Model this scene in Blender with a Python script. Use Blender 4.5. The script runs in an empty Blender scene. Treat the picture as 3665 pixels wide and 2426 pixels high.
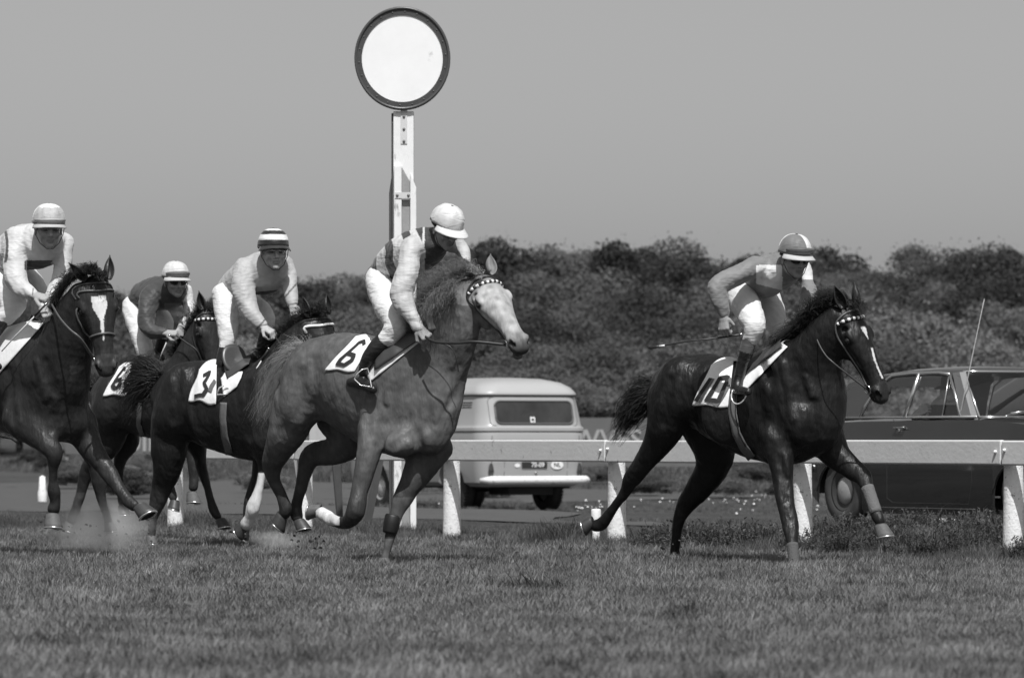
import bpy, bmesh, math, random, time
import numpy as np
from mathutils import Vector, Matrix, noise

T0 = time.time()
FS, CX, HY, CAMZ = 16708.0, 1832.5, 1575.0, 0.92   # focal length, centre column, horizon row (photo pixels), eye height (m)
scene = bpy.context.scene
COL = scene.collection

# ------------------------------------------------------------------ camera, sky, sun, exposure
cam_d = bpy.data.cameras.new('camera')
cam = bpy.data.objects.new('camera', cam_d)
COL.objects.link(cam)
cam.location = (0, 0, CAMZ)
cam.rotation_euler = (math.radians(90), 0, 0)
cam_d.sensor_width = 36
cam_d.lens = 36 * FS / 3665
cam_d.shift_y = (HY - 1213) / 3665
cam_d.clip_start = 0.5
cam_d.clip_end = 3000
cam_d.dof.use_dof = True
cam_d.dof.focus_distance = 34.3
cam_d.dof.aperture_fstop = 5.4
scene.camera = cam

SUN_EL, SUN_AZ = 57.0, (0.12, -0.993)               # elevation; horizontal direction towards the sun
world = bpy.data.worlds.new('World')
scene.world = world
world.use_nodes = True
wn = world.node_tree
bg = wn.nodes['Background']
sky = wn.nodes.new('ShaderNodeTexSky')
sky.sky_type = 'NISHITA'
sky.sun_disc = False
sky.sun_elevation = math.radians(SUN_EL)
sky.sun_rotation = math.atan2(SUN_AZ[0], SUN_AZ[1])
sky.air_density = 1.0
sky.dust_density = 2.0
bw = wn.nodes.new('ShaderNodeRGBToBW')               # the photograph is black and white
wn.links.new(sky.outputs[0], bw.inputs[0])
wn.links.new(bw.outputs[0], bg.inputs['Color'])
bg.inputs['Strength'].default_value = 0.082

sun_d = bpy.data.lights.new('sun', 'SUN')
sun_d.energy = 3.7
sun_d.angle = math.radians(0.53)
sun_d.color = (1, 1, 1)
sun = bpy.data.objects.new('sun', sun_d)
COL.objects.link(sun)
ce, se = math.cos(math.radians(SUN_EL)), math.sin(math.radians(SUN_EL))
SUNV = Vector((SUN_AZ[0] * ce, SUN_AZ[1] * ce, se)).normalized()
sun.rotation_euler = SUNV.to_track_quat('Z', 'Y').to_euler()

scene.view_settings.view_transform = 'Standard'
scene.view_settings.look = 'None'
scene.view_settings.exposure = 0.22
scene.view_settings.gamma = 1.0
try:
    scene.cycles.use_denoising = True
    scene.cycles.max_bounces = 8
    scene.cycles.transparent_max_bounces = 16
    scene.cycles.volume_step_rate = 1.0
    scene.cycles.volume_bounces = 3
except Exception:
    pass

# ------------------------------------------------------------------ helpers
def W(x, y, Z):
    """world point seen at photo pixel (x, y) at depth Z"""
    return Vector(((x - CX) * Z / FS, Z, CAMZ + (HY - y) * Z / FS))
def WD(x, y, Z):
    k = 3665 / 2369
    return W(x * k, y * k, Z)

def tag(o, label=None, cat=None, group=None, kind=None):
    if label: o['label'] = label
    if cat: o['category'] = cat
    if group: o['group'] = group
    if kind: o['kind'] = kind
    return o
def empty(name, loc=(0, 0, 0), rz=0.0):
    o = bpy.data.objects.new(name, None)
    o.empty_display_size = 0.2
    o.location = loc
    o.rotation_euler = (0, 0, rz)
    COL.objects.link(o)
    return o
def link(name, me, mat=None, parent=None, smooth=False):
    o = bpy.data.objects.new(name, me)
    COL.objects.link(o)
    if mat is not None and len(me.materials) == 0:
        me.materials.append(mat)
    if smooth and len(me.polygons):
        me.polygons.foreach_set('use_smooth', [True] * len(me.polygons))
    if parent is not None:
        o.parent = parent
    return o
def wlink(name, me, mat, parent, smooth=False):
    """the mesh is in world coordinates: keep it there under a placed, unrotated parent"""
    o = link(name, me, mat, parent, smooth)
    off = Vector((0, 0, 0)); pp = parent
    while pp is not None:
        off += Vector(pp.location); pp = pp.parent
    o.location = -off
    return o
def meshpy(name, v, f):
    me = bpy.data.meshes.new(name)
    me.from_pydata([tuple(p) for p in v], [], [tuple(q) for q in f])
    me.update()
    return me
def mesh_np(name, verts, quads):
    """fast mesh from numpy arrays, all faces the same size"""
    me = bpy.data.meshes.new(name)
    nv, nf, k = len(verts), len(quads), quads.shape[1]
    me.vertices.add(nv)
    me.vertices.foreach_set('co', np.asarray(verts, np.float32).ravel())
    me.loops.add(nf * k)
    me.loops.foreach_set('vertex_index', np.asarray(quads, np.int32).ravel())
    me.polygons.add(nf)
    me.polygons.foreach_set('loop_start', np.arange(0, nf * k, k, dtype=np.int32))
    me.polygons.foreach_set('loop_total', np.full(nf, k, np.int32))
    me.update(calc_edges=True)
    me.validate()
    return me
class MB:
    """collects shapes and links them as one mesh object"""
    def __init__(s): s.v, s.f = [], []
    def add(s, v, f):
        n = len(s.v); s.v += [tuple(p) for p in v]; s.f += [tuple(i + n for i in q) for q in f]; return s
    def box(s, c, d, m=None, taper=1.0):
        hx, hy, hz = d[0] / 2, d[1] / 2, d[2] / 2
        v = []
        for sz in (-1, 1):
            k = taper if sz > 0 else 1
            for sx, sy in ((-1, -1), (1, -1), (1, 1), (-1, 1)):
                v.append(Vector((sx * hx * k, sy * hy * k, sz * hz)))
        if m is not None: v = [m @ p for p in v]
        v = [p + Vector(c) for p in v]
        return s.add(v, [(3, 2, 1, 0), (4, 5, 6, 7), (0, 1, 5, 4), (1, 2, 6, 5), (2, 3, 7, 6), (3, 0, 4, 7)])
    def tube(s, pts, r, n=8, caps=True, squash=1.0, up=None):
        pts = [Vector(p) for p in pts]
        rr = r if hasattr(r, '__len__') else [r] * len(pts)
        rings = []
        prev = up
        for i, p in enumerate(pts):
            a = pts[max(i - 1, 0)]; b = pts[min(i + 1, len(pts) - 1)]
            t = (b - a)
            if t.length < 1e-9: t = Vector((0, 0, 1))
            t.normalize()
            u = prev if prev is not None else (Vector((0, 0, 1)) if abs(t.z) < 0.9 else Vector((1, 0, 0)))
            u = (u - t * u.dot(t))
            if u.length < 1e-6: u = t.orthogonal()
            u.normalize(); w = t.cross(u); prev = u
            rings.append([p + (u * math.cos(2 * math.pi * k / n) + w * math.sin(2 * math.pi * k / n) * squash) * rr[i] for k in range(n)])
        v = [q for ring in rings for q in ring]
        f = []
        for i in range(len(pts) - 1):
            for k in range(n):
                k2 = (k + 1) % n
                f.append((i * n + k, i * n + k2, (i + 1) * n + k2, (i + 1) * n + k))
        if caps:
            f.append(tuple(range(n - 1, -1, -1))); f.append(tuple((len(pts) - 1) * n + k for k in range(n)))
        return s.add(v, f)
    def lathe(s, prof, n=24, m=None, c=(0, 0, 0), caps=True):
        """profile of (radius, height) turned about the local z axis"""
        v, f = [], []
        for r, z in prof:
            for k in range(n):
                a = 2 * math.pi * k / n
                v.append(Vector((r * math.cos(a), r * math.sin(a), z)))
        for i in range(len(prof) - 1):
            for k in range(n):
                k2 = (k + 1) % n
                f.append((i * n + k, i * n + k2, (i + 1) * n + k2, (i + 1) * n + k))
        if caps and prof[0][0] > 1e-6: f.append(tuple(range(n - 1, -1, -1)))
        if caps and prof[-1][0] > 1e-6: f.append(tuple((len(prof) - 1) * n + k for k in range(n)))
        if m is not None: v = [m @ p for p in v]
        return s.add([p + Vector(c) for p in v], f)
    def mesh(s, name='mesh'):
        return meshpy(name, s.v, s.f)
    def build(s, name, mat, parent=None, smooth=False, bevel=0.0):
        me = s.mesh(name)
        if bevel > 0:
            bm = bmesh.new(); bm.from_mesh(me)
            bmesh.ops.remove_doubles(bm, verts=bm.verts, dist=1e-5)
            ed = [e for e in bm.edges if len(e.link_faces) == 2 and e.calc_face_angle(0) > 0.5]
            bmesh.ops.bevel(bm, geom=ed, offset=bevel, segments=2, profile=0.7, affect='EDGES', clamp_overlap=True)
            bm.to_mesh(me); bm.free()
        o = link(name, me, mat, parent, smooth)
        return o

def copy_tree(o, parent=None):
    c = o.copy()
    COL.objects.link(c)
    if parent is not None:
        c.parent = parent
    for ch in list(o.children):
        copy_tree(ch, c)
    return c

# ------------------------------------------------------------------ materials
def grey(v): return (v, v, v, 1)
MATS = {}
def mat(name, base=0.5, rough=0.6, metal=0.0, var=0.0, scale=8.0, bump=0.0, bscale=60.0, spec=0.5, wear=0.0, wearcol=0.3, wscale=5.0, coat=0.0, attr=False, stretch=None, trans=0.0):
    if name in MATS: return MATS[name]
    m = bpy.data.materials.new(name); m.use_nodes = True
    nt = m.node_tree; N = nt.nodes; L = nt.links
    p = N['Principled BSDF']
    p.inputs['Roughness'].default_value = rough
    p.inputs['Metallic'].default_value = metal
    p.inputs['Specular IOR Level'].default_value = spec
    p.inputs['Coat Weight'].default_value = coat
    if trans: p.inputs['Transmission Weight'].default_value = trans
    tc = N.new('ShaderNodeTexCoord')
    src = tc.outputs['Object']
    if stretch:
        mp = N.new('ShaderNodeMapping'); mp.inputs['Scale'].default_value = stretch
        L.new(src, mp.inputs[0]); src = mp.outputs[0]
    if attr:
        at = N.new('ShaderNodeAttribute'); at.attribute_name = 'tone'
        col = at.outputs['Fac']
    else:
        vl = N.new('ShaderNodeValue'); vl.outputs[0].default_value = base; col = vl.outputs[0]
    def mul(a, b):
        x = N.new('ShaderNodeMath'); x.operation = 'MULTIPLY'
        L.new(a, x.inputs[0]); L.new(b, x.inputs[1]); return x.outputs[0]
    if var > 0:
        n1 = N.new('ShaderNodeTexNoise'); n1.inputs['Scale'].default_value = scale; n1.inputs['Detail'].default_value = 6; n1.inputs['Roughness'].default_value = 0.65
        L.new(src, n1.inputs['Vector'])
        mr = N.new('ShaderNodeMapRange'); mr.inputs['From Min'].default_value = 0.25; mr.inputs['From Max'].default_value = 0.75
        mr.inputs['To Min'].default_value = 1 - var; mr.inputs['To Max'].default_value = 1 + var
        L.new(n1.outputs['Fac'], mr.inputs['Value']); col = mul(col, mr.outputs[0])
    if wear > 0:
        n2 = N.new('ShaderNodeTexNoise'); n2.inputs['Scale'].default_value = wscale; n2.inputs['Detail'].default_value = 10; n2.inputs['Roughness'].default_value = 0.72
        L.new(src, n2.inputs['Vector'])
        m2 = N.new('ShaderNodeMapRange'); m2.inputs['From Min'].default_value = 0.62 - wear * 0.2; m2.inputs['From Max'].default_value = 0.70 - wear * 0.2
        L.new(n2.outputs['Fac'], m2.inputs['Value'])
        mx = N.new('ShaderNodeMix'); mx.data_type = 'FLOAT'
        L.new(m2.outputs[0], mx.inputs[0]); L.new(col, mx.inputs[2]); mx.inputs[3].default_value = wearcol
        col = mx.outputs[0]
    cb = N.new('ShaderNodeCombineColor')
    for k in range(3): L.new(col, cb.inputs[k])
    L.new(cb.outputs[0], p.inputs['Base Color'])
    if bump > 0:
        n3 = N.new('ShaderNodeTexNoise'); n3.inputs['Scale'].default_value = bscale; n3.inputs['Detail'].default_value = 5
        L.new(src, n3.inputs['Vector'])
        bp = N.new('ShaderNodeBump'); bp.inputs['Strength'].default_value = bump; bp.inputs['Distance'].default_value = 0.02
        L.new(n3.outputs['Fac'], bp.inputs['Height']); L.new(bp.outputs[0], p.inputs['Normal'])
    MATS[name] = m
    return m
def glass_mat(name, tint=0.5, gloss=0.12):
    if name in MATS: return MATS[name]
    m = bpy.data.materials.new(name); m.use_nodes = True
    nt = m.node_tree; N = nt.nodes; L = nt.links
    N.remove(N['Principled BSDF'])
    out = N['Material Output']
    tr = N.new('ShaderNodeBsdfTransparent'); tr.inputs[0].default_value = grey(tint)
    gl = N.new('ShaderNodeBsdfGlossy'); gl.inputs['Roughness'].default_value = 0.03; gl.inputs[0].default_value = grey(0.9)
    fr = N.new('ShaderNodeFresnel'); fr.inputs['IOR'].default_value = 1.5
    ad = N.new('ShaderNodeMath'); ad.operation = 'ADD'; ad.inputs[1].default_value = gloss
    L.new(fr.outputs[0], ad.inputs[0])
    mx = N.new('ShaderNodeMixShader')
    L.new(ad.outputs[0], mx.inputs[0]); L.new(tr.outputs[0], mx.inputs[1]); L.new(gl.outputs[0], mx.inputs[2])
    L.new(mx.outputs[0], out.inputs['Surface'])
    MATS[name] = m
    return m
WHITE = mat('white_paint', 0.78, 0.45, var=0.06, scale=3, bump=0.1, bscale=40, wear=0.25, wearcol=0.45, wscale=14)
POSTW = mat('limewashed_post', 0.82, 0.8, var=0.08, scale=6, bump=0.35, bscale=50, wear=0.22, wearcol=0.22, wscale=30)
CHROME = mat('chrome', 0.75, 0.18, metal=1.0)
RUBBER = mat('rubber', 0.03, 0.75, var=0.3, scale=20)
DARKGLASS = glass_mat('window_glass', 0.97, 0.08)
rnd = random.Random(7)
# ------------------------------------------------------------------ terrain
RX, RY = 3.707, 34.5                                  # a point of the rail line
DIRX, DIRY = -0.517, 0.856                            # along the rail, away from the camera
NX, NY = 0.856, 0.517                                 # across the rail, away from the track
def sstep(x, a, b):
    t = np.clip((x - a) / (b - a), 0, 1); return t * t * (3 - 2 * t)
def ground_z(X, Y):
    X = np.asarray(X, float); Y = np.asarray(Y, float)
    d = (X - RX) * NX + (Y - RY) * NY
    z = 0.03 * sstep(d, -1.5, 0) + 0.13 * sstep(d, 0.1, 3.6) * (1 - .75 * sstep((X - RX) * DIRX + (Y - RY) * DIRY, 3.0, 8.5)) - 0.20 * sstep(d, 8.0, 13.0)
    z = z - 0.05 * sstep(-X, 2, 8) * sstep(d, 1, 4)
    z = z + 0.50 * sstep(Y, 88, 150)
    z = z + 6.5 * sstep(Y, 172, 262) + 3.0 * sstep(Y, 262, 420)
    z = z + 0.012 * np.sin(X * 1.7 + Y * 0.9) * np.sin(X * 0.6 - Y * 1.3) * sstep(d, -1, 2)
    return z
def gz(X, Y): return float(ground_z(X, Y))
def road_far(s):
    """far edge of the perimeter road, metres beyond the rail, at s metres along it"""
    s = np.asarray(s, float)
    return 4.1 + .9 * sstep(s, 11.0, 12.5) + 3.3 * sstep(s, 14, 20) + 22 * sstep(s, 30, 48)

def build_ground():
    ys = np.concatenate([np.arange(5, 48, 0.35), np.arange(48, 120, 1.0), np.arange(120, 460, 4.0), np.array([500, 650, 900, 1400, 2500])])
    xs = np.concatenate([np.array([-2200, -1200, -600, -300, -150, -80]), np.arange(-50, -9, 1.5), np.arange(-9, 9, 0.4), np.arange(9, 50, 1.5), np.array([50, 80, 150, 300, 600, 1200, 2200])])
    Xg, Yg = np.meshgrid(xs, ys)
    Zg = ground_z(Xg, Yg)
    v = np.stack([Xg.ravel(), Yg.ravel(), Zg.ravel()], 1)
    nx, ny = len(xs), len(ys)
    i = np.arange(nx - 1)[None, :] + nx * np.arange(ny - 1)[:, None]
    q = np.stack([i, i + 1, i + nx + 1, i + nx], -1).reshape(-1, 4)
    me = mesh_np('ground', v, q)
    m = bpy.data.materials.new('turf_soil'); m.use_nodes = True
    nt = m.node_tree; N = nt.nodes; L = nt.links; p = N['Principled BSDF']
    p.inputs['Roughness'].default_value = 0.95; p.inputs['Specular IOR Level'].default_value = 0.1
    tc = N.new('ShaderNodeTexCoord')
    a = N.new('ShaderNodeTexNoise'); a.inputs['Scale'].default_value = 0.35; a.inputs['Detail'].default_value = 8; a.inputs['Roughness'].default_value = 0.6
    b = N.new('ShaderNodeTexNoise'); b.inputs['Scale'].default_value = 9.0; b.inputs['Detail'].default_value = 8; b.inputs['Roughness'].default_value = 0.75
    L.new(tc.outputs['Object'], a.inputs['Vector']); L.new(tc.outputs['Object'], b.inputs['Vector'])
    ra = N.new('ShaderNodeValToRGB'); ra.color_ramp.elements[0].position = 0.3; ra.color_ramp.elements[1].position = 0.7
    ra.color_ramp.elements[0].color = grey(0.055); ra.color_ramp.elements[1].color = grey(0.10)
    rb = N.new('ShaderNodeValToRGB'); rb.color_ramp.elements[0].position = 0.3; rb.color_ramp.elements[1].position = 0.72
    rb.color_ramp.elements[0].color = grey(0.55); rb.color_ramp.elements[1].color = grey(1.3)
    mx = N.new('ShaderNodeMix'); mx.data_type = 'RGBA'; mx.blend_type = 'MULTIPLY'; mx.inputs[0].default_value = 1.0
    L.new(a.outputs['Fac'], ra.inputs[0]); L.new(b.outputs['Fac'], rb.inputs[0])
    L.new(ra.outputs[0], mx.inputs[6]); L.new(rb.outputs[0], mx.inputs[7]); L.new(mx.outputs[2], p.inputs['Base Color'])
    bp = N.new('ShaderNodeBump'); bp.inputs['Strength'].default_value = 0.8; bp.inputs['Distance'].default_value = 0.05
    L.new(b.outputs['Fac'], bp.inputs['Height']); L.new(bp.outputs[0], p.inputs['Normal'])
    o = link('ground', me, m, smooth=True)
    tag(o, kind='structure')
    # perimeter road beyond the rail: sheet 4 mm and more above the soil
    M2 = mat('road_surface', 0.075, 0.9, var=0.25, scale=3, bump=0.4, bscale=90)
    vs, fs = [], []
    near = 4.1
    n = 70
    for k in range(n + 1):
        s = 11 + k * (59.0 / n)                      # metres along the rail from its near post
        far = float(road_far(s)) + .02
        for j in range(13):
            d = near + (far - near) * j / 12
            X = RX + DIRX * s + NX * d; Y = RY + DIRY * s + NY * d
            vs.append((X, Y, gz(X, Y) + 0.012))
    for k in range(n):
        for j in range(12):
            a0 = k * 13 + j; fs.append((a0, a0 + 1, a0 + 14, a0 + 13))
    rd = link('road', meshpy('road', vs, fs), M2, smooth=True)
    tag(rd, kind='structure')
    return o
build_ground()

# ------------------------------------------------------------------ grass (one object: nobody could count it)
def tuft_mesh(name, nb, h, spread, width, lean, seed, m):
    r = random.Random(seed); v, f = [], []
    for _ in range(nb):
        a = r.random() * 6.283; R = spread * math.sqrt(r.random())
        x, y = R * math.cos(a), R * math.sin(a)
        hh = h * r.uniform(0.45, 1.15); w = width * r.uniform(0.7, 1.3)
        la = r.random() * 6.283; ln = lean * r.random() * hh
        dx, dy = math.cos(la) * ln, math.sin(la) * ln
        px, py = -math.sin(la + 0.6) * w / 2, math.cos(la + 0.6) * w / 2
        n = len(v)
        v += [(x - px, y - py, -0.01), (x + px, y + py, -0.01),
              (x + dx * .4 + px * .8, y + dy * .4 + py * .8, hh * .6), (x + dx * .4 - px * .8, y + dy * .4 - py * .8, hh * .6),
              (x + dx, y + dy, hh)]
        f += [(n, n + 1, n + 2, n + 3), (n + 3, n + 2, n + 4)]
    me = meshpy(name, v, f); me.materials.append(m)
    return me
def weed_mesh(name, seed, m, h=0.17):
    """leafy verge weed: stems with small leaves"""
    r = random.Random(seed); v, f = [], []
    for _ in range(6):
        a = r.random() * 6.283; tx, ty = math.cos(a) * h * r.uniform(.1, .6), math.sin(a) * h * r.uniform(.1, .6)
        hh = h * r.uniform(.5, 1.1)
        n = len(v); w = .0022
        v += [(-w, 0, 0), (w, 0, 0), (tx + w, ty, hh), (tx - w, ty, hh)]; f.append((n, n + 1, n + 2, n + 3))
        for k in range(9):
            t = r.uniform(.15, 1); cx, cy, cz = tx * t, ty * t, hh * t
            b = r.random() * 6.283; l = r.uniform(.014, .036); e = r.uniform(-.2, .8)
            dx, dy, dz = math.cos(b) * l, math.sin(b) * l, e * l
            sx, sy = -math.sin(b) * l * .28, math.cos(b) * l * .28
            n = len(v)
            v += [(cx, cy, cz), (cx + dx * .5 + sx, cy + dy * .5 + sy, cz + dz * .6), (cx + dx, cy + dy, cz + dz), (cx + dx * .5 - sx, cy + dy * .5 - sy, cz + dz * .6)]
            f.append((n, n + 1, n + 2, n + 3))
    me = meshpy(name, v, f); me.materials.append(m)
    return me
def leaf_mat(name, lo, hi, scale, trl=0.25):
    m = bpy.data.materials.new(name); m.use_nodes = True
    nt = m.node_tree; N = nt.nodes; L = nt.links; p = N['Principled BSDF']
    p.inputs['Roughness'].default_value = 0.7; p.inputs['Specular IOR Level'].default_value = 0.2
    g = N.new('ShaderNodeNewGeometry')
    a = N.new('ShaderNodeTexNoise'); a.inputs['Scale'].default_value = scale; a.inputs['Detail'].default_value = 4
    L.new(g.outputs['Position'], a.inputs['Vector'])
    oi = N.new('ShaderNodeObjectInfo')
    ad = N.new('ShaderNodeMath'); ad.operation = 'MULTIPLY_ADD'; ad.inputs[1].default_value = 0.28
    L.new(oi.outputs['Random'], ad.inputs[0]); L.new(a.outputs['Fac'], ad.inputs[2])
    r = N.new('ShaderNodeMapRange'); r.inputs['From Min'].default_value = 0.35; r.inputs['From Max'].default_value = 0.92
    r.inputs['To Min'].default_value = lo; r.inputs['To Max'].default_value = hi
    L.new(ad.outputs[0], r.inputs['Value'])
    cb = N.new('ShaderNodeCombineColor')
    for k in range(3): L.new(r.outputs[0], cb.inputs[k])
    L.new(cb.outputs[0], p.inputs['Base Color'])
    if trl:
        t = N.new('ShaderNodeBsdfTranslucent'); L.new(cb.outputs[0], t.inputs[0])
        mx = N.new('ShaderNodeMixShader'); mx.inputs[0].default_value = trl
        L.new(p.outputs[0], mx.inputs[1]); L.new(t.outputs[0], mx.inputs[2]); L.new(mx.outputs[0], N['Material Output'].inputs['Surface'])
    return m
G_LAWN = leaf_mat('lawn_grass', 0.050, 0.345, 1.8, 0.3)
G_VERGE = leaf_mat('verge_grass', 0.06, 0.21, 1.6, 0.3)
G_WEED = leaf_mat('verge_weed', 0.035, 0.13, 2.5, 0.25)

def scatter(name, pts, scl, meshes, seed):
    """one object: tufts instanced on a point mesh by geometry nodes"""
    n = len(pts); rs = np.random.RandomState(seed)
    col = bpy.data.collections.new(name + '_kinds')
    for i, me in enumerate(meshes):
        o = bpy.data.objects.new('tuft', me); col.objects.link(o)
    me = bpy.data.meshes.new(name)
    me.vertices.add(n); me.vertices.foreach_set('co', np.asarray(pts, np.float32).ravel())
    at = me.attributes.new('scl', 'FLOAT', 'POINT'); at.data.foreach_set('value', np.asarray(scl, np.float32))
    at = me.attributes.new('rot', 'FLOAT_VECTOR', 'POINT')
    rot = np.zeros((n, 3), np.float32); rot[:, 2] = rs.rand(n) * 6.283; rot[:, 0] = rs.randn(n) * .10; rot[:, 1] = rs.randn(n) * .10
    at.data.foreach_set('vector', rot.ravel())
    at = me.attributes.new('kindid', 'INT', 'POINT'); at.data.foreach_set('value', rs.randint(0, len(meshes), n).astype(np.int32))
    o = bpy.data.objects.new(name, me); COL.objects.link(o)
    ng = bpy.data.node_groups.new(name, 'GeometryNodeTree')
    ng.interface.new_socket('Geometry', in_out='INPUT', socket_type='NodeSocketGeometry')
    ng.interface.new_socket('Geometry', in_out='OUTPUT', socket_type='NodeSocketGeometry')
    N = ng.nodes; L = ng.links
    gi = N.new('NodeGroupInput'); go = N.new('NodeGroupOutput')
    ci = N.new('GeometryNodeCollectionInfo'); ci.inputs['Collection'].default_value = col
    ci.inputs['Separate Children'].default_value = True; ci.inputs['Reset Children'].default_value = True
    ip = N.new('GeometryNodeInstanceOnPoints'); ip.inputs['Pick Instance'].default_value = True
    def attr(nm, ty):
        a = N.new('GeometryNodeInputNamedAttribute'); a.data_type = ty; a.inputs['Name'].default_value = nm
        return a.outputs['Attribute']
    mp = N.new('GeometryNodeMeshToPoints')
    L.new(gi.outputs[0], mp.inputs['Mesh']); L.new(mp.outputs[0], ip.inputs['Points'])
    L.new(ci.outputs[0], ip.inputs['Instance'])
    L.new(attr('rot', 'FLOAT_VECTOR'), ip.inputs['Rotation']); L.new(attr('scl', 'FLOAT'), ip.inputs['Scale']); L.new(attr('kindid', 'INT'), ip.inputs['Instance Index'])
    L.new(ip.outputs[0], go.inputs[0])
    md = o.modifiers.new('scatter', 'NODES'); md.node_group = ng
    return o

def in_view(X, Y, m=0.5):
    return np.abs(X) < (CX / FS) * Y + m
def vnoise(X, Y, s, seed=0.0):
    return np.array([noise.noise(Vector((x * s, y * s, seed))) for x, y in zip(X, Y)])
def build_grass():
    rs = np.random.RandomState(3)
    # mown turf of the track
    lawn = [tuft_mesh('turf_tuft', 26, 0.056, 0.070, 0.0046, 1.0, s, G_LAWN) for s in range(5)]
    P, S = [], []
    for y0, y1, dens in ((16, 24, 260), (24, 31, 200), (31, 47, 150)):
        n = int((y1 - y0) * 13 * dens)
        X = rs.rand(n) * 13 - 6.5; Y = y0 + rs.rand(n) * (y1 - y0)
        d = (X - RX) * NX + (Y - RY) * NY
        k = in_view(X, Y, 0.6) & (d < 0.6)
        X, Y = X[k], Y[k]
        P.append(np.stack([X, Y, ground_z(X, Y)], 1))
        nz = vnoise(X, Y, 1.3)
        nz = nz + .5 * vnoise(X, Y, 4.5, 3); S.append(np.clip(1.0 + 0.75 * nz, .4, 1.9) * (0.75 + 0.5 * rs.rand(len(X))))
    o = scatter('turf_grass', np.concatenate(P), np.concatenate(S), lawn, 1)
    tag(o, 'short mown turf of the race track in the foreground', 'grass', kind='stuff')
    # rough verge under and behind the rail
    ver = [tuft_mesh('verge_tuft', 22, 0.17, 0.07, 0.0045, 1.1, 20 + s, G_VERGE) for s in range(4)]
    n = 60000
    s = rs.rand(n) * 40 - 12; d = rs.rand(n) * 4.9 - 0.95
    X = RX + DIRX * s + NX * d; Y = RY + DIRY * s + NY * d
    k = in_view(X, Y, 0.8)
    X, Y, d = X[k], Y[k], d[k]
    nz = vnoise(X, Y, 1.1, 5)
    keep = (rs.rand(len(X)) < 0.30 + 0.7 * np.clip(nz + .5, 0, 1))
    X, Y, d, nz = X[keep], Y[keep], d[keep], nz[keep]
    sc = np.clip(0.55 + 0.9 * nz, .25, 1.3) * (0.7 + .6 * rs.rand(len(X))) * (1 - .35 * sstep(d, 1.2, 3.5))
    sc *= (0.55 + 0.45 * sstep(d, -0.95, -0.1)) * (1 - .62 * sstep((X - RX) * DIRX + (Y - RY) * DIRY, 4.5, 7.5) * sstep(d, .3, 1.2))
    o = scatter('verge_grass', np.stack([X, Y, ground_z(X, Y)], 1), sc, ver, 2)
    tag(o, 'long rough grass under and behind the white rail', 'grass', kind='stuff')
    # leafy weeds
    we = [weed_mesh('weed', 40 + s, G_WEED) for s in range(5)]
    n = 26000
    s = rs.rand(n) * 18 - 9; d = rs.rand(n) * 4.4 - 0.5
    X = RX + DIRX * s + NX * d; Y = RY + DIRY * s + NY * d
    nz = vnoise(X, Y, .8, 9)
    k = in_view(X, Y, .5) & (rs.rand(n) < np.clip(.45 + 1.6 * nz - .05 * s, 0, 1) * (1 - sstep(s, 4.0, 6.5)))
    X, Y = X[k], Y[k]
    o = scatter('verge_weeds', np.stack([X, Y, ground_z(X, Y)], 1), rs.uniform(.5, 1.3, len(X)), we, 3)
    tag(o, 'leafy weeds growing along the foot of the rail', 'weeds', kind='stuff')
    # far meadow tussocks beyond the road
    far = [tuft_mesh('meadow_tuft', 30, 0.22, 0.16, 0.012, 1.0, 60 + s, G_VERGE) for s in range(3)]
    n = 60000
    Y = 36 + rs.rand(n) ** 1.5 * 120; X = (rs.rand(n) * 2 - 1) * (CX / FS * Y + 2)
    s_ = (X - RX) * DIRX + (Y - RY) * DIRY; d = (X - RX) * NX + (Y - RY) * NY
    farw = road_far(s_) - .6 * (s_ < 11)
    nz = vnoise(X, Y, .16, 2)
    k = (d > farw + .3) & (rs.rand(n) < np.clip(.5 + 1.2 * nz, .08, 1))
    X, Y, nz = X[k], Y[k], nz[k]
    o = scatter('meadow_grass', np.stack([X, Y, ground_z(X, Y)], 1), np.clip(.8 + 1.1 * nz, .35, 1.6) * rs.uniform(.6, 1.3, len(X)) * (1 - .80 * (sstep(Y, 76, 70) if False else (1 - sstep(Y, 70, 80)))), far, 4)
    tag(o, 'rough meadow grass beyond the road', 'grass', kind='stuff')
    # white daisies
    DM = mat('petals', 0.75, 0.8)
    dv, df = [], []
    for _ in range(260):
        band = rnd.random()
        if band < .55:
            x = rnd.gauss(2640, 230); y = rnd.gauss(1762, 9) if rnd.random() < .6 else rnd.gauss(1785, 14)
        elif band < .62:
            x = rnd.uniform(2040, 2160); y = rnd.gauss(1812, 4)
        else:
            x = rnd.uniform(900, 3600); y = rnd.gauss(1790, 25)
        Z = FS * (CAMZ - 0.0) / (y - HY)
        for _i in range(6):
            Z = FS * (CAMZ - gz((x - CX) * Z / FS, Z) - .05) / (y - HY)
            Z = min(max(Z, 46), 120)
        dd = ((x - CX) * Z / FS - RX) * NX + (Z - RY) * NY; ss = ((x - CX) * Z / FS - RX) * DIRX + (Z - RY) * DIRY
        if 4.0 < dd < float(road_far(ss)) + .2: continue
        p = W(x, y, Z); r = rnd.uniform(.006, .015); n = len(dv)
        dv += [p + Vector((-r, 0, -r * .6)), p + Vector((r, 0, -r * .6)), p + Vector((r, r, r * .7)), p + Vector((-r, r, r * .7))]
        df.append((n, n + 1, n + 2, n + 3))
    tag(link('daisies', meshpy('daisies', dv, df), DM), 'small white daisies scattered over the far meadow', 'flowers', kind='stuff')
build_grass()
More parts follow.
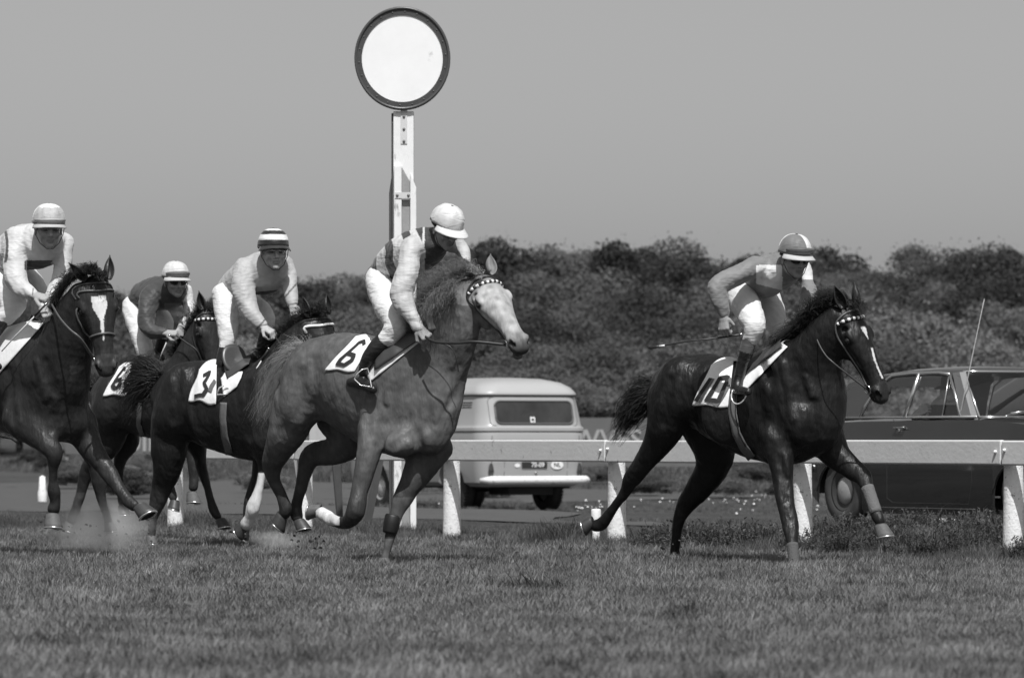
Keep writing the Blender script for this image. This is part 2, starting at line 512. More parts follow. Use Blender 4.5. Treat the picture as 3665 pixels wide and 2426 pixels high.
def turf_clods():
    m = mat('dry_soil', .07, .95, var=.5, scale=30); r = random.Random(5); mb = MB()
    for _ in range(420):
        Y = r.uniform(20, 43); X = r.uniform(-1, 1) * (CX / FS * Y)
        if (X - RX) * NX + (Y - RY) * NY > -.6: continue
        s = r.uniform(.004, .014) * (1 if r.random() < .85 else 1.8); z = gz(X, Y) + s * .4 + (.035 if Y > 30 else .02)
        rot = Matrix.Rotation(r.uniform(0, 3), 3, (r.random(), r.random(), 1))
        mb.box((X, Y, z), (s * 2, s * r.uniform(1.2, 2), s), m=rot, taper=r.uniform(.5, .9))
    for cx, cy, Z in ((430, 1905, 36.6), (560, 1895, 38.8), (885, 1925, 38.8), (1395, 1985, 33.8), (1130, 1915, 34.6), (2430, 1975, 34.9), (2860, 2000, 33.6), (250, 1900, 36.5)):
        for _ in range(16):
            c = W(cx + r.gauss(-30, 40), cy + r.gauss(0, 22), Z + r.gauss(0, .3)); s = r.uniform(.004, .014)
            c.z = max(c.z, .02); mb.box(c, (s * 2, s * 1.5, s), m=Matrix.Rotation(r.uniform(0, 3), 3, (r.random(), 1, r.random())), taper=.6)
    o = mb.build('turf_clods', m); tag(o, 'small clods of soil lying on the turf and thrown up by the hooves', 'soil', kind='stuff')
turf_clods()

# ------------------------------------------------------------------ rail
def rail_point(s, d=0.0):
    return Vector((RX + DIRX * s + NX * d, RY + DIRY * s + NY * d, 0))
RAILTOP = 0.922
SP = 2.735
def beam(p0, p1, z0, z1, thick, mt, name, parent, offd):
    """board between two points, thickness along the rail normal"""
    u = (p1 - p0); L = u.length; u.normalize()
    n = Vector((-NX, -NY, 0))
    mb = MB(); v = []
    for a in (0.004, L - 0.004):
        for b in (0, thick):
            for z in (z0, z1):
                q = p0 + u * a + n * (offd + b); q.z = z; v.append(q)
    mb.add(v, [(0, 1, 3, 2), (4, 6, 7, 5), (0, 4, 5, 1), (2, 3, 7, 6), (1, 5, 7, 3), (0, 2, 6, 4)])
    me = mb.mesh(name)
    bm = bmesh.new(); bm.from_mesh(me)
    bmesh.ops.recalc_face_normals(bm, faces=bm.faces)
    bmesh.ops.bevel(bm, geom=list(bm.edges), offset=0.013, segments=3, profile=.5, affect='EDGES')
    bm.to_mesh(me); bm.free()
    return wlink(name, me, mt, parent, smooth=False)
def build_rail():
    RAILM = mat('rail_paint', 0.70, 0.55, var=0.05, scale=4, bump=0.12, bscale=30, wear=0.06, wearcol=0.35, wscale=9)
    root = empty('running_rail', (RX, RY, 0))
    tag(root, 'white painted rail of wide boards on round posts along the track', 'rail')
    for k in range(-2, 5):
        a, b = rail_point(k * SP), rail_point((k + 1) * SP)
        if k == 4: b = rail_point(4.98 * SP)
        beam(a, b, RAILTOP - 0.185 - (0.003 if k % 2 else 0), RAILTOP - (0.004 if k % 2 else 0), 0.045, RAILM, 'rail_board', root, 0.073)
    for k in range(-1, 6):
        p = rail_point(k * SP * (0.995 if k == 5 else 1), -0.0)
        g = gz(p.x, p.y)
        mb = MB()
        prof = [(0.084, g - .1), (0.082, g + .05), (0.078, g + .3), (0.074, .62), (0.070, .86), (0.064, .885), (0.035, .897), (0.0, .899)]
        n = 20; r = random.Random(k)
        mb.lathe(prof, n)
        o = mb.build('post', POSTW, root, smooth=True)
        o.location = (p.x - RX, p.y - RY, 0)
        nn = Vector((-NX, -NY, 0))
        for j, (ds, dz) in enumerate(((-.05, 0.0), (.06, -.012))):
            q = p + Vector((DIRX, DIRY, 0)) * ds + nn * 0.121; q.z = RAILTOP - .075 + dz
            m = MB(); m.lathe([(0.0, -.004), (.013, -.004), (.013, .008), (.006, .018), (0.0, .018)], 8, m=Vector((0, 0, 1)).rotation_difference(nn).to_matrix())
            w2 = m.build('bolt', CHROME if False else WHITE, root); w2.location = (q.x - RX, q.y - RY, q.z)
build_rail()
# ------------------------------------------------------------------ winning post
def disc_ring(r0, r1, y0, y1, n=72):
    """ring lying in the x-z plane, between depths y0 and y1"""
    v, f = [], []
    for k in range(n):
        a = 2 * math.pi * k / n; c, s = math.cos(a), math.sin(a)
        v += [(r0 * c, y0, r0 * s), (r1 * c, y0, r1 * s), (r1 * c, y1, r1 * s), (r0 * c, y1, r0 * s)]
    for k in range(n):
        a, b = 4 * k, 4 * ((k + 1) % n)
        for j in range(4):
            f.append((a + j, a + (j + 1) % 4, b + (j + 1) % 4, b + j))
    return v, f
def build_winning_post():
    Z = 43.6; c = WD(931, 136, Z); px = Z / FS * 1.547
    gx, gy = c.x, Z; g = gz(gx, gy)
    root = empty('winning_post', (gx, gy, g))
    tag(root, 'tall white timber winning post topped by a white disc with a dark rim', 'signpost')
    RIM = mat('rim_paint', 0.055, 0.45, var=0.2, scale=6, bump=0.1)
    FACE = mat('disc_face', 0.86, 0.6, var=0.05, scale=3, wear=.05, wearcol=.6, wscale=6)
    OFF = lambda o: setattr(o, 'location', (c.x - gx, 0, c.z - g))
    R = 119.5 * px; Rx = 111 / 119.5
    def ell(v): return [(p[0] * Rx, p[1], p[2]) for p in v]
    v, f = disc_ring(R * .845, R * .965, -.03, .02); rim = link('rim', meshpy('rim', ell(v), f), RIM, root); OFF(rim)
    v, f = disc_ring(R * .945, R, -.042, .03); lip = link('rim_lip', meshpy('rim_lip', ell(v), f), mat('lip_paint', .07, .35), root, True); OFF(lip)
    n = 72; v = [(R * .86 * Rx * math.cos(2 * math.pi * k / n), -.018, R * .86 * math.sin(2 * math.pi * k / n)) for k in range(n)]
    v += [(a, .012, b) for a, _, b in v]; f = [tuple(range(n)), tuple(range(2 * n - 1, n - 1, -1))] + [(k, k + n, (k + 1) % n + n, (k + 1) % n) for k in range(n)]
    fc = link('disc', meshpy('disc', v, f), FACE, root); OFF(fc)
    bm_ = MB(); bm_.lathe([(0, 0), (.007, 0), (.006, .006), (0, .008)], 6, m=Matrix.Rotation(math.pi / 2, 3, 'X')); bme = bm_.mesh('rivet')
    for k in range(22):
        a = 2 * math.pi * (k + .3) / 22
        o = link('rivet', bme, mat('rivet_metal', .16, .4), root, True)
        o.location = (R * .905 * Rx * math.cos(a), -.031, c.z - g + R * .905 * math.sin(a))
    # timber: main post, two cheek boards, iron straps
    def board(x0, x1, ytop, zf, zb, name, m, chamfer=None):
        """board between photo columns (2369-wide) with its front at depth zf and its back at zb"""
        a, b = WD(x0, ytop, Z + zf), WD(x1, ytop, Z + zf)
        lo = g - .2
        v = []
        for (x, zt) in ((a.x, a.z if chamfer != 'l' else a.z - .14), (b.x, b.z if chamfer != 'r' else b.z - .14)):
            for yy in (Z + zf, Z + zb):
                v += [(x, yy, lo), (x, yy, zt)]
        f = [(0, 1, 5, 4), (2, 6, 7, 3), (0, 2, 3, 1), (4, 5, 7, 6), (1, 3, 7, 5)]
        me = meshpy(name, v, f); bm = bmesh.new(); bm.from_mesh(me); bmesh.ops.recalc_face_normals(bm, faces=bm.faces)
        bmesh.ops.bevel(bm, geom=list(bm.edges), offset=.004, segments=1, affect='EDGES'); bm.to_mesh(me); bm.free()
        return wlink(name, me, m, root)
    TW = mat('post_white', .82, .6, var=.07, scale=3, bump=.25, bscale=25, wear=.22, wearcol=.35, wscale=12, stretch=(1, 1, .3))
    TG = mat('post_shaded_side', .07, .7, var=.3, scale=6)  # near-black strips paint in the shade on the post's left side
    board(910, 957, 258, .0, .16, 'post', TW)
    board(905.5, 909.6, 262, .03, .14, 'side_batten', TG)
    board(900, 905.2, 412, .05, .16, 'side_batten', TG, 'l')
    board(949, 963, 400, -.052, -.002, 'cheek_board', TW, 'r')
    board(911.5, 929, 384, -.052, -.002, 'cheek_board', TW)
    board(929.4, 948.6, 386, -.010, -.002, 'filler_board', mat('post_grey', .30, .7, var=.1, scale=5, bump=.2), 'r')
    st = mat('strap_iron', .62, .5, var=.1)
    def plate(x0, x1, y0, y1, zf, name):
        a, b = WD(x0, y0, Z + zf), WD(x1, y1, Z + zf); m = MB(); m.box(((a.x + b.x) / 2, Z + zf, (a.z + b.z) / 2), (b.x - a.x, .006, a.z - b.z))
        return wlink(name, m.mesh(name), st, root)
    plate(927, 942, 250, 333, -.005, 'iron_plate')
    plate(914, 950, 445, 459, -.056, 'iron_strap')
    for x, y, zf in ((934.5, 270, -.009), (934.5, 299, -.009), (934.5, 327, -.009), (919, 452, -.060), (945, 452, -.060)):
        q = WD(x, y, Z + zf); o = link('bolt', meshpy('bolt', *(lambda m: (m.v, m.f))(MB().lathe([(0, 0), (.014, 0), (.012, .008), (0, .01)], 8, m=Matrix.Rotation(math.pi / 2, 3, 'X')))), mat('bolt_iron', .18, .5), root, True)
        o.location = (q.x - gx, q.y - gy, q.z - g)
build_winning_post()

# ------------------------------------------------------------------ vehicles
def rrect(a, b, r, n=7, x0=0.0):
    """rounded rectangle outline, half sizes a (x) and b (y), corner radius r"""
    pts = []
    r = min(r, a, b)
    for cx, cy, st in ((a - r, b - r, 0), (-a + r, b - r, 1), (-a + r, -b + r, 2), (a - r, -b + r, 3)):
        for k in range(n + 1):
            t = (st + k / n) * math.pi / 2
            pts.append((x0 + cx + r * math.cos(t), cy + r * math.sin(t)))
    return pts
def loft(rings, cap0=True, cap1=True):
    v, f = [], []
    n = len(rings[0])
    for r in rings: v += r
    for i in range(len(rings) - 1):
        for k in range(n):
            k2 = (k + 1) % n; f.append((i * n + k, i * n + k2, (i + 1) * n + k2, (i + 1) * n + k))
    if cap0: f.append(tuple(range(n - 1, -1, -1)))
    if cap1: f.append(tuple((len(rings) - 1) * n + k for k in range(n)))
    return v, f
def text_mesh(s, size, m, name, parent, mat4, extrude=.002, sx=1.0):
    c = bpy.data.curves.new(name, 'FONT'); c.body = s; c.size = size; c.extrude = extrude; c.align_x = 'CENTER'; c.align_y = 'CENTER'
    c.offset = size * .012; c.resolution_u = 3
    t = bpy.data.objects.new('t', c); me = bpy.data.meshes.new_from_object(t); bpy.data.objects.remove(t)
    me.name = name
    for v in me.vertices: v.co.x *= sx
    o = link(name, me, m, parent); o.matrix_local = mat4
    return o
def wheel(parent, loc, R, wdt, side, rimr, hubmat, rimmat, knobs=True, steer=0.0):
    """wheel with its axle along y; side = +1 or -1 is the outer side"""
    wm = MB(); Rm = Matrix.Rotation(-math.pi / 2 * side, 3, 'X')
    h = wdt / 2
    wm.lathe([(rimr, -h * .9), (rimr + .02, -h), (R - .03, -h * .95), (R, -h * .6), (R + .002, -h * .2), (R + .002, h * .2), (R, h * .6), (R - .03, h * .95), (rimr + .02, h), (rimr, h * .9)], 40, m=Rm, caps=False)
    if knobs:
        for k in range(44):
            a = 2 * math.pi * k / 44; c, s = math.cos(a), math.sin(a)
            wm.box(((R - .004) * c, side * h * .62, (R - .004) * s), (.022, wdt * .3, .03), m=Matrix.Rotation(-a, 3, 'Y'))
    t = wm.build('tyre', RUBBER if knobs else mat('dusty_tyre', .065, .8, var=.3, scale=9), parent, True); t.location = loc; t.rotation_euler = (0, 0, steer)
    rm = MB(); rm.lathe([(0, -h * .5), (rimr * .96, -h * .5), (rimr + .006, h * .86), (rimr * .93, h * .80), (rimr * .80, h * .45), (rimr * .55, h * .50), (rimr * .5, h * .52)], 32, m=Rm, caps=False)
    r_ = rm.build('rim', rimmat, parent, True); r_.location = loc; r_.rotation_euler = (0, 0, steer)
    hc = MB(); hc.lathe([(rimr * .66, h * .48), (rimr * .64, h * .62), (rimr * .45, h * .80), (rimr * .2, h * .88), (0.0, h * .9)], 28, m=Rm, caps=False)
    h_ = hc.build('hubcap', hubmat, parent, True); h_.location = loc; h_.rotation_euler = (0, 0, steer)

def build_van():
    BODY = mat('van_enamel', .37, .32, var=.03, scale=2, coat=.4)
    ROOF = mat('van_roof_enamel', .42, .32, var=.03, scale=2, coat=.4)
    DK = mat('gap_dark', .03, .8)
    yaw = math.atan2(.884, -.467) + math.radians(1)
    Z = 68.0; X = (1240 - 1184.5) * Z / 10800
    g = -.115
    fw = Vector((math.cos(yaw), math.sin(yaw), 0))
    root = empty('delivery_van', Vector((X, Z, g)) + fw * 2.2, yaw); root.scale = (1, 1.05, 1)
    tag(root, 'pale delivery van with rounded roof seen from behind, driving away on the road', 'van')
    # x forward, y left.  horizontal rings: half length, half width, corner radius, height
    R = [(2.10, .74, .20, .36), (2.17, .83, .24, .42), (2.20, .855, .27, .60), (2.22, .865, .28, .95), (2.215, .865, .28, 1.10),
         (2.205, .862, .28, 1.145), (2.185, .845, .28, 1.16), (2.215, .872, .28, 1.172), (2.212, .870, .28, 1.215), (2.19, .85, .28, 1.235), (2.18, .84, .28, 1.26), (2.14, .815, .27, 1.45), (2.10, .79, .26, 1.62), (2.08, .78, .25, 1.685)]
    def wellcut(v):
        return v
    v, f = loft([[(x, y, z) for x, y in rrect(a, b, r)] for a, b, r, z in R], True, True)
    body = link('body', meshpy('body', v, f), BODY, root, False)
    bm = bmesh.new(); bm.from_mesh(body.data)
    # cut the wheel arches: real openings in the side, left and right
    cutters = []
    me = body.data; bm.free()
    cb = MB()
    for wx in (-1.22, 1.18):
        for sy in (-1, 1):
            cb.lathe([(.40, -.2), (.40, .2)], 32, m=Matrix.Rotation(math.pi / 2, 3, 'X'), c=(wx, sy * .80, .36))
    cut = cb.build('cut', DK, root)
    bo = body.modifiers.new('b', 'BOOLEAN'); bo.object = cut; bo.operation = 'DIFFERENCE'; bo.solver = 'EXACT'
    bpy.context.view_layer.update()
    dg = bpy.context.evaluated_depsgraph_get()
    nm = bpy.data.meshes.new_from_object(body.evaluated_get(dg)); body.modifiers.clear(); body.data = nm
    bpy.data.objects.remove(cut)
    nm.polygons.foreach_set('use_smooth', [True] * len(nm.polygons))
    try: nm.set_sharp_from_angle(angle=math.radians(28))
    except Exception: pass
    RR = [(2.095, .795, .25, 1.69), (2.10, .80, .25, 1.705), (2.08, .785, .25, 1.74), (2.03, .74, .26, 1.81), (1.94, .64, .28, 1.88), (1.74, .42, .26, 1.935), (1.3, .14, .1, 1.955)]
    v, f = loft([[(x, y, z) for x, y in rrect(a, b, r)] for a, b, r, z in RR])
    link('roof', meshpy('roof', v, f), ROOF, root, True)
    gm = MB(); gm.tube([(x, y, 1.688) for x, y in rrect(2.095, .795, .25)] + [(x, y, 1.688) for x, y in rrect(2.095, .795, .25)[:1]], .010, 6)
    gm.build('rain_gutter', DK, root)
    # follow the body surface on the rear face
    def rear_x(z, y):
        zz = [q[3] for q in R]
        a = np.interp(z, zz, [q[0] for q in R]); b = np.interp(z, zz, [q[1] for q in R]); r = np.interp(z, zz, [q[2] for q in R])
        ay = abs(y); e = 0.0
        if ay > b - r: e = r - math.sqrt(max(r * r - (ay - (b - r)) ** 2, 0))
        return -(a - e)
    def patch(y0, y1, z0, z1, off, name, m, rad=.08, parent=root, n=14):
        v, f = [], []
        for j in range(n + 1):
            z = z0 + (z1 - z0) * j / n
            dz = min(z - z0, z1 - z); ins = 0
            if dz < rad: ins = rad - math.sqrt(max(rad * rad - (rad - dz) ** 2, 0))
            for i in range(n + 1):
                y = y0 + ins + (y1 - y0 - 2 * ins) * i / n
                v.append((rear_x(z, y) - off, y, z))
        for j in range(n):
            for i in range(n):
                a = j * (n + 1) + i; f.append((a, a + 1, a + n + 2, a + n + 1))
        return link(name, meshpy(name, v, f), m, parent, True)
    def seam(pts, name='seam', r=.004, m=DK):
        mb = MB(); mb.tube([(rear_x(z, y) - .001, y, z) for y, z in pts], r, 5); return mb.build(name, m, root)
    def rr2(y0, y1, z0, z1, r, n=5):
        p = []
        for cy, cz, st in ((y1 - r, z1 - r, 0), (y0 + r, z1 - r, 1), (y0 + r, z0 + r, 2), (y1 - r, z0 + r, 3)):
            for k in range(n + 1):
                t = (st + k / n) * math.pi / 2; p.append((cy + r * math.cos(t), cz + r * math.sin(t)))
        return p + p[:1]
    patch(-.60, .60, 1.285, 1.595, .006, 'rear_window', DARKGLASS if False else mat('van_glass', .035, .06, spec=.8, var=.6, scale=2.2), .07)
    mb = MB(); mb.tube([(rear_x(z, y) - .006, y, z) for y, z in rr2(-.61, .61, 1.275, 1.605, .08)], .014, 6); mb.build('window_seal', mat('van_seal', .10, .6), root, True)
    seam(rr2(-.69, .69, 1.245, 1.655, .06))                                     # tailgate
    seam([(-.69, 1.10 - .15 * 0), (-.69, .80), (-.69, .50)]); seam([(.69, 1.10), (.69, .80), (.69, .50)])
    seam(rr2(-.50, .50, .50, .78, .03))                                         # engine lid
    seam([(-.69, 1.16), (0, 1.16), (.69, 1.16)], r=.005)
    st = patch(-.0, .075, 1.295, 1.375, .009, 'window_sticker', mat('sticker_white', .8, .5), .001, n=3)
    patch(.018, .057, 1.315, 1.355, .012, 'sticker_square', DK, .001, n=3)
    for s in (-1, 1):
        mb = MB(); pts = [(rear_x(.60, s * .70) - .012, s * .70 + .045 * math.cos(t), .60 + .105 * math.sin(t)) for t in np.linspace(0, 2 * math.pi, 18)]
        c0 = (rear_x(.60, s * .70) - .03, s * .70, .60)
        mb.add(pts[:-1] + [c0], [(k, (k + 1) % 17, 17) for k in range(17)])
        mb.build('tail_light', mat('lens', .045, .15, coat=.5), root)
    # plate and country sign
    FR = Matrix(((0, 0, -1, 0), (-1, 0, 0, 0), (0, 1, 0, 0), (0, 0, 0, 1)))     # text faces backwards
    pl = MB(); pl.box((rear_x(.675, 0) - .010, .03, .675), (.006, .40, .09)); pl.build('number_plate', mat('plate_dark', .03, .4), root)
    text_mesh('70-09', .095, mat('plate_digits', .8, .4), 'plate_digits', root, Matrix.Translation((rear_x(.675, 0) - .0145, -.02, .675)) @ FR, sx=.95)
    ov = MB(); ov.add([(rear_x(.675, -.3) - .010, -.33 + .10 * math.cos(t), .675 + .062 * math.sin(t)) for t in np.linspace(0, 2 * math.pi, 24)[:-1]], [tuple(range(23))]); ov.build('country_sign', mat('sticker_white', .8, .5), root)
    text_mesh('NL', .085, mat('plate_dark', .03, .4), 'country_letters', root, Matrix.Translation((rear_x(.675, -.3) - .0130, -.33, .675)) @ FR)
    ov = MB(); ov.add([(rear_x(.675, .3) - .008, .30 + .045 * math.cos(t), .67 + .03 * math.sin(t)) for t in np.linspace(0, 2 * math.pi, 16)[:-1]], [tuple(range(15))]); ov.build('badge', mat('sticker_white', .8, .5), root)
    kn = MB(); kn.lathe([(0, 0), (.02, 0), (.018, .02), (0, .025)], 10, m=Matrix.Rotation(-math.pi / 2, 3, 'Y'), c=(rear_x(.56, 0), 0, .56)); kn.build('lid_handle', CHROME, root, True)
    # bumper: bowed round bar
    mb = MB(); pts = []
    for y in np.linspace(-.86, .86, 17):
        e = max(abs(y) - .66, 0); pts.append((-2.33 + e * e * 3.2 + .04 * (y / .86) ** 2, y, .455))
    mb.tube(pts, [.03] + [.062] * 15 + [.03], 12, squash=1.0)
    b = mb.build('bumper', WHITE, root, True)
    b.scale = (1, 1, 1)
    for s in (-1, 1):
        m2 = MB()
        m2.tube([(-2.25, s * .4, .46), (-2.0, s * .4, .46)], .03, 6)
        m2.build('bumper_bracket', DK, root)
    # side: three air slots on the rear quarter, belt line is in the loft; sliding door seams
    def side_y(x, z):
        zz = [q[3] for q in R]; a = np.interp(z, zz, [q[0] for q in R]); b = np.interp(z, zz, [q[1] for q in R]); r = np.interp(z, zz, [q[2] for q in R])
        ax = abs(x); e = 0.0
        if ax > a - r: e = r - math.sqrt(max(r * r - (ax - (a - r)) ** 2, 0))
        return b - e
    for k in range(3):
        z = 1.585 - .035 * k
        mb = MB(); xs = np.linspace(-1.80, -1.50, 4); mb.tube([(x, side_y(x, z) + .001, z) for x in xs], .007, 5)
        mb.build('air_slot', DK, root)
    mb = MB(); mb.tube([(-1.42, side_y(-1.42, z) + .001, z) for z in (1.26, 1.4, 1.6, 1.66)], .004, 5); mb.build('seam', DK, root)
    mb = MB(); mb.tube([(x, side_y(x, .5) + .001 if False else .866, z) for x, z in ((-.55, .48), (-.55, .8), (-.55, 1.1))], .004, 5); mb.build('seam', DK, root)
    # wheels and dark underside
    for wx in (-1.22, 1.18):
        for s in (-1, 1):
            w_ = empty('wheel'); w_.parent = root; w_.location = (wx, s * .70, .325)
            wheel(w_, (0, 0, 0), .335, .19, s, .19, mat('van_hubcap', .62, .25, metal=.3), mat('van_rim', .30, .5))
    ub = MB(); ub.box((0, 0, .50), (4.0, 1.3, .34)); ub.box((-1.75, 0, .33), (.6, .7, .18)); ub.box((-1.22, 0, .33), (.12, 1.2, .1))
    ub.build('underside', mat('underseal', .02, .9), root)
build_van()

def build_car():
    PAINT = mat('car_paint', .028, .16, coat=.8, var=.15, scale=1.5)
    ROOFP = mat('car_roof_paint', .06, .25, coat=.5, var=.1, scale=2)
    DK = mat('gap_dark', .03, .8)
    yaw = math.atan2(-.862, .507)
    Zr = 44.7
    rw = Vector(((1966 - 1184.5) * Zr / 10800, Zr, 0))       # near rear wheel
    fw = Vector((math.cos(yaw), math.sin(yaw), 0)); lf = Vector((-fw.y, fw.x, 0))
    g = .125
    # near side is the car's right side (y negative); rear axle at x = -1.35
    org = rw - fw * (-1.35) + lf * .70; org.z = g
    root = empty('parked_car', org, yaw); root.scale = (1, 1, 1.045)
    tag(root, 'dark two-door saloon car with chrome window frames parked behind the rail', 'car')
    hw = .83
    def halfw(x):      # plan taper
        return hw - .10 * max(0, (-x - 1.5) / .75) ** 2 - .12 * max(0, (x - 1.3) / .85) ** 2
    def deck(x):       # height of the deck line
        return np.interp(x, [-2.25, -2.15, -1.7, -1.1, .8, 1.0, 2.0, 2.15], [.70, .86, .93, .945, .955, .95, .88, .70])
    def sill(x):
        s = np.interp(x, [-2.25, -1.9, -1.6, 1.8, 2.25], [.40, .26, .10, .10, .34])
        for wx in (-1.35, 1.50):
            R = .385
            if abs(x - wx) < R: s = max(s, .27 + math.sqrt(R * R - (x - wx) ** 2) * .80)
        return s
    xs = sorted(set(list(np.linspace(-2.25, 2.25, 60)) + [wx + .385 * math.cos(t) for wx in (-1.35, 1.50) for t in np.linspace(0, math.pi, 22)]))
    v, f = [], []
    prof = lambda x: (lambda w, s, d: [(w - .03, s), (w - .005, s + .04 if s < .4 else s + .015), (w, max(s + .02, .62)), (w - .004, max(.68, s + .03)), (w - .018, .735), (w - .006, .75), (w - .03, d - .06), (w - .06, d - .015), (w - .12, d), (w * .5, d + .015), (0, d + .02)])(halfw(x), sill(x), deck(x))
    n = 11
    for x in xs:
        p = prof(x)
        for k in range(n): v.append((x, -p[k][0], p[k][1]))
    for x in xs:
        p = prof(x)
        for k in range(n): v.append((x, p[k][0], p[k][1]))
    m_ = len(xs)
    for i in range(m_ - 1):
        for k in range(n - 1):
            a = i * n + k; f.append((a, a + n, a + n + 1, a + 1))
            a = (m_ + i) * n + k; f.append((a, a + 1, a + n + 1, a + n))
    # ends
    for i in (0, m_ - 1):
        f.append(tuple([i * n + k for k in range(n)] + [(m_ + i) * n + k for k in range(n - 2, -1, -1)]))
    me = meshpy('body', v, f); bm = bmesh.new(); bm.from_mesh(me)
    bmesh.ops.remove_doubles(bm, verts=bm.verts, dist=1e-4); bmesh.ops.recalc_face_normals(bm, faces=bm.faces); bm.to_mesh(me); bm.free()
    body = link('body', me, PAINT, root, True)
    try: me.set_sharp_from_angle(angle=math.radians(35))
    except Exception: pass
    ub = MB(); ub.box((0, 0, .48), (4.1, 1.15, .42)); ub.box((-1.35, 0, .55), (.85, 1.40, .30)); ub.box((1.50, 0, .55), (.85, 1.40, .30))
    ub.box((0, 0, .17), (1.9, 1.3, .12)); ub.build('underside', mat('underseal', .02, .9), root)
    # cabin: corner points of the glasshouse on the near side; mirrored for the far one
    zb, zt = .955, 1.385
    def cp(x, z):      # y on the glasshouse for height z
        return .755 - (z - zb) * .26
    # roof shell
    rp = [(-1.42, 1.285), (-1.25, 1.345), (-1.0, 1.385), (-.6, 1.415), (-.1, 1.425), (.20, 1.415), (.38, 1.385)]
    v, f = [], []; cols = np.linspace(-1, 1, 13)
    for x, z in rp:
        w = cp(x, z - .03) + .01
        for c in cols: v.append((x, w * c, z - .045 * abs(c) ** 5 - .012 * c * c - .0))
    nc = len(cols)
    for i in range(len(rp) - 1):
        for k in range(nc - 1):
            a = i * nc + k; f.append((a, a + 1, a + nc + 1, a + nc))
    nv = len(v); v += [(x, y, z - .03) for x, y, z in v]
    f += [tuple(q + nv for q in reversed(t)) for t in f]
    for i in range(len(rp) - 1):
        for k in (0, nc - 1):
            a = i * nc + k; f.append((a, a + nc, a + nc + nv, a + nv))
    for k in range(nc - 1):
        for i in (0, len(rp) - 1):
            a = i * nc + k; f.append((a, a + 1, a + 1 + nv, a + nv))
    me = meshpy('roof', v, f); bm = bmesh.new(); bm.from_mesh(me); bmesh.ops.recalc_face_normals(bm, faces=bm.faces); bm.to_mesh(me); bm.free()
    link('roof', me, ROOFP, root, True)
    # pillars and frames
    def bar(pts, r, m, name='window_frame', sq=1.0):
        for s in (-1, 1):
            mb = MB(); mb.tube([(x, s * (cp(x, z) + .004), z) for x, z in pts], r, 6, squash=sq)
            mb.build(name, m, root, True)
    ALU = mat('car_trim', .62, .22, metal=.85)
    bar([(-1.60, .965), (.78, .965)], .013, ALU, 'belt_trim')
    bar([(-1.10, .97), (-1.02, 1.10), (-.90, 1.26), (-.70, 1.345), (-.40, 1.362), (.05, 1.362), (.22, 1.345)], .015, ALU)
    bar([(-.36, .97), (-.27, 1.36)], .020, ALU)
    bar([(.22, 1.345), (.36, 1.18), (.52, .97)], .014, ALU)
    bar([(.235, .97), (.225, 1.15), (.21, 1.34)], .007, ALU, 'vent_frame')
    # painted corner pillars (rear sail panel, screen pillar)
    for s in (-1, 1):
        def P3(x, z, o=0.0): return (x, s * (cp(x, z) + o), z)
        mb = MB()
        a = [P3(-1.62, .955), P3(-1.15, .96), P3(-1.07, 1.10), P3(-.95, 1.27), P3(-.80, 1.35), P3(-1.15, 1.345), P3(-1.42, 1.275)]
        mb.add(a, [tuple(range(7)) if s < 0 else tuple(range(6, -1, -1))]); mb.build('rear_pillar', ROOFP, root)
        mb = MB()
        mb.add([P3(.55, .95, .006), P3(.70, .95, .0), P3(.36, 1.365, -.0), P3(.26, 1.36, .006)], [(0, 1, 2, 3) if s < 0 else (3, 2, 1, 0)])
        mb.add([P3(.70, .95, .0), P3(.745, .95, -.05), P3(.39, 1.365, -.05), P3(.36, 1.365, 0)], [(0, 1, 2, 3) if s < 0 else (3, 2, 1, 0)]); mb.build('screen_pillar', mat('pillar_grey', .16, .5), root)
        for q, nm in (([(-1.09, .975), (-.37, .975), (-.285, 1.35), (-.68, 1.34), (-.88, 1.255), (-1.01, 1.10)], 'quarter_window'),
                      ([(-.345, .975), (.228, .975), (.218, 1.15), (.203, 1.345), (-.26, 1.35)], 'door_window'),
                      ([(.243, .975), (.505, .975), (.35, 1.18), (.225, 1.33), (.232, 1.15)], 'vent_window')):
            mb = MB(); mb.add([P3(x, z, -.006) for x, z in q], [tuple(range(len(q))) if s < 0 else tuple(range(len(q) - 1, -1, -1))])
            mb.build(nm, DARKGLASS, root)
    mb = MB(); pts = []
    for i, (x, z) in enumerate(((.80, .965), (.61, 1.17), (.40, 1.37))):
        for c in np.linspace(-1, 1, 9):
            w = cp(x, z) - .045; pts.append((x - .10 * c * c + .05, w * c, z))
    mb.add(pts, [(i * 9 + k, i * 9 + k + 1, (i + 1) * 9 + k + 1, (i + 1) * 9 + k) for i in range(2) for k in range(8)]); mb.build('windscreen', DARKGLASS, root, True)
    mb = MB(); mb.tube([pts[k] for k in range(9)], .010, 6); mb.tube([pts[18 + k] for k in range(9)], .012, 6)
    mb.tube([pts[0], pts[9], pts[18]], .010, 6); mb.tube([pts[8], pts[17], pts[26]], .010, 6); mb.build('screen_trim', ALU, root, True)
    mb = MB(); w1, w2 = cp(0, 1.0) - .05, cp(0, 1.30) - .04
    mb.add([(-1.70, -w1, .96), (-1.70, w1, .96), (-1.40, w2, 1.285), (-1.40, -w2, 1.285)], [(0, 1, 2, 3)]); mb.build('rear_screen', DARKGLASS, root)
    for k, y0 in enumerate((-.50, .05)):
        mb = MB(); mb.tube([(.86, y0, .965), (.845, y0 + .05, .985), (.80, y0 + .42, 1.02)], .006, 5); mb.tube([(.79, y0 + .12, 1.0), (.775, y0 + .5, 1.035)], .007, 5); mb.build('wiper', CHROME, root, True)
    # seats and dashboard
    SE = mat('car_seat', .03, .7)
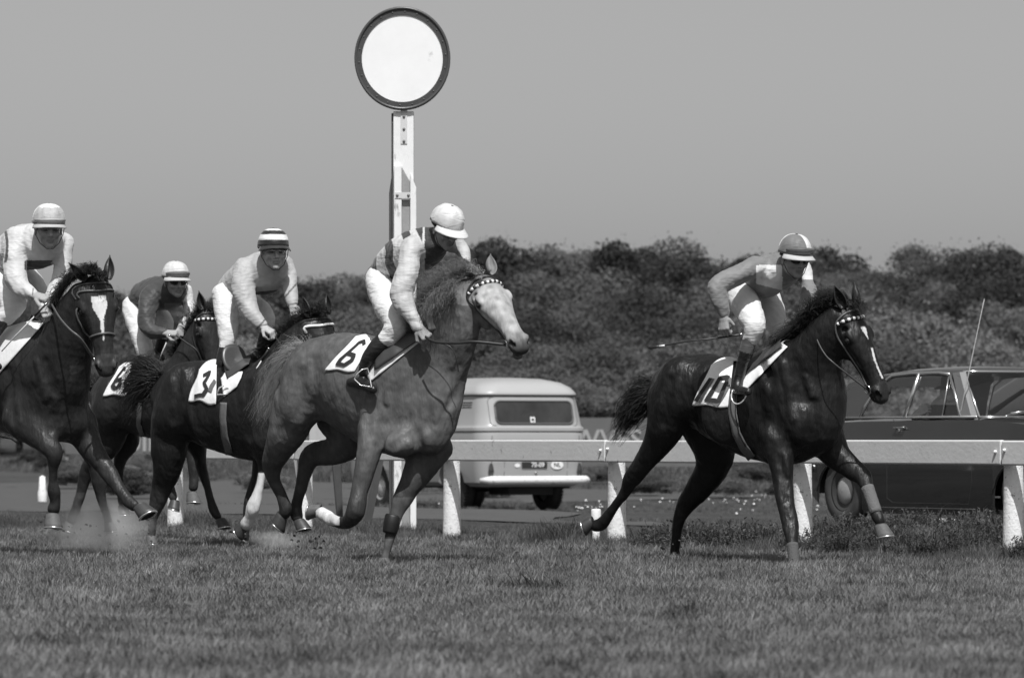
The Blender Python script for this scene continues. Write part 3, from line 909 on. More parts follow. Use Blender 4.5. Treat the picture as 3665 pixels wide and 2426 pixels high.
    for x in (-.15, -.95):
        for y in (-.36, .36):
            mb = MB(); mb.box((x, y, .62), (.5, .52, .18)); mb.box((x - .27, y, .80), (.13, .50, .34), m=Matrix.Rotation(-.2, 3, 'Y')); mb.build('car_seat', SE, root, bevel=.03)
    mb = MB(); mb.box((.62, 0, .90), (.22, 1.3, .12)); mb.build('dashboard', SE, root, bevel=.03)
    mb = MB()
    for k in range(20):
        a, b = 2 * math.pi * k / 20, 2 * math.pi * (k + 1) / 20
        mb.tube([(.40 - .06 * math.sin(a), .36 + .19 * math.cos(a), .96 + .17 * math.sin(a)), (.40 - .06 * math.sin(b), .36 + .19 * math.cos(b), .96 + .17 * math.sin(b))], .011, 5)
    mb.build('steering_wheel', mat('gap_dark', .03, .8), root)
    # door seams, side creases, handle
    def sy(x, z):
        p = prof(x); return float(np.interp(z, [q[1] for q in p[:8]], [q[0] for q in p[:8]]))
    for s in (-1, 1):
        mb = MB()
        for pl in ([(-.52, .95), (-.55, .6), (-.55, .24), (-.45, .20), (.75, .20), (.80, .4), (.80, .6), (.74, .93)],):
            mb.tube([(x, s * (sy(x, z) + .0005), z) for x, z in pl], .003, 5)
        mb.build('door_seam', DK, root)
        mb = MB(); mb.tube([(x, s * (sy(x, .15) + .003), .155) for x in np.linspace(-.85, .85, 8)], .006, 5); mb.build('sill_trim', mat('sill_dark', .06, .4), root, True)
        mb = MB(); xh = -.42; y = s * (sy(xh, .86) + .025)
        mb.tube([(xh - .02, y, .872), (xh + .15, y + s * .004, .876)], .007, 8); mb.tube([(xh - .005, y - s * .03, .865), (xh, y, .872)], .010, 6); mb.tube([(xh + .13, y - s * .03, .872), (xh + .135, y, .876)], .010, 6)
        mb.lathe([(0, 0), (.013, 0), (.010, .012), (0, .014)], 8, m=Matrix.Rotation(math.pi / 2 * -s, 3, 'X'), c=(xh + .05, s * (sy(xh, .83)), .845))
        mb.build('door_handle', CHROME, root, True)
        for wx in (-1.35, 1.50):
            mb = MB(); mb.tube([(wx + .387 * math.cos(t), s * (sy(wx + .387 * math.cos(t), .58) - .004), .27 + .387 * .80 * math.sin(t)) for t in np.linspace(.08, math.pi - .08, 16)], .007, 5)
            mb.build('arch_trim', mat('arch_trim', .12, .3, metal=.6), root, True)
    for wx in (-1.35, 1.50):
        for s in (-1, 1):
            w_ = empty('wheel'); w_.parent = root; w_.location = (wx, s * .71, .30)
            wheel(w_, (0, 0, 0), .322, .17, s, .19, mat('car_hubcap', .34, .3, coat=.4), mat('car_rim', .05, .4), knobs=False)
    mb = MB(); pts = [(-2.30 + .25 * abs(y / .8) ** 4, y, .50) for y in np.linspace(-.8, .8, 13)]; pts = [(-1.85, -.845, .50)] + pts + [(-1.85, .845, .50)]
    mb.tube(pts, .045, 8); mb.build('rear_bumper', CHROME, root, True)
    mb = MB(); pts = [(2.20 - .25 * abs(y / .8) ** 4, y, .48) for y in np.linspace(-.8, .8, 13)]; mb.tube(pts, .045, 8); mb.build('front_bumper', CHROME, root, True)
    for s in (-1, 1):
        mb = MB(); mb.lathe([(0, 0), (.085, 0), (.085, .03), (.05, .05), (0, .055)], 16, m=Matrix.Rotation(math.pi / 2, 3, 'Y'), c=(2.12, s * .55, .66)); mb.build('headlight', mat('lamp_glass', .6, .1), root, True)
        mb = MB(); mb.box((-2.25, s * .58, .76), (.03, .2, .09)); mb.build('tail_light', mat('lens', .045, .15, coat=.5), root, bevel=.01)
    mb = MB(); mb.tube([(.50, -.735, .955), (.50, -.74, 1.0), (.90, -.76, 2.0)], [.010, .006, .0025], 6); mb.build('aerial', mat('aerial_metal', .6, .3, metal=.5), root, True)
    return root
CAR = build_car()

# ------------------------------------------------------------------ hoarding and small things by the track
def build_hoardings():
    DKB = mat('hoarding_paint', .11, .7, var=.12, scale=1.5, bump=.15, bscale=3)
    LT = mat('hoarding_letters', .33, .7)
    def board(x0, x1, ytop, ybot, Z, word, wx, wsize, label):
        k = 1.547
        a, b = WD(x0, ytop, Z), WD(x1, ybot, Z)
        root = empty('hoarding', ((a.x + b.x) / 2, Z, b.z)); tag(root, label, 'hoarding', None)
        nb = max(2, int((b.x - a.x) / 2.4)); w = (b.x - a.x) / nb
        for i in range(nb):
            m = MB(); m.box((-(b.x - a.x) / 2 + w * (i + .5), 0, (a.z - b.z) / 2), (w - .02, .04, a.z - b.z)); m.build('panel', DKB, root)
            m = MB(); m.box((-(b.x - a.x) / 2 + w * i + .05, .08, (a.z - b.z) / 2 - .25), (.09, .09, a.z - b.z + .5)); m.build('post', mat('hoarding_post', .2, .8), root)
        for wd, x, y, sz, sx in word:
            p = WD(x, y, Z)
            text_mesh(wd, sz, LT, 'lettering', root, Matrix.Translation((p.x - root.location.x, -.03, p.z - root.location.z)) @ Matrix.Rotation(math.pi / 2, 4, 'X'), .01, sx)
        return root
    board(1290, 1660, 966, 1079, 104, [('WVES', 1404, 1018, .60, 1.0), ('OUE', 1556, 1018, .60, .95), ('L', 1660, 1018, .60, 1.0)], 0, 0, 'long dark hoarding with pale capital letters between the van and the dark car')
    board(150, 640, 1013, 1050, 132, [('DUINEN', 352, 1028, .62, 1.15)], 0, 0, 'low dark hoarding with pale letters far behind the pack on the left')
build_hoardings()

def small_things():
    # white stump bollard left of the black horse's trailing hoof
    p = WD(1379, 1243, 39.4); g = gz(p.x, p.y)
    r = empty('marker_post', (p.x, p.y, g)); tag(r, 'short white marker post beside the rail post near the trailing hind hoof', 'marker')
    m = MB(); m.lathe([(.032, -.1), (.032, .16), (.028, .165)], 14); m.build('stem', POSTW, r, True)
    m = MB(); m.lathe([(.0, .17), (.040, .17), (.042, .20), (.042, .30), (.036, .31), (0, .312)], 16); m.build('cap', WHITE, r, True)
    # distant white stump at the far left
    p = WD(98, 1118, 74); g = gz(p.x, p.y)
    m = MB(); m.lathe([(.07, -.3), (.075, .2), (.06, .25), (.045, .45), (.0, .47)], 12); o = m.build('stump_post', POSTW, None, True); o.location = (p.x, p.y, g)
    tag(o, 'small white stump far across the meadow behind the leftmost horse', 'marker')
    # leaning white plank behind the grey horse's hind legs, with a wire to the rail end
    def plank(a, b, w, t, name, label, mt, cat='plank'):
        a, b = Vector(a), Vector(b); u = (b - a); L = u.length; u.normalize()
        m = MB(); m.box((0, 0, L / 2), (w, t, L)); o = m.build(name, mt, None, bevel=.004)
        o.location = a; o.rotation_euler = u.to_track_quat('Z', 'Y').to_euler(); tag(o, label, cat); return o
    a = WD(718, 1202, 44.9); a.z = gz(a.x, a.y) - .05
    b = WD(683, 1022, 44.7)
    plank(a, b, .085, .03, 'white_plank', 'leaning white plank behind the grey horse\'s hind cannon bones', WHITE)
    a = WD(845, 1176, 46.2); a.z = gz(a.x, a.y) - .03; b = WD(884, 1030, 46.0)
    plank(a, b, .10, .025, 'grey_plank', 'leaning pale plank seen between the grey horse\'s forelegs', mat('bare_wood', .42, .7, var=.15, scale=8, stretch=(1, 1, .1)))
    a = WD(788, 1195, 46.6); a.z = gz(a.x, a.y) - .05; b = WD(779, 1010, 46.6)
    plank(a, b, .07, .06, 'dark_stake', 'dark upright stake behind the grey horse\'s belly', mat('dark_wood', .06, .8, var=.3), 'stake')
    m = MB(); p0, p1 = WD(676, 1040, 44.6), WD(745, 1036, 44.3)
    m.tube([p0.lerp(p1, t) + Vector((0, 0, -.10 * 4 * t * (1 - t) * .5)) for t in np.linspace(0, 1, 9)], .004, 5)
    o = m.build('slack_wire', mat('wire', .05, .5)); tag(o, 'slack dark wire between the leaning white plank and the rail end', 'wire')
    # folding trestle seen in the gap below the grey horse's flank
    c = WD(735, 1018, 47.5)
    r = empty('trestle', (c.x, c.y, gz(c.x, c.y))); tag(r, 'dark A-frame trestle seen through the gap under the grey horse\'s flank', 'trestle')
    for s in (-1, 1):
        m = MB(); m.tube([(s * .05, 0, 1.22), (s * .14, 0, .9), (s * .22, 0, 0)], .02, 6); m.build('leg', mat('dark_wood', .06, .8, var=.3), r)
    m = MB(); m.box((0, 0, 1.02), (.17, .02, .30)); m.build('board', mat('bare_wood', .42, .7, var=.15, scale=8, stretch=(1, 1, .1)), r)
    # scraps of white paper in the weeds under the car
    for x, y, s in ((2222, 1187, .10), (3400 / 1.547, 1185, .14), (2212, 1193, .07)):
        p = WD(x, y, 41.6); r2 = random.Random(x); m = MB()
        vs = [(r2.uniform(-s, s), r2.uniform(-s, s) * .6, r2.uniform(0, .05)) for _ in range(3)] + [(s, -s * .4, .02), (-s, s * .3, .03)]
        m.add(vs, [(0, 1, 3), (1, 2, 4), (0, 2, 3), (1, 3, 4)]); o = m.build('paper_scrap', mat('sticker_white', .8, .5)); o.location = (p.x, p.y, gz(p.x, p.y) + .08)
        tag(o, {2222: 'crumpled white paper scrap in the weeds behind the black horse\'s raised forefoot', 2212: 'small white scrap in the weeds just below the larger scrap'}.get(x, 'flat pale scrap in the weeds under the middle of the car'), 'litter', 'paper scraps under the car')
small_things()

# ------------------------------------------------------------------ wood on the dune behind
def tree_mesh(seed, R, H, nleaf, leaf, m_leaf):
    """crown of leaf clumps gathered on sub-lobes; returns a mesh of quads"""
    rs = np.random.RandomState(seed)
    nl = 38
    # lobe centres over a flattened dome
    u = rs.rand(nl) * 6.283; t = rs.rand(nl) ** .6; zz = rs.rand(nl)
    lc = np.stack([R * .78 * t * np.cos(u), R * .78 * t * np.sin(u), H * (.28 + .55 * zz * (1 - .45 * t))], 1)
    lr = R * (.13 + .19 * rs.rand(nl))
    which = rs.randint(0, nl, nleaf)
    d = rs.randn(nleaf, 3); d /= np.linalg.norm(d, axis=1)[:, None]; d[:, 2] = np.where(d[:, 2] < -.35, -d[:, 2], d[:, 2])
    rad = lr[which] * (1.0 - .35 * rs.rand(nleaf) ** 2) * (1 + .22 * rs.randn(nleaf) * (rs.rand(nleaf) < .3))
    c = lc[which] + d * rad[:, None] * np.array([1, 1, .85])
    # leaf quads roughly facing outward with jitter
    nrm = d + .7 * rs.randn(nleaf, 3); nrm /= np.linalg.norm(nrm, axis=1)[:, None]
    a = np.cross(nrm, rs.randn(nleaf, 3)); a /= np.linalg.norm(a, axis=1)[:, None]; b = np.cross(nrm, a)
    s = leaf * (.5 + rs.rand(nleaf))[:, None]
    v = np.stack([c - a * s, c + b * s * .45, c + a * s, c - b * s * .45], 1).reshape(-1, 3)
    q = np.arange(nleaf * 4).reshape(-1, 4)
    me = mesh_np('crown', v, q); me.materials.append(m_leaf)
    return me
def trunk_mesh(seed, R, H, m):
    r = random.Random(seed); mb = MB()
    mb.tube([(0, 0, -.4), (.05, .02, H * .25), (r.uniform(-.2, .2), r.uniform(-.2, .2), H * .6)], [.17, .13, .06], 7)
    for _ in range(7):
        a = r.random() * 6.283; z = H * r.uniform(.12, .4)
        mb.tube([(0, 0, z), (R * .3 * math.cos(a), R * .3 * math.sin(a), z + H * .18), (R * .6 * math.cos(a), R * .6 * math.sin(a), z + H * .32)], [.08, .05, .02], 5)
    me = mb.mesh('trunk'); me.materials.append(m); return me
def build_trees():
    leafs = [leaf_mat('foliage_dark', .027, .082, .30, .35), leaf_mat('foliage_mid', .055, .19, .30, .38), leaf_mat('foliage_pale', .09, .32, .35, .38)]
    BK = mat('bark', .12, .9, var=.3, scale=6)
    protos = []; TOPS = []
    for i, (mi, R, H, nlf, lf) in enumerate(((0, 4.2, 6.0, 42000, .070), (1, 3.8, 5.2, 40000, .068), (1, 4.6, 6.6, 44000, .070), (2, 3.2, 4.0, 26000, .075), (0, 3.4, 4.6, 28000, .08), (2, 4.0, 4.4, 30000, .075))):
        protos.append((tree_mesh(100 + i, R, H, nlf, lf, leafs[mi]), trunk_mesh(i, R, H, BK), R, H, mi))
        zs = np.empty(len(protos[-1][0].vertices) * 3, np.float32); protos[-1][0].vertices.foreach_get('co', zs); TOPS.append(float(np.percentile(zs[2::3], 99.3)))
    kinds = ['dark leafed tree', 'rounded leafy tree', 'pale scrubby tree']
    # skyline of the wood in photo pixels (2369 wide)
    sx = [-200, 0, 200, 267, 301, 454, 495, 600, 695, 735, 802, 842, 900, 960, 1050, 1088, 1143, 1182, 1231, 1290, 1350, 1428, 1478, 1527, 1586, 1635, 1675, 1780, 1882, 1951, 2010, 2049, 2069, 2118, 2158, 2197, 2247, 2286, 2345, 2600]
    sy_ = [695, 690, 688, 685, 680, 687, 687, 690, 639, 634, 632, 642, 645, 640, 590, 568, 561, 563, 574, 579, 571, 568, 571, 571, 584, 596, 611, 600, 581, 578, 591, 596, 576, 578, 594, 588, 591, 576, 581, 580]
    r = random.Random(11)
    rows = [(150, 2.6, 0.0, (3, 5, 4, 1)), (163, 3.0, .28, (1, 5, 3, 4)), (178, 3.2, .5, (1, 2, 5, 0)), (198, 3.6, .75, (0, 2, 1)), (222, 2.5, 1.0, (0, 2, 4, 1))]
    rowname = {150: 'in the front row,', 163: 'in the second row,', 178: 'halfway up the dune,', 198: 'high on the dune,', 222: 'on the skyline,'}
    marks = [(-9e9, 60, 'at the left edge of the photo'), (60, 180, 'behind the leftmost jockey'), (180, 300, 'between the two leftmost jockeys'), (300, 450, 'behind the jockey in dark silks'), (450, 700, 'behind the jockey in the hooped cap'),
             (700, 850, 'left of the winning post'), (850, 1000, 'behind the winning post'), (1000, 1110, 'above the grey horse\'s mane'), (1110, 1230, 'right of the grey horse\'s ears'), (1230, 1350, 'above the rear window of the van'), (1350, 1480, 'just right of the van'),
             (1480, 1640, 'left of the leading jockey\'s whip hand'), (1640, 1780, 'behind the leading jockey\'s back'), (1780, 1900, 'behind the leading jockey\'s head'), (1900, 2050, 'behind the black horse\'s ears'), (2050, 2180, 'above the rear window of the car'), (2180, 2290, 'behind the car aerial'), (2290, 9e9, 'at the right edge of the photo')]
    spot = lambda xp: next(t for a, b, t in marks if a <= xp < b)
    for Z, step, fr, pick in rows:
        half = 1184.5 * Z / 10800 + 5
        x = -half
        while x < half:
            xx = x + r.uniform(-.6, .6); z = Z + r.uniform(-4, 4)
            xp = 1184.5 + xx * 10800 / z
            ys = float(np.interp(xp, sx, sy_))
            ybase = 905 if fr < .01 else None
            ytop = (1 - fr) * 880 + fr * ys + (0 if fr == 1.0 else r.uniform(-12, 12))
            if fr == 1.0: ytop = ys + r.uniform(0, 7)
            ztop = CAMZ + (1018 - ytop) * z / 10800
            g = gz(xx, z); h = ztop - g
            pi = pick[r.randrange(len(pick))]
            cm, tm, R, H, mi = protos[pi]
            top = TOPS[pi]
            if h < 1.2: x += step; continue
            sz = h / top; sxy = min(max(sz, .62), 1.15) * r.uniform(.85, 1.1)
            o = empty('tree', (xx, z, g), r.uniform(0, 6.28)); o.scale = (sxy, sxy, sz)
            c = link('crown', cm, None, o); t = link('trunk', tm, None, o)
            tag(o, kinds[mi] + ' ' + rowname[Z] + ' ' + spot(xp), 'tree', 'trees of the wood behind the track')
            x += step * r.uniform(.75, 1.2)
    # low scrub on the meadow beyond the road
    for k in range(46):
        z = r.uniform(84, 140); xx = r.uniform(-1, 1) * (1184.5 * z / 10800 + 1)
        cm, tm, R, H, mi = protos[r.choice((1, 3, 4, 5))]
        s = r.uniform(.07, .17)
        o = empty('bush', (xx, z, gz(xx, z) - .1), r.uniform(0, 6.28)); o.scale = (s * 1.5, s * 1.5, s)
        link('leaves', cm, None, o)
        tag(o, ('tiny low bush ' if s < .10 else 'low spreading bush ') + ('far across the meadow, ' if z > 112 else 'in the nearer meadow, ') + spot(1184.5 + xx * 10800 / z), 'bush', 'low bushes in the meadow')
build_trees()
# ------------------------------------------------------------------ blended-volume modelling for bodies (numpy)
def nrm(v):
    v = np.asarray(v, float); return v / max(np.linalg.norm(v), 1e-9)
class Field:
    BIG = 0.2
    def __init__(s, lo, hi, h):
        s.h = h; s.lo = np.array(lo, float)
        s.n = np.ceil((np.array(hi, float) - s.lo) / h).astype(int) + 1
        s.a = np.full(s.n, s.BIG, np.float32)
    def _box(s, lo, hi):
        i0 = np.clip(np.floor((lo - s.lo) / s.h).astype(int), 0, s.n - 1)
        i1 = np.clip(np.ceil((hi - s.lo) / s.h).astype(int) + 1, 1, s.n)
        if np.any(i1 <= i0): return None
        sl = tuple(slice(i0[k], i1[k]) for k in range(3))
        g = [(s.lo[k] + s.h * np.arange(i0[k], i1[k])).astype(np.float32).reshape([-1 if j == k else 1 for j in range(3)]) for k in range(3)]
        return sl, g
    def _mix(s, sl, d, k, op):
        a = s.a[sl]
        if op == 'add':
            if k > 0:
                hh = np.maximum(k - np.abs(a - d), 0) / k; r = np.minimum(a, d) - hh * hh * k * .25
            else: r = np.minimum(a, d)
        else:
            d = -d
            if k > 0:
                hh = np.maximum(k - np.abs(a - d), 0) / k; r = np.maximum(a, d) + hh * hh * k * .25
            else: r = np.maximum(a, d)
        s.a[sl] = r
    def seg(s, A, B, ra, rb, S, k=.02, op='add', off=0.0, reach=0.0):
        """tapered limb piece with elliptical section; ra, rb = (radius along S, radius across)"""
        A = np.asarray(A, float); B = np.asarray(B, float)
        T = B - A; L = np.linalg.norm(T)
        if L < 1e-6: T = np.array([0, 0, 1.0]); L = 1e-6
        else: T = T / L
        S = np.asarray(S, float); S = S - T * S.dot(T)
        if np.linalg.norm(S) < 1e-3: S = np.cross(T, [1, 0, 0.1])
        S = nrm(S); U = np.cross(T, S)
        mr = max(ra + rb) + off + max(k, reach) + 2.5 * s.h
        bx = s._box(np.minimum(A, B) - mr, np.maximum(A, B) + mr)
        if bx is None: return
        sl, (gx, gy, gz_) = bx
        x, y, z = gx - A[0], gy - A[1], gz_ - A[2]
        t = x * T[0] + y * T[1] + z * T[2]
        tc = np.clip(t, 0, L); w = t - tc; f = (tc / L).astype(np.float32)
        su = x * S[0] + y * S[1] + z * S[2]; uu = x * U[0] + y * U[1] + z * U[2]
        rs = ra[0] + (rb[0] - ra[0]) * f + off; ru = ra[1] + (rb[1] - ra[1]) * f + off; rw = np.minimum(rs, ru)
        k0 = np.sqrt((su / rs) ** 2 + (uu / ru) ** 2 + (w / rw) ** 2)
        k1 = np.sqrt((su / rs ** 2) ** 2 + (uu / ru ** 2) ** 2 + (w / rw ** 2) ** 2)
        d = k0 * (k0 - 1) / np.maximum(k1, 1e-4)
        s._mix(sl, d.astype(np.float32), k, op)
    def ell(s, C, R, axes=None, k=.02, op='add', off=0.0):
        C = np.asarray(C, float); R = np.asarray(R, float) + off
        M = np.eye(3) if axes is None else np.array([nrm(a) for a in axes])
        mr = max(R) + k + 2.5 * s.h
        bx = s._box(C - mr, C + mr)
        if bx is None: return
        sl, (gx, gy, gz_) = bx
        x, y, z = gx - C[0], gy - C[1], gz_ - C[2]
        k0 = 0; k1 = 0
        for i in range(3):
            q = x * M[i][0] + y * M[i][1] + z * M[i][2]
            k0 = k0 + (q / R[i]) ** 2; k1 = k1 + (q / R[i] ** 2) ** 2
        k0 = np.sqrt(k0); d = k0 * (k0 - 1) / np.maximum(np.sqrt(k1), 1e-4)
        s._mix(sl, d.astype(np.float32), k, op)
    def chain(s, pts, rad, S, k=.03, sub=4, op='add', off=0.0, k_in=.004, blur=0):
        """smooth limb through points; rad = list of (along S, across); S fixed or one per point.
        The limb is joined within itself first, then blended into the body once."""
        P, R, SS = spline(pts, rad, S, sub)
        mr = R.max() + off + k + 4 * s.h
        i0 = np.clip(np.floor((P.min(0) - mr - s.lo) / s.h).astype(int), 0, s.n - 2); i1 = np.clip(np.ceil((P.max(0) + mr - s.lo) / s.h).astype(int) + 1, i0 + 2, s.n)
        t = Field.__new__(Field); t.h = s.h; t.lo = s.lo + i0 * s.h; t.n = i1 - i0; t.a = np.full(t.n, s.BIG, np.float32)
        for i in range(len(P) - 1):
            t.seg(P[i], P[i + 1], tuple(R[i]), tuple(R[i + 1]), SS[i], k_in, 'add', off, k)
        for _ in range(blur):                        # soften the joints between limb pieces
            for ax in range(3):
                a = np.moveaxis(t.a, ax, 0); b = a.copy(); b[1:-1] = (a[:-2] + a[2:] + 2 * a[1:-1]) * .25; t.a = np.moveaxis(b, 0, ax)
        s._mix(tuple(slice(i0[q], i1[q]) for q in range(3)), t.a, k, op)
    def wrinkle(s, amp, scale, seed=0, bias=None):
        """cloth-like folds: displace the surface by crossed noise ridges"""
        m = np.abs(s.a) < .06
        idx = np.argwhere(m); p = s.lo + idx * s.h
        r = np.random.RandomState(seed); d = np.zeros(len(p))
        for o in range(7):
            v = r.randn(3); v = v / np.linalg.norm(v) * scale * (1.5 ** o); w = r.randn(3) * scale * .5
            ph = r.rand() * 6.28
            d += np.sin(p @ v + 1.6 * np.sin(p @ w + ph) + ph) / (1.35 ** o)
        s.a[m] += (amp * d / 2.2).astype(np.float32)
    def sample(s, p):
        p = (np.asarray(p, float) - s.lo) / s.h
        i = np.floor(p).astype(int); ok = np.all((i >= 0) & (i < s.n - 1), axis=-1); i = np.clip(i, 0, s.n - 2); f = p - i
        r = 0
        for dx in (0, 1):
            for dy in (0, 1):
                for dz in (0, 1):
                    w = (f[..., 0] if dx else 1 - f[..., 0]) * (f[..., 1] if dy else 1 - f[..., 1]) * (f[..., 2] if dz else 1 - f[..., 2])
                    r = r + w * s.a[i[..., 0] + dx, i[..., 1] + dy, i[..., 2] + dz]
        return np.where(ok, r, s.BIG)
    def grad(s, p):
        e = s.h * .8; g = np.stack([s.sample(p + d) - s.sample(p - d) for d in (np.array([e, 0, 0]), np.array([0, e, 0]), np.array([0, 0, e]))], -1)
        return g / np.maximum(np.linalg.norm(g, axis=-1, keepdims=True), 1e-9)
    def snap(s, p, off=0.0, it=6):
        p = np.asarray(p, float).copy()
        for _ in range(it):
            d = s.sample(p) - off; p = p - s.grad(p) * np.clip(d, -.03, .03)[..., None]
        return p
    def hit(s, px, py, Zc, off=0.0, span=1.5):
        """where the line of sight through photo pixel (px, py) meets the surface grown by off"""
        px = np.asarray(px, float); py = np.asarray(py, float)
        Zs = np.arange(Zc - span, Zc + span, s.h * .5)
        Y = np.broadcast_to(Zs, px.shape + Zs.shape)
        P = np.stack([(px[..., None] - CX) * Y / FS, Y, CAMZ + (HY - py[..., None]) * Y / FS], -1)
        v = s.sample(P) - off
        ins = v < 0; h = ins.any(-1); i = np.argmax(ins, -1)
        i = np.where(h, i, np.argmin(v, -1))
        i0 = np.clip(i - 1, 0, len(Zs) - 1)
        va = np.take_along_axis(v, i0[..., None], -1)[..., 0]; vb = np.take_along_axis(v, i[..., None], -1)[..., 0]
        t = np.where(h & (va > vb), va / np.maximum(va - vb, 1e-9), 1.0)
        Z = Zs[i0] * (1 - t) + Zs[i] * t
        return np.stack([(px - CX) * Z / FS, Z, CAMZ + (HY - py) * Z / FS], -1), h
    def mesh(s, name='body'):
        f = s.a; neg = f < 0
        c = [neg[dx:s.n[0] - 1 + dx, dy:s.n[1] - 1 + dy, dz:s.n[2] - 1 + dz] for dx in (0, 1) for dy in (0, 1) for dz in (0, 1)]
        anyn = c[0].copy(); alln = c[0].copy()
        for q in c[1:]: anyn |= q; alln &= q
        act = anyn & ~alln
        idx = np.argwhere(act)
        vid = np.full(act.shape, -1, np.int32); vid[act] = np.arange(len(idx))
        corner = np.array([(dx, dy, dz) for dx in (0, 1) for dy in (0, 1) for dz in (0, 1)])
        vals = np.stack([f[idx[:, 0] + a, idx[:, 1] + b, idx[:, 2] + c_] for a, b, c_ in corner], 1)
        acc = np.zeros((len(idx), 3)); cnt = np.zeros(len(idx))
        for i in range(8):
            for j in range(i + 1, 8):
                if np.abs(corner[i] - corner[j]).sum() == 1:
                    a, b = vals[:, i], vals[:, j]; m = (a < 0) != (b < 0)
                    t = np.where(m, a / np.where(a == b, 1, a - b), 0)
                    acc[m] += corner[i] + (corner[j] - corner[i]) * t[m, None]; cnt[m] += 1
        V = s.lo + (idx + acc / np.maximum(cnt, 1)[:, None]) * s.h
        Q = []
        n = s.n
        for ax in range(3):
            o1, o2 = [(1, 2), (2, 0), (0, 1)][ax]
            sl0 = [slice(1, -1)] * 3; sl0[ax] = slice(0, -1); sl1 = [slice(1, -1)] * 3; sl1[ax] = slice(1, None)
            a, b = neg[tuple(sl0)], neg[tuple(sl1)]
            for rev, m in ((False, a & ~b), (True, ~a & b)):
                e = np.argwhere(m)
                if not len(e): continue
                e = e + 1; e[:, ax] -= 1
                d1 = np.zeros(3, int); d1[o1] = 1; d2 = np.zeros(3, int); d2[o2] = 1
                q = [vid[tuple((e - d1 - d2).T)], vid[tuple((e - d2).T)], vid[tuple(e.T)], vid[tuple((e - d1).T)]]
                q = np.stack(q, 1)
                Q.append(q[:, ::-1] if rev else q)
        Q = np.concatenate(Q); Q = Q[(Q >= 0).all(1)]
        me = mesh_np(name, V, Q)
        s.V = V
        return me
def spline(pts, rad, S, sub):
    P = np.array([list(p) for p in pts], float); R = np.array(rad, float)
    one = np.ndim(S[0]) == 0
    SS = np.array([S] * len(P) if one else S, float)
    oP, oR, oS = [], [], []
    n = len(P)
    for i in range(n - 1):
        p0, p1, p2, p3 = P[max(i - 1, 0)], P[i], P[i + 1], P[min(i + 2, n - 1)]
        r0, r1, r2, r3 = R[max(i - 1, 0)], R[i], R[i + 1], R[min(i + 2, n - 1)]
        for j in range(sub):
            t = j / sub
            cr = lambda a, b, c, d: .5 * (2 * b + (c - a) * t + (2 * a - 5 * b + 4 * c - d) * t * t + (3 * b - a - 3 * c + d) * t ** 3)
            oP.append(cr(p0, p1, p2, p3)); oR.append(np.maximum(cr(r0, r1, r2, r3), np.minimum(r1, r2) * .9)); oS.append(SS[i] * (1 - t) + SS[i + 1] * t)
    oP.append(P[-1]); oR.append(R[-1]); oS.append(SS[-1])
    return np.array(oP), np.array(oR), np.array(oS)
def tone(me, vals):
    at = me.attributes.new('tone', 'FLOAT', 'POINT'); at.data.foreach_set('value', np.asarray(vals, np.float32))
def frame_of(A, N):
    A = nrm(A); N = np.asarray(N, float); N = nrm(N - A * N.dot(A)); B = np.cross(A, N); return A, N, B
def hair(name, curves, width, m, parent, seed=0, thick=.35):
    """strands as slim three-sided tubes; curves is a list of (k,3) arrays"""
    V, Q = [], []; r = np.random.RandomState(seed); base = 0
    for c in curves:
        n = len(c); t = np.gradient(c, axis=0); t /= np.maximum(np.linalg.norm(t, axis=1)[:, None], 1e-9)
        s = np.cross(t, nrm(r.randn(3))); s /= np.maximum(np.linalg.norm(s, axis=1)[:, None], 1e-9); u = np.cross(t, s)
        w = width * r.uniform(.6, 1.3) * np.linspace(1, .25, n)[:, None]
        for a in (0, 2.094, 4.189):
            V.append(c + s * w * math.cos(a) + u * w * math.sin(a) * .6)
        ii = np.arange(n - 1)
        for a, b in ((0, 1), (1, 2), (2, 0)):
            Q.append(np.stack([base + a * n + ii, base + b * n + ii, base + b * n + ii + 1, base + a * n + ii + 1], 1))
        base += 3 * n
    me = mesh_np(name, np.concatenate(V), np.concatenate(Q)); me.materials.append(m)
    me.polygons.foreach_set('use_smooth', [True] * len(me.polygons))
    o = wlink(name, me, None, parent); o['kind'] = 'stuff'
    return o
def fade(x, a, b): return np.clip((np.asarray(x, float) - a) / (b - a), 0, 1)
def fbm(p, s, seed=0):
    """cheap smooth noise for vertex tones"""
    r = np.random.RandomState(seed); d = 0; a = 1.0; tot = 0
    for o in range(4):
        q = 0
        for _ in range(4):
            v = r.randn(3) * s * 2 ** o; q = q + np.sin(p @ v + r.rand() * 6.28 + 1.3 * np.sin(p @ (r.randn(3) * s * 2 ** o)))
        d = d + a * q / 4; tot += a; a *= .55
    return d / tot
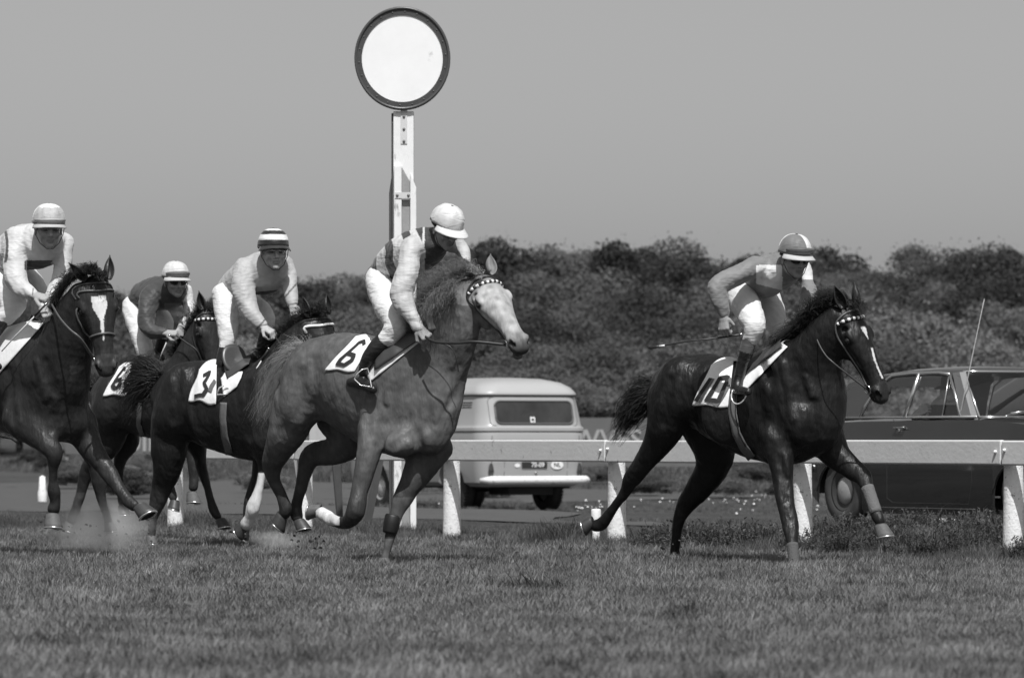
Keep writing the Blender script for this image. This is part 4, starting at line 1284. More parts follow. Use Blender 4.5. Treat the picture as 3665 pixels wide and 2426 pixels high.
# ------------------------------------------------------------------ horses
def coat_mat(name, rough=.42, spec=.5, dap=0.0, var=.12):
    m = bpy.data.materials.new(name); m.use_nodes = True
    nt = m.node_tree; N = nt.nodes; L = nt.links; p = N['Principled BSDF']
    p.inputs['Roughness'].default_value = rough; p.inputs['Specular IOR Level'].default_value = spec
    p.inputs['Sheen Weight'].default_value = .0; p.inputs['Sheen Roughness'].default_value = .4
    g = N.new('ShaderNodeNewGeometry')
    at = N.new('ShaderNodeAttribute'); at.attribute_name = 'tone'
    col = at.outputs['Fac']
    n1 = N.new('ShaderNodeTexNoise'); n1.inputs['Scale'].default_value = 9; n1.inputs['Detail'].default_value = 8; n1.inputs['Roughness'].default_value = .68
    L.new(g.outputs['Position'], n1.inputs['Vector'])
    mr = N.new('ShaderNodeMapRange'); mr.inputs['From Min'].default_value = .3; mr.inputs['From Max'].default_value = .7; mr.inputs['To Min'].default_value = 1 - var; mr.inputs['To Max'].default_value = 1 + var
    L.new(n1.outputs['Fac'], mr.inputs['Value'])
    x = N.new('ShaderNodeMath'); x.operation = 'MULTIPLY'; L.new(col, x.inputs[0]); L.new(mr.outputs[0], x.inputs[1]); col = x.outputs[0]
    if dap:
        wv = N.new('ShaderNodeTexNoise'); wv.inputs['Scale'].default_value = 6; L.new(g.outputs['Position'], wv.inputs['Vector'])
        ad = N.new('ShaderNodeVectorMath'); ad.operation = 'MULTIPLY_ADD'; ad.inputs[1].default_value = (.10, .10, .10)
        L.new(wv.outputs['Color'], ad.inputs[0]); L.new(g.outputs['Position'], ad.inputs[2])
        vo = N.new('ShaderNodeTexVoronoi'); vo.inputs['Scale'].default_value = 17; vo.feature = 'SMOOTH_F1'; vo.inputs['Smoothness'].default_value = .6
        L.new(ad.outputs[0], vo.inputs['Vector'])
        m2 = N.new('ShaderNodeMapRange'); m2.inputs['From Min'].default_value = .1; m2.inputs['From Max'].default_value = .6; m2.inputs['To Min'].default_value = 1 + dap; m2.inputs['To Max'].default_value = 1 - dap
        L.new(vo.outputs['Distance'], m2.inputs['Value'])
        x2 = N.new('ShaderNodeMath'); x2.operation = 'MULTIPLY'; L.new(col, x2.inputs[0]); L.new(m2.outputs[0], x2.inputs[1]); col = x2.outputs[0]
    cb = N.new('ShaderNodeCombineColor')
    for k in range(3): L.new(col, cb.inputs[k])
    L.new(cb.outputs[0], p.inputs['Base Color'])
    # short hair grain and soft muscle relief
    mp = N.new('ShaderNodeMapping'); mp.inputs['Scale'].default_value = (1, 1, .35); L.new(g.outputs['Position'], mp.inputs[0])
    n3 = N.new('ShaderNodeTexNoise'); n3.inputs['Scale'].default_value = 70; n3.inputs['Detail'].default_value = 5; L.new(mp.outputs[0], n3.inputs['Vector'])
    n4 = N.new('ShaderNodeTexNoise'); n4.inputs['Scale'].default_value = 8; n4.inputs['Detail'].default_value = 3; L.new(mp.outputs[0], n4.inputs['Vector'])
    b1 = N.new('ShaderNodeBump'); b1.inputs['Strength'].default_value = .45; b1.inputs['Distance'].default_value = .008; L.new(n3.outputs['Fac'], b1.inputs['Height'])
    b2 = N.new('ShaderNodeBump'); b2.inputs['Strength'].default_value = .75; b2.inputs['Distance'].default_value = .045; L.new(n4.outputs['Fac'], b2.inputs['Height'])
    n5 = N.new('ShaderNodeTexNoise'); n5.inputs['Scale'].default_value = 26; n5.inputs['Detail'].default_value = 6; n5.inputs['Roughness'].default_value = .7; L.new(mp.outputs[0], n5.inputs['Vector'])
    rr = N.new('ShaderNodeMapRange'); rr.inputs['From Min'].default_value = .35; rr.inputs['From Max'].default_value = .65; rr.inputs['To Min'].default_value = rough - .06; rr.inputs['To Max'].default_value = rough + .26
    L.new(n5.outputs['Fac'], rr.inputs['Value']); L.new(rr.outputs[0], p.inputs['Roughness'])
    L.new(b1.outputs[0], b2.inputs['Normal']); L.new(b2.outputs[0], p.inputs['Normal'])
    return m
DARKCOAT = coat_mat('dark_bay_coat', .36, .32)
GREYCOAT = coat_mat('grey_coat', .48, .30, .15, .15)
HAIRD = mat('dark_hair', .016, .5, var=.4, scale=20)
HAIRG = mat('grey_hair', .30, .6, var=.3, scale=20)
HAIRGD = mat('grey_mane_hair', .17, .6, var=.35, scale=20)
HOOFM = mat('hoof_horn', .05, .5, var=.3, scale=30)
HOOFG = mat('hoof_horn_dusty', .10, .7, var=.3, scale=30)
SOLE = mat('hoof_sole', .03, .9)
SHOE = mat('shoe_metal', .75, .25, metal=.9)
EYE = mat('horse_eye', .008, .05, coat=1)
LEATHER = mat('bridle_leather', .03, .4, var=.2, scale=30)
LEATHERL = mat('bridle_leather_worn', .10, .4, var=.2, scale=30)
WEB = mat('girth_webbing', .13, .8, var=.2, scale=50)
CLOTH = mat('number_cloth', .80, .8, var=.05, scale=8, bump=.15, bscale=40)
INK = mat('number_black', .018, .7)
INKG = mat('number_grey', .13, .7)  # grey ink for the extra strokes beside the black numerals
STRAPW = mat('white_strap', .8, .5)

class Horse:
    def __init__(s, Z0, sp):
        s.Z0 = Z0; s.px = Z0 / FS; s.sp = sp
        s.th = math.atan(sp['slope'] / s.px)
        s.F = np.array([math.cos(s.th), -math.sin(s.th), 0]); s.L = np.array([math.sin(s.th), math.cos(s.th), 0])
        lo, hi = sp['box']
        a, b = W(lo[0], lo[1], Z0 + 1.45), W(hi[0], hi[1], Z0 - 1.5)
        a2, b2 = W(lo[0], lo[1], Z0 - 1.5), W(hi[0], hi[1], Z0 + 1.45)
        X = [a.x, b.x, a2.x, b2.x]; Zs = [a.z, b.z, a2.z, b2.z]
        s.f = Field((min(X), Z0 + sp.get('ylo', -1.3), min(Zs)), (max(X), Z0 + sp.get('yhi', 1.2), max(Zs)), sp.get('h', .009))
    def P(s, x, y, dz=0.0): return np.array(W(x, y, s.Z0 + dz))
    def zx(s, x): return -(x - s.sp['x0']) * s.sp['slope']
    def limb(s, pts, k=.05, k_in=.004):
        """(x, y, radius px, depth offset m [, depth radius m])"""
        P = [s.P(p[0], p[1], p[3]) for p in pts]
        R = [((p[4] if len(p) > 4 else p[2] * s.px * 1.0), p[2] * s.px) for p in pts]
        s.f.chain(P, R, (0, 1, 0), k=k, sub=4, k_in=k_in, blur=3)
    def torso(s):
        st = s.sp['torso']
        P = [s.P(x, (yt + yb) / 2, dz) for x, yt, yb, dz, hw in st]
        R = [(hw, (yb - yt) / 2 * s.px) for x, yt, yb, dz, hw in st]
        s.f.chain(P, R, s.L, k=.08, sub=4, blur=4)
        for e in s.sp.get('bulk', []):
            x, y, dz, rx, ry, rz, tilt = e; a = math.radians(tilt); c, n = math.cos(a), math.sin(a)
            s.f.ell(s.P(x, y, dz), (rx * s.px, rz, ry * s.px), [(c, 0, n), (0, 1, 0), (-n, 0, c)], k=.09)
    def sculpt(s):
        """soft creases (+) and raised muscle or vein lines (-) laid where the finished surface lies"""
        for path, r, mode in s.sp.get('lines', []):
            P = np.array(path, float); q, h = s.f.hit(P[:, 0], P[:, 1], s.Z0)
            if not h.all(): continue
            g = s.f.grad(q); rr = r * s.px
            if mode == 'cut': s.f.chain(q + g * rr * 1.45, [(rr * 1.8, rr * 1.8)] * len(q), (0, 1, 0), k=.035, sub=4, op='sub', blur=1)
            else: s.f.chain(q - g * rr * .62, [(rr, rr)] * len(q), (0, 1, 0), k=.03, sub=4, blur=1)
    def hp(s, l, n, b):
        k = s.hs; return s.O + s.A * l * k + s.N * n * k + s.B * b * k * s.hw
    def head(s):
        hd = s.sp['head']; s.O = s.P(*hd['O']); s.A, s.N, s.B = frame_of(hd['A'], hd['N']); s.hs = hd.get('s', 1.0); s.hw = hd.get('w', 1.12)
        k = s.hs; f = s.f; hp = s.hp; B = s.B
        def ch(pts, kk=.02):
            f.chain([hp(*p[:3]) for p in pts], [(p[4] * k * s.hw, p[3] * k) for p in pts], B, k=kk, sub=3)
        ch([(.02, -.06, 0, .062, .070), (.10, -.072, 0, .080, .088), (.185, -.078, 0, .082, .098), (.27, -.080, 0, .070, .078), (.36, -.084, 0, .060, .060), (.46, -.094, 0, .053, .050), (.54, -.104, 0, .052, .055), (.595, -.116, 0, .040, .047)], .04)
        for sg in (-1, 1):
            f.ell(hp(.165, -.165, sg * .040), (.115 * k, .095 * k, .040 * k), (s.A, s.N, B), k=.03)          # round cheek
            f.ell(hp(.175, -.040, sg * .086), (.045 * k, .020 * k, .018 * k), (s.A, s.N, B), k=.02)         # brow over the eye
            f.ell(hp(.125, -.055, sg * .082), (.022 * k, .022 * k, .014 * k), (s.A, s.N, B), k=.015, op='sub')
            f.chain([hp(.235, -.108, sg * .078), hp(.31, -.112, sg * .062), hp(.38, -.115, sg * .048)], [(.010 * k, .010 * k)] * 3, B, k=.018, sub=2)
            f.ell(hp(.195, -.066, sg * .103), (.022 * k, .017 * k, .016 * k), (s.A, s.N, B), k=.008, op='sub')
            f.ell(hp(.565, -.086, sg * .042), (.042 * k, .030 * k, .024 * k), (s.A, s.N, B), k=.015)
            ax = nrm(s.A * .85 - s.N * .5)
            f.ell(hp(.588, -.084, sg * .054), (.030 * k, .015 * k, .026 * k), (ax, np.cross(ax, B), B), k=.008, op='sub')
        ch([(.14, -.17, 0, .060, .060), (.26, -.155, 0, .050, .048), (.38, -.148, 0, .036, .036), (.48, -.150, 0, .030, .034), (.545, -.160, 0, .028, .034)], .03)
        f.chain([hp(.16, -.012, 0), hp(.30, -.022, 0), hp(.44, -.048, 0), hp(.52, -.062, 0)], [(.030 * k, .014 * k)] * 4, B, k=.03, sub=2)
        f.ell(hp(.612, -.128, 0), (.022 * k, .030 * k, .040 * k), (s.A, s.N, B), k=.025)
        op = hd.get('open', 0.0)
        f.ell(hp(.575, -.170 - op, 0), (.030 * k, .018 * k, .032 * k), (s.A, s.N, B), k=.02)
        f.ell(hp(.590, -.150 - op * .5, 0), (.055 * k, (.004 + op * .45) * k, .070 * k), (nrm(s.A - s.N * .12), s.N, B), k=.006, op='sub')
    def build(s, label, tonef, coatm, hairm):
        s.torso()
        for l in s.sp['limbs']: s.limb(l[0] if isinstance(l[0], list) else l)
        s.limb(s.sp['neck'], k=.10)
        s.sculpt()
        s.f.wrinkle(.0030, 14, 3); s.f.wrinkle(.0014, 34, 5)
        s.head()
        me = s.f.mesh('horse_body'); V = s.f.V
        st = s.sp['torso']; bx = float(np.mean([q[0] for q in st]))
        g = s.P(bx, 1575, s.zx(bx)); g[2] = 0.0
        s.root = empty('race_horse', tuple(g)); tag(s.root, label, 'horse', 'race horses at full gallop')
        # image-plane coordinates of each vertex drive the coat tones (socks, blaze, points)
        sx = CX + V[:, 0] * FS / V[:, 1]; sy = HY - (V[:, 2] - CAMZ) * FS / V[:, 1]
        hl = (V - s.O) @ s.A / s.hs; hn = (V - s.O) @ s.N / s.hs; hb = (V - s.O) @ s.B / s.hs / s.hw
        tv = tonef(V, sx, sy, hl, hn, hb, s)
        nost = np.minimum(np.linalg.norm((np.stack([hl, hn, hb], 1) - np.array([.588, -.082, .054])) / np.array([.024, .014, .024]), axis=1), np.linalg.norm((np.stack([hl, hn, hb], 1) - np.array([.588, -.082, -.054])) / np.array([.024, .014, .024]), axis=1))
        tv = np.where(nost < 1.15, .006, tv)
        tv = np.where((hl > .53) & (np.abs(hn + .150 + s.sp['head'].get('open', 0) * .5) < .006 + s.sp['head'].get('open', 0) * .4) & (np.abs(hb) < .055), .01, tv)
        eyer = np.linalg.norm((np.stack([hl, hn, np.abs(hb)], 1) - np.array([.195, -.066, .095])) / np.array([.034, .026, .03]), axis=1)
        tv = np.where(eyer < 1, tv * .35, tv)
        tone(me, tv)
        me.materials.append(coatm)
        s.body = wlink('body', me, None, s.root, smooth=True)
        # eyes
        for sg in (-1, 1):
            m = MB(); n = 14
            m.lathe([(.0225 * s.hs * math.sin(math.pi * i / 10), -.0225 * s.hs * math.cos(math.pi * i / 10)) for i in range(11)], n)
            me2 = m.mesh('eye'); o = link('eye', me2, EYE, s.root, True); c = s.hp(.195, -.066, sg * .089); o.location = Vector(c) - s.root.location
        s.ears(hairm, coatm)
        for h in s.sp['hooves']: s.hoof(*h)
    def ears(s, hairm, coatm):
        """cupped, pointed ears"""
        for (l, n, b, d, open_) in s.sp['head'].get('ears', [(.0, .005, -.055, (-.9, .2, -.35), 1), (.0, .005, .055, (-.9, .2, .35), 1)]):
            base = s.hp(l, n, b); dr = nrm(s.A * d[0] + s.N * d[1] + s.B * d[2]); face = s.N * .75 + s.B * np.sign(b) * .65
            face = nrm(face - dr * face.dot(dr)); sd = np.cross(dr, face); Lh = .165 * s.hs
            v = []; nr = 12; nc = 9
            for i in range(nr + 1):
                t = i / nr; w = .040 * s.hs * (math.sin(math.pi * min(t * .93 + .12, 1)) ** .8) * (1 - t) ** .18 if t < 1 else .001
                w = max(w, .0015)
                for j in range(nc):
                    a = (j / (nc - 1) - .5) * 2 * 2.2
                    v.append(base + dr * Lh * (t - .08) - face * (math.cos(a) * w * .9) + sd * math.sin(a) * w)
            f = [(i * nc + j, i * nc + j + 1, (i + 1) * nc + j + 1, (i + 1) * nc + j) for i in range(nr) for j in range(nc - 1)]
            me = meshpy('ear', v, f); tv = s.sp['tone_ear']; tone(me, [tv] * len(v)); me.materials.append(coatm)
            o = wlink('ear', me, None, s.root, True); md = o.modifiers.new('s', 'SOLIDIFY'); md.thickness = .005; md.offset = 0
    def hoof(s, x, y, dz, axis, toe, size=1.0, m=None):
        """axis points from the coronet to the sole, toe along the ground; (x, y) is the middle of the hoof"""
        ax = nrm(axis); toe = np.array(toe, float); toe = nrm(toe - ax * toe.dot(ax)); sd = np.cross(ax, toe)
        c = s.P(x, y, dz); k = size; v = []; n = 22
        rings = [(-.045, .037, -.012), (-.035, .044, -.010), (-.02, .047, -.004), (.0, .051, .003), (.02, .055, .010), (.038, .059, .017), (.042, .057, .017)]
        for h, r, sh in rings:
            for i in range(n):
                a = 2 * math.pi * i / n; q = r * (1 - .12 * (math.cos(a) < -.6))
                v.append(c + ax * h * k + toe * (sh + q * math.cos(a) * 1.08) * k + sd * q * math.sin(a) * .95 * k)
        f = []
        for i in range(len(rings) - 1):
            for j in range(n): f.append((i * n + j, i * n + (j + 1) % n, (i + 1) * n + (j + 1) % n, (i + 1) * n + j))
        f.append(tuple(range(n)))
        o = wlink('hoof', meshpy('hoof', v, f), m or HOOFM, s.root, True)
        vv = []
        for r, h in ((.050, .041), (.030, .034), (.0, .032)):
            for i in range(n):
                a = 2 * math.pi * i / n; vv.append(c + ax * h * k + toe * (.017 + r * math.cos(a) * 1.08) * k + sd * r * math.sin(a) * .95 * k)
        ff = [(i * n + j, i * n + (j + 1) % n, (i + 1) * n + (j + 1) % n, (i + 1) * n + j) for i in range(2) for j in range(n)]
        wlink('sole', meshpy('sole', vv, ff), SOLE, o, True)
        mb = MB(); pts = [Vector(c + ax * .045 * k + toe * (.017 + .052 * math.cos(a) * 1.08) * k + sd * .052 * math.sin(a) * .95 * k) for a in np.linspace(-2.5, 2.5, 18)]
        mb.tube(pts, .0075 * k, 6)
        wlink('horseshoe', mb.mesh('horseshoe'), SHOE, o, True)
    # ---- tack
    def onhead(s, pts, r, m, name, off=.004, parent=None, sq=.45, sub=4):
        P, R, _ = spline([s.hp(*p) for p in pts], [(r, r)] * len(pts), (0, 0, 1), sub)
        P = s.f.snap(P, off)
        mb = MB(); mb.tube([Vector(p) for p in P], r, 6, squash=1.0)
        return wlink(name, mb.mesh(name), m, parent or s.root, True)
    def bridle(s, brow=None, nose=False, leather=None, thr=True):
        L_ = leather or LEATHER; r = .0075
        br = wlink('bridle', MB().mesh('bridle') if False else meshpy('bridle', [], []), L_, s.root) if False else None
        root = s.onhead([(.03, .0, .0), (.035, -.03, .07), (.07, -.08, .11), (.16, -.12, .11), (.28, -.14, .09), (.40, -.145, .065), (.495, -.148, .058)], r, L_, 'bridle')
        s.onhead([(.03, .0, .0), (.035, -.03, -.07), (.07, -.08, -.11), (.16, -.12, -.11), (.28, -.14, -.09), (.40, -.145, -.065), (.495, -.148, -.058)], r, L_, 'cheek_strap', parent=root)
        if thr and False: s.onhead([(.045, -.05, .09), (.08, -.14, .10), (.10, -.22, .06), (.11, -.27, .0), (.10, -.22, -.06), (.08, -.14, -.10), (.045, -.05, -.09)], .006, L_, 'throat_lash', parent=root)
        # browband in short alternating segments
        P, _, _ = spline([s.hp(*p) for p in ((.07, -.07, .10), (.075, -.02, .085), (.08, .02, .045), (.085, .03, 0), (.08, .02, -.045), (.075, -.02, -.085), (.07, -.07, -.10))], [(r, r)] * 7, (0, 0, 1), 6)
        P = s.f.snap(P, .006)
        if brow == 'check':
            for par, mm, nm in ((0, STRAPW, 'browband'), (1, LEATHER, 'browband_check')):
                mb = MB()
                for i in range(par * 2, len(P) - 2, 4): mb.tube([Vector(P[i] * 1.0), Vector(P[i + 1]), Vector(P[i + 2])], .0125, 8)
                wlink(nm, mb.mesh(nm), mm, root, True)
        else:
            mb = MB(); mb.tube([Vector(p) for p in P], .012 if brow == 'white' else .0085, 8); wlink('browband', mb.mesh('browband'), STRAPW if brow == 'white' else L_, root, True)
        if nose:
            s.onhead([(.36, -.17, .0), (.37, -.13, .06), (.37, -.08, .062), (.37, -.03, .03), (.37, -.02, 0), (.37, -.03, -.03), (.37, -.08, -.062), (.37, -.13, -.06), (.36, -.17, .0)], .010, LEATHERL, 'noseband', parent=root)
        s.rings = []
        for sg in (-1, 1):
            c = s.f.snap(s.hp(.515, -.150, sg * .062)[None], .010)[0]; mb = MB(); u, w = nrm(s.A * .9 + s.N * .3), nrm(s.N - s.A * .3 + s.B * sg * .25)
            pts = [Vector(c + u * .036 * math.cos(a) + w * .036 * math.sin(a)) for a in np.linspace(0, 2 * math.pi, 21)]
            mb.tube(pts, .0045, 6, caps=False); wlink('bit_ring', mb.mesh('bit_ring'), CHROME, root, True); s.rings.append(c)
        s.bridle_root = root
    def rein(s, pts, r=.008, m=None, name='rein'):
        P, _, _ = spline([np.array(p) for p in pts], [(r, r)] * len(pts), (0, 0, 1), 5)
        mb = MB(); mb.tube([Vector(p) for p in P], r, 6, squash=.5); wlink(name, mb.mesh(name), m or LEATHER, s.root, True)
    def grid_on(s, corners, nu, nv, off, name, m, parent=None, wav=0.0, over=0, thick=.006, Zc=None):
        """cloth laid on the flank: corners tl, tr, br, bl in photo pixels, optional mid bulges; continued over the back by 'over' rows"""
        tl, tr, br, bl = [np.array(c, float) for c in corners]
        u = np.linspace(0, 1, nu)[None, :, None]; v = np.linspace(0, 1, nv)[:, None, None]
        g = (tl * (1 - u) + tr * u) * (1 - v) + (bl * (1 - u) + br * u) * v
        if wav: g[:, :, 1] += wav * np.sin(u[..., 0] * 9 + 1) * v[..., 0] ** 2; g[:, :, 0] += wav * .5 * np.sin(v[..., 0] * 7) * (1 - u[..., 0])
        P, h = s.f.hit(g[..., 0], g[..., 1], s.Z0, off)
        # smooth depth so it hangs like cloth instead of clinging
        Zg = P[..., 1].copy()
        for _ in range(6):
            q = np.pad(Zg, 1, mode='edge'); sm = (q[:-2, 1:-1] + q[2:, 1:-1] + q[1:-1, :-2] + q[1:-1, 2:]) / 4; Zg = np.minimum(Zg, sm * .5 + Zg * .5)
        P = np.stack([(g[..., 0] - CX) * Zg / FS, Zg, CAMZ + (HY - g[..., 1]) * Zg / FS], -1)
        rows = [P[i] for i in range(nv)]
        cur = P[0].copy(); pre = []
        for k in range(over):
            nx = cur + s.L * .035 + np.array([0, 0, .004 if k < 2 else -.012]); nx = s.f.snap(nx, off, 4); pre.append(nx); cur = nx
        rows = pre[::-1] + rows
        V = np.array(rows).reshape(-1, 3); R = len(rows)
        F = [(i * nu + j, i * nu + j + 1, (i + 1) * nu + j + 1, (i + 1) * nu + j) for i in range(R - 1) for j in range(nu - 1)]
        o = wlink(name, meshpy(name, V, F), m, parent or s.root, True)
        md = o.modifiers.new('s', 'SOLIDIFY'); md.thickness = thick; md.offset = 1
        o['_g'] = 0; del o['_g']
        s.cloth = (g, Zg, corners)
        return o
    def clothpt(s, u, v, off):
        """point on the last cloth: u to the right, v down (0..1), lifted towards the viewer's side"""
        g, Zg, _ = s.cloth; nv, nu = Zg.shape
        fu, fv = np.clip(u, 0, 1) * (nu - 1), np.clip(v, 0, 1) * (nv - 1); i = np.minimum(fv.astype(int), nv - 2); j = np.minimum(fu.astype(int), nu - 2); a = fv - i; b = fu - j
        bl = lambda q: q[i, j] * (1 - a) * (1 - b) + q[i, j + 1] * (1 - a) * b + q[i + 1, j] * a * (1 - b) + q[i + 1, j + 1] * a * b
        Z = bl(Zg) - off; x = bl(g[..., 0]); y = bl(g[..., 1])
        return np.stack([(x - CX) * Z / FS, Z, CAMZ + (HY - y) * Z / FS], -1)
    def stroke(s, uv, wid, m, name, parent, off=.014, asp=1.0):
        """painted numeral stroke laid on the cloth"""
        uv = np.array(uv, float); P = []
        for i in range(len(uv) - 1):
            for t in np.linspace(0, 1, 6, endpoint=(i == len(uv) - 2)): P.append(uv[i] * (1 - t) + uv[i + 1] * t)
        P = np.array(P); d = np.gradient(P, axis=0); d[:, 0] *= asp; nn = np.stack([-d[:, 1] / asp, d[:, 0] * asp], 1)
        nn = np.stack([-d[:, 1], d[:, 0]], 1); nn /= np.maximum(np.linalg.norm(nn, axis=1)[:, None], 1e-9); nn[:, 0] /= asp
        a, b = P + nn * wid / 2, P - nn * wid / 2
        A_, B_ = s.clothpt(a[:, 0], a[:, 1], off), s.clothpt(b[:, 0], b[:, 1], off); n = len(P)
        V = np.concatenate([A_, B_]); F = [(i, i + 1, n + i + 1, n + i) for i in range(n - 1)]
        return wlink(name, meshpy(name, V, F), m, parent)
    def strip_on(s, path, wid, off, name, m, parent=None, thick=.004):
        """strap pressed on the body along a photo-pixel path"""
        P = np.array(path, float); Q = []
        for i in range(len(P) - 1):
            for t in np.linspace(0, 1, 8, endpoint=(i == len(P) - 2)): Q.append(P[i] * (1 - t) + P[i + 1] * t)
        Q = np.array(Q); d = np.gradient(Q, axis=0); nn = np.stack([-d[:, 1], d[:, 0]], 1); nn /= np.linalg.norm(nn, axis=1)[:, None]
        cols = [Q + nn * wid * k for k in (-.5, -.17, .17, .5)]
        V = np.concatenate([s.f.hit(c[:, 0], c[:, 1], s.Z0, off)[0] for c in cols]); n = len(Q)
        F = [(k * n + i, k * n + i + 1, (k + 1) * n + i + 1, (k + 1) * n + i) for k in range(3) for i in range(n - 1)]
        o = wlink(name, meshpy(name, V, F), m, parent or s.root, True); md = o.modifiers.new('s', 'SOLIDIFY'); md.thickness = thick; md.offset = 0
        return o
    def hairs(s, name, roots, tips, m, n, width, spread=(8, 8), curl=.03, sag=0.0, seed=1, zs=.05, snap=False, segs=7):
        """strands from a root polyline to a tip polyline (photo pixels + depth offset)"""
        r = np.random.RandomState(seed); C = []
        rt = np.array(roots, float); tp = np.array(tips, float)
        def pick(arr, t):
            f = t * (len(arr) - 1); i = min(int(f), len(arr) - 2); a = f - i; return arr[i] * (1 - a) + arr[i + 1] * a
        for _ in range(n):
            t = r.rand(); a = pick(rt, t); b = pick(tp, np.clip(t + r.randn() * .08, 0, 1))
            a = a + np.array([r.randn() * spread[0] * .3, r.randn() * spread[0] * .3, r.randn() * zs * .4]); f = r.uniform(.45, 1.08)
            b = a + (b - a) * f + np.array([r.randn() * spread[1], r.randn() * spread[1], r.randn() * zs])
            A_, B_ = s.P(a[0], a[1], a[2]), s.P(b[0], b[1], b[2]); L_ = np.linalg.norm(B_ - A_)
            tt = np.linspace(0, 1, segs)[:, None]; c = A_ * (1 - tt) + B_ * tt
            w1 = r.randn(3) * curl; ph = r.rand() * 6.28
            c = c + np.sin(tt * math.pi) * w1 * .8 + np.sin(tt * 4.5 * r.uniform(.6, 1.2) + ph) * r.randn(3) * curl * .22 * tt
            c[:, 2] += (sag * np.sin(tt[:, 0] * math.pi)) * L_
            C.append(c)
        return hair(name, C, width, m, s.root, seed)
# ------------------------------------------------------------------ the five horses
def gen_tone(base, low=None, face=None, leg_y=None, seed=1, rng=.25):
    def fn(V, sx, sy, hl, hn, hb, s):
        t = base * (1 + rng * fbm(V, 3.2, seed))
        onh = (hl > -.02) & (hl < .68) & (np.abs(hb) < .16) & (hn > -.32) & (hn < .08)
        if face is not None: t = face(t, onh, hl, hn, hb)
        if low is not None: t = low(t, sx, sy, V)
        return np.clip(t, .004, .9)
    return fn

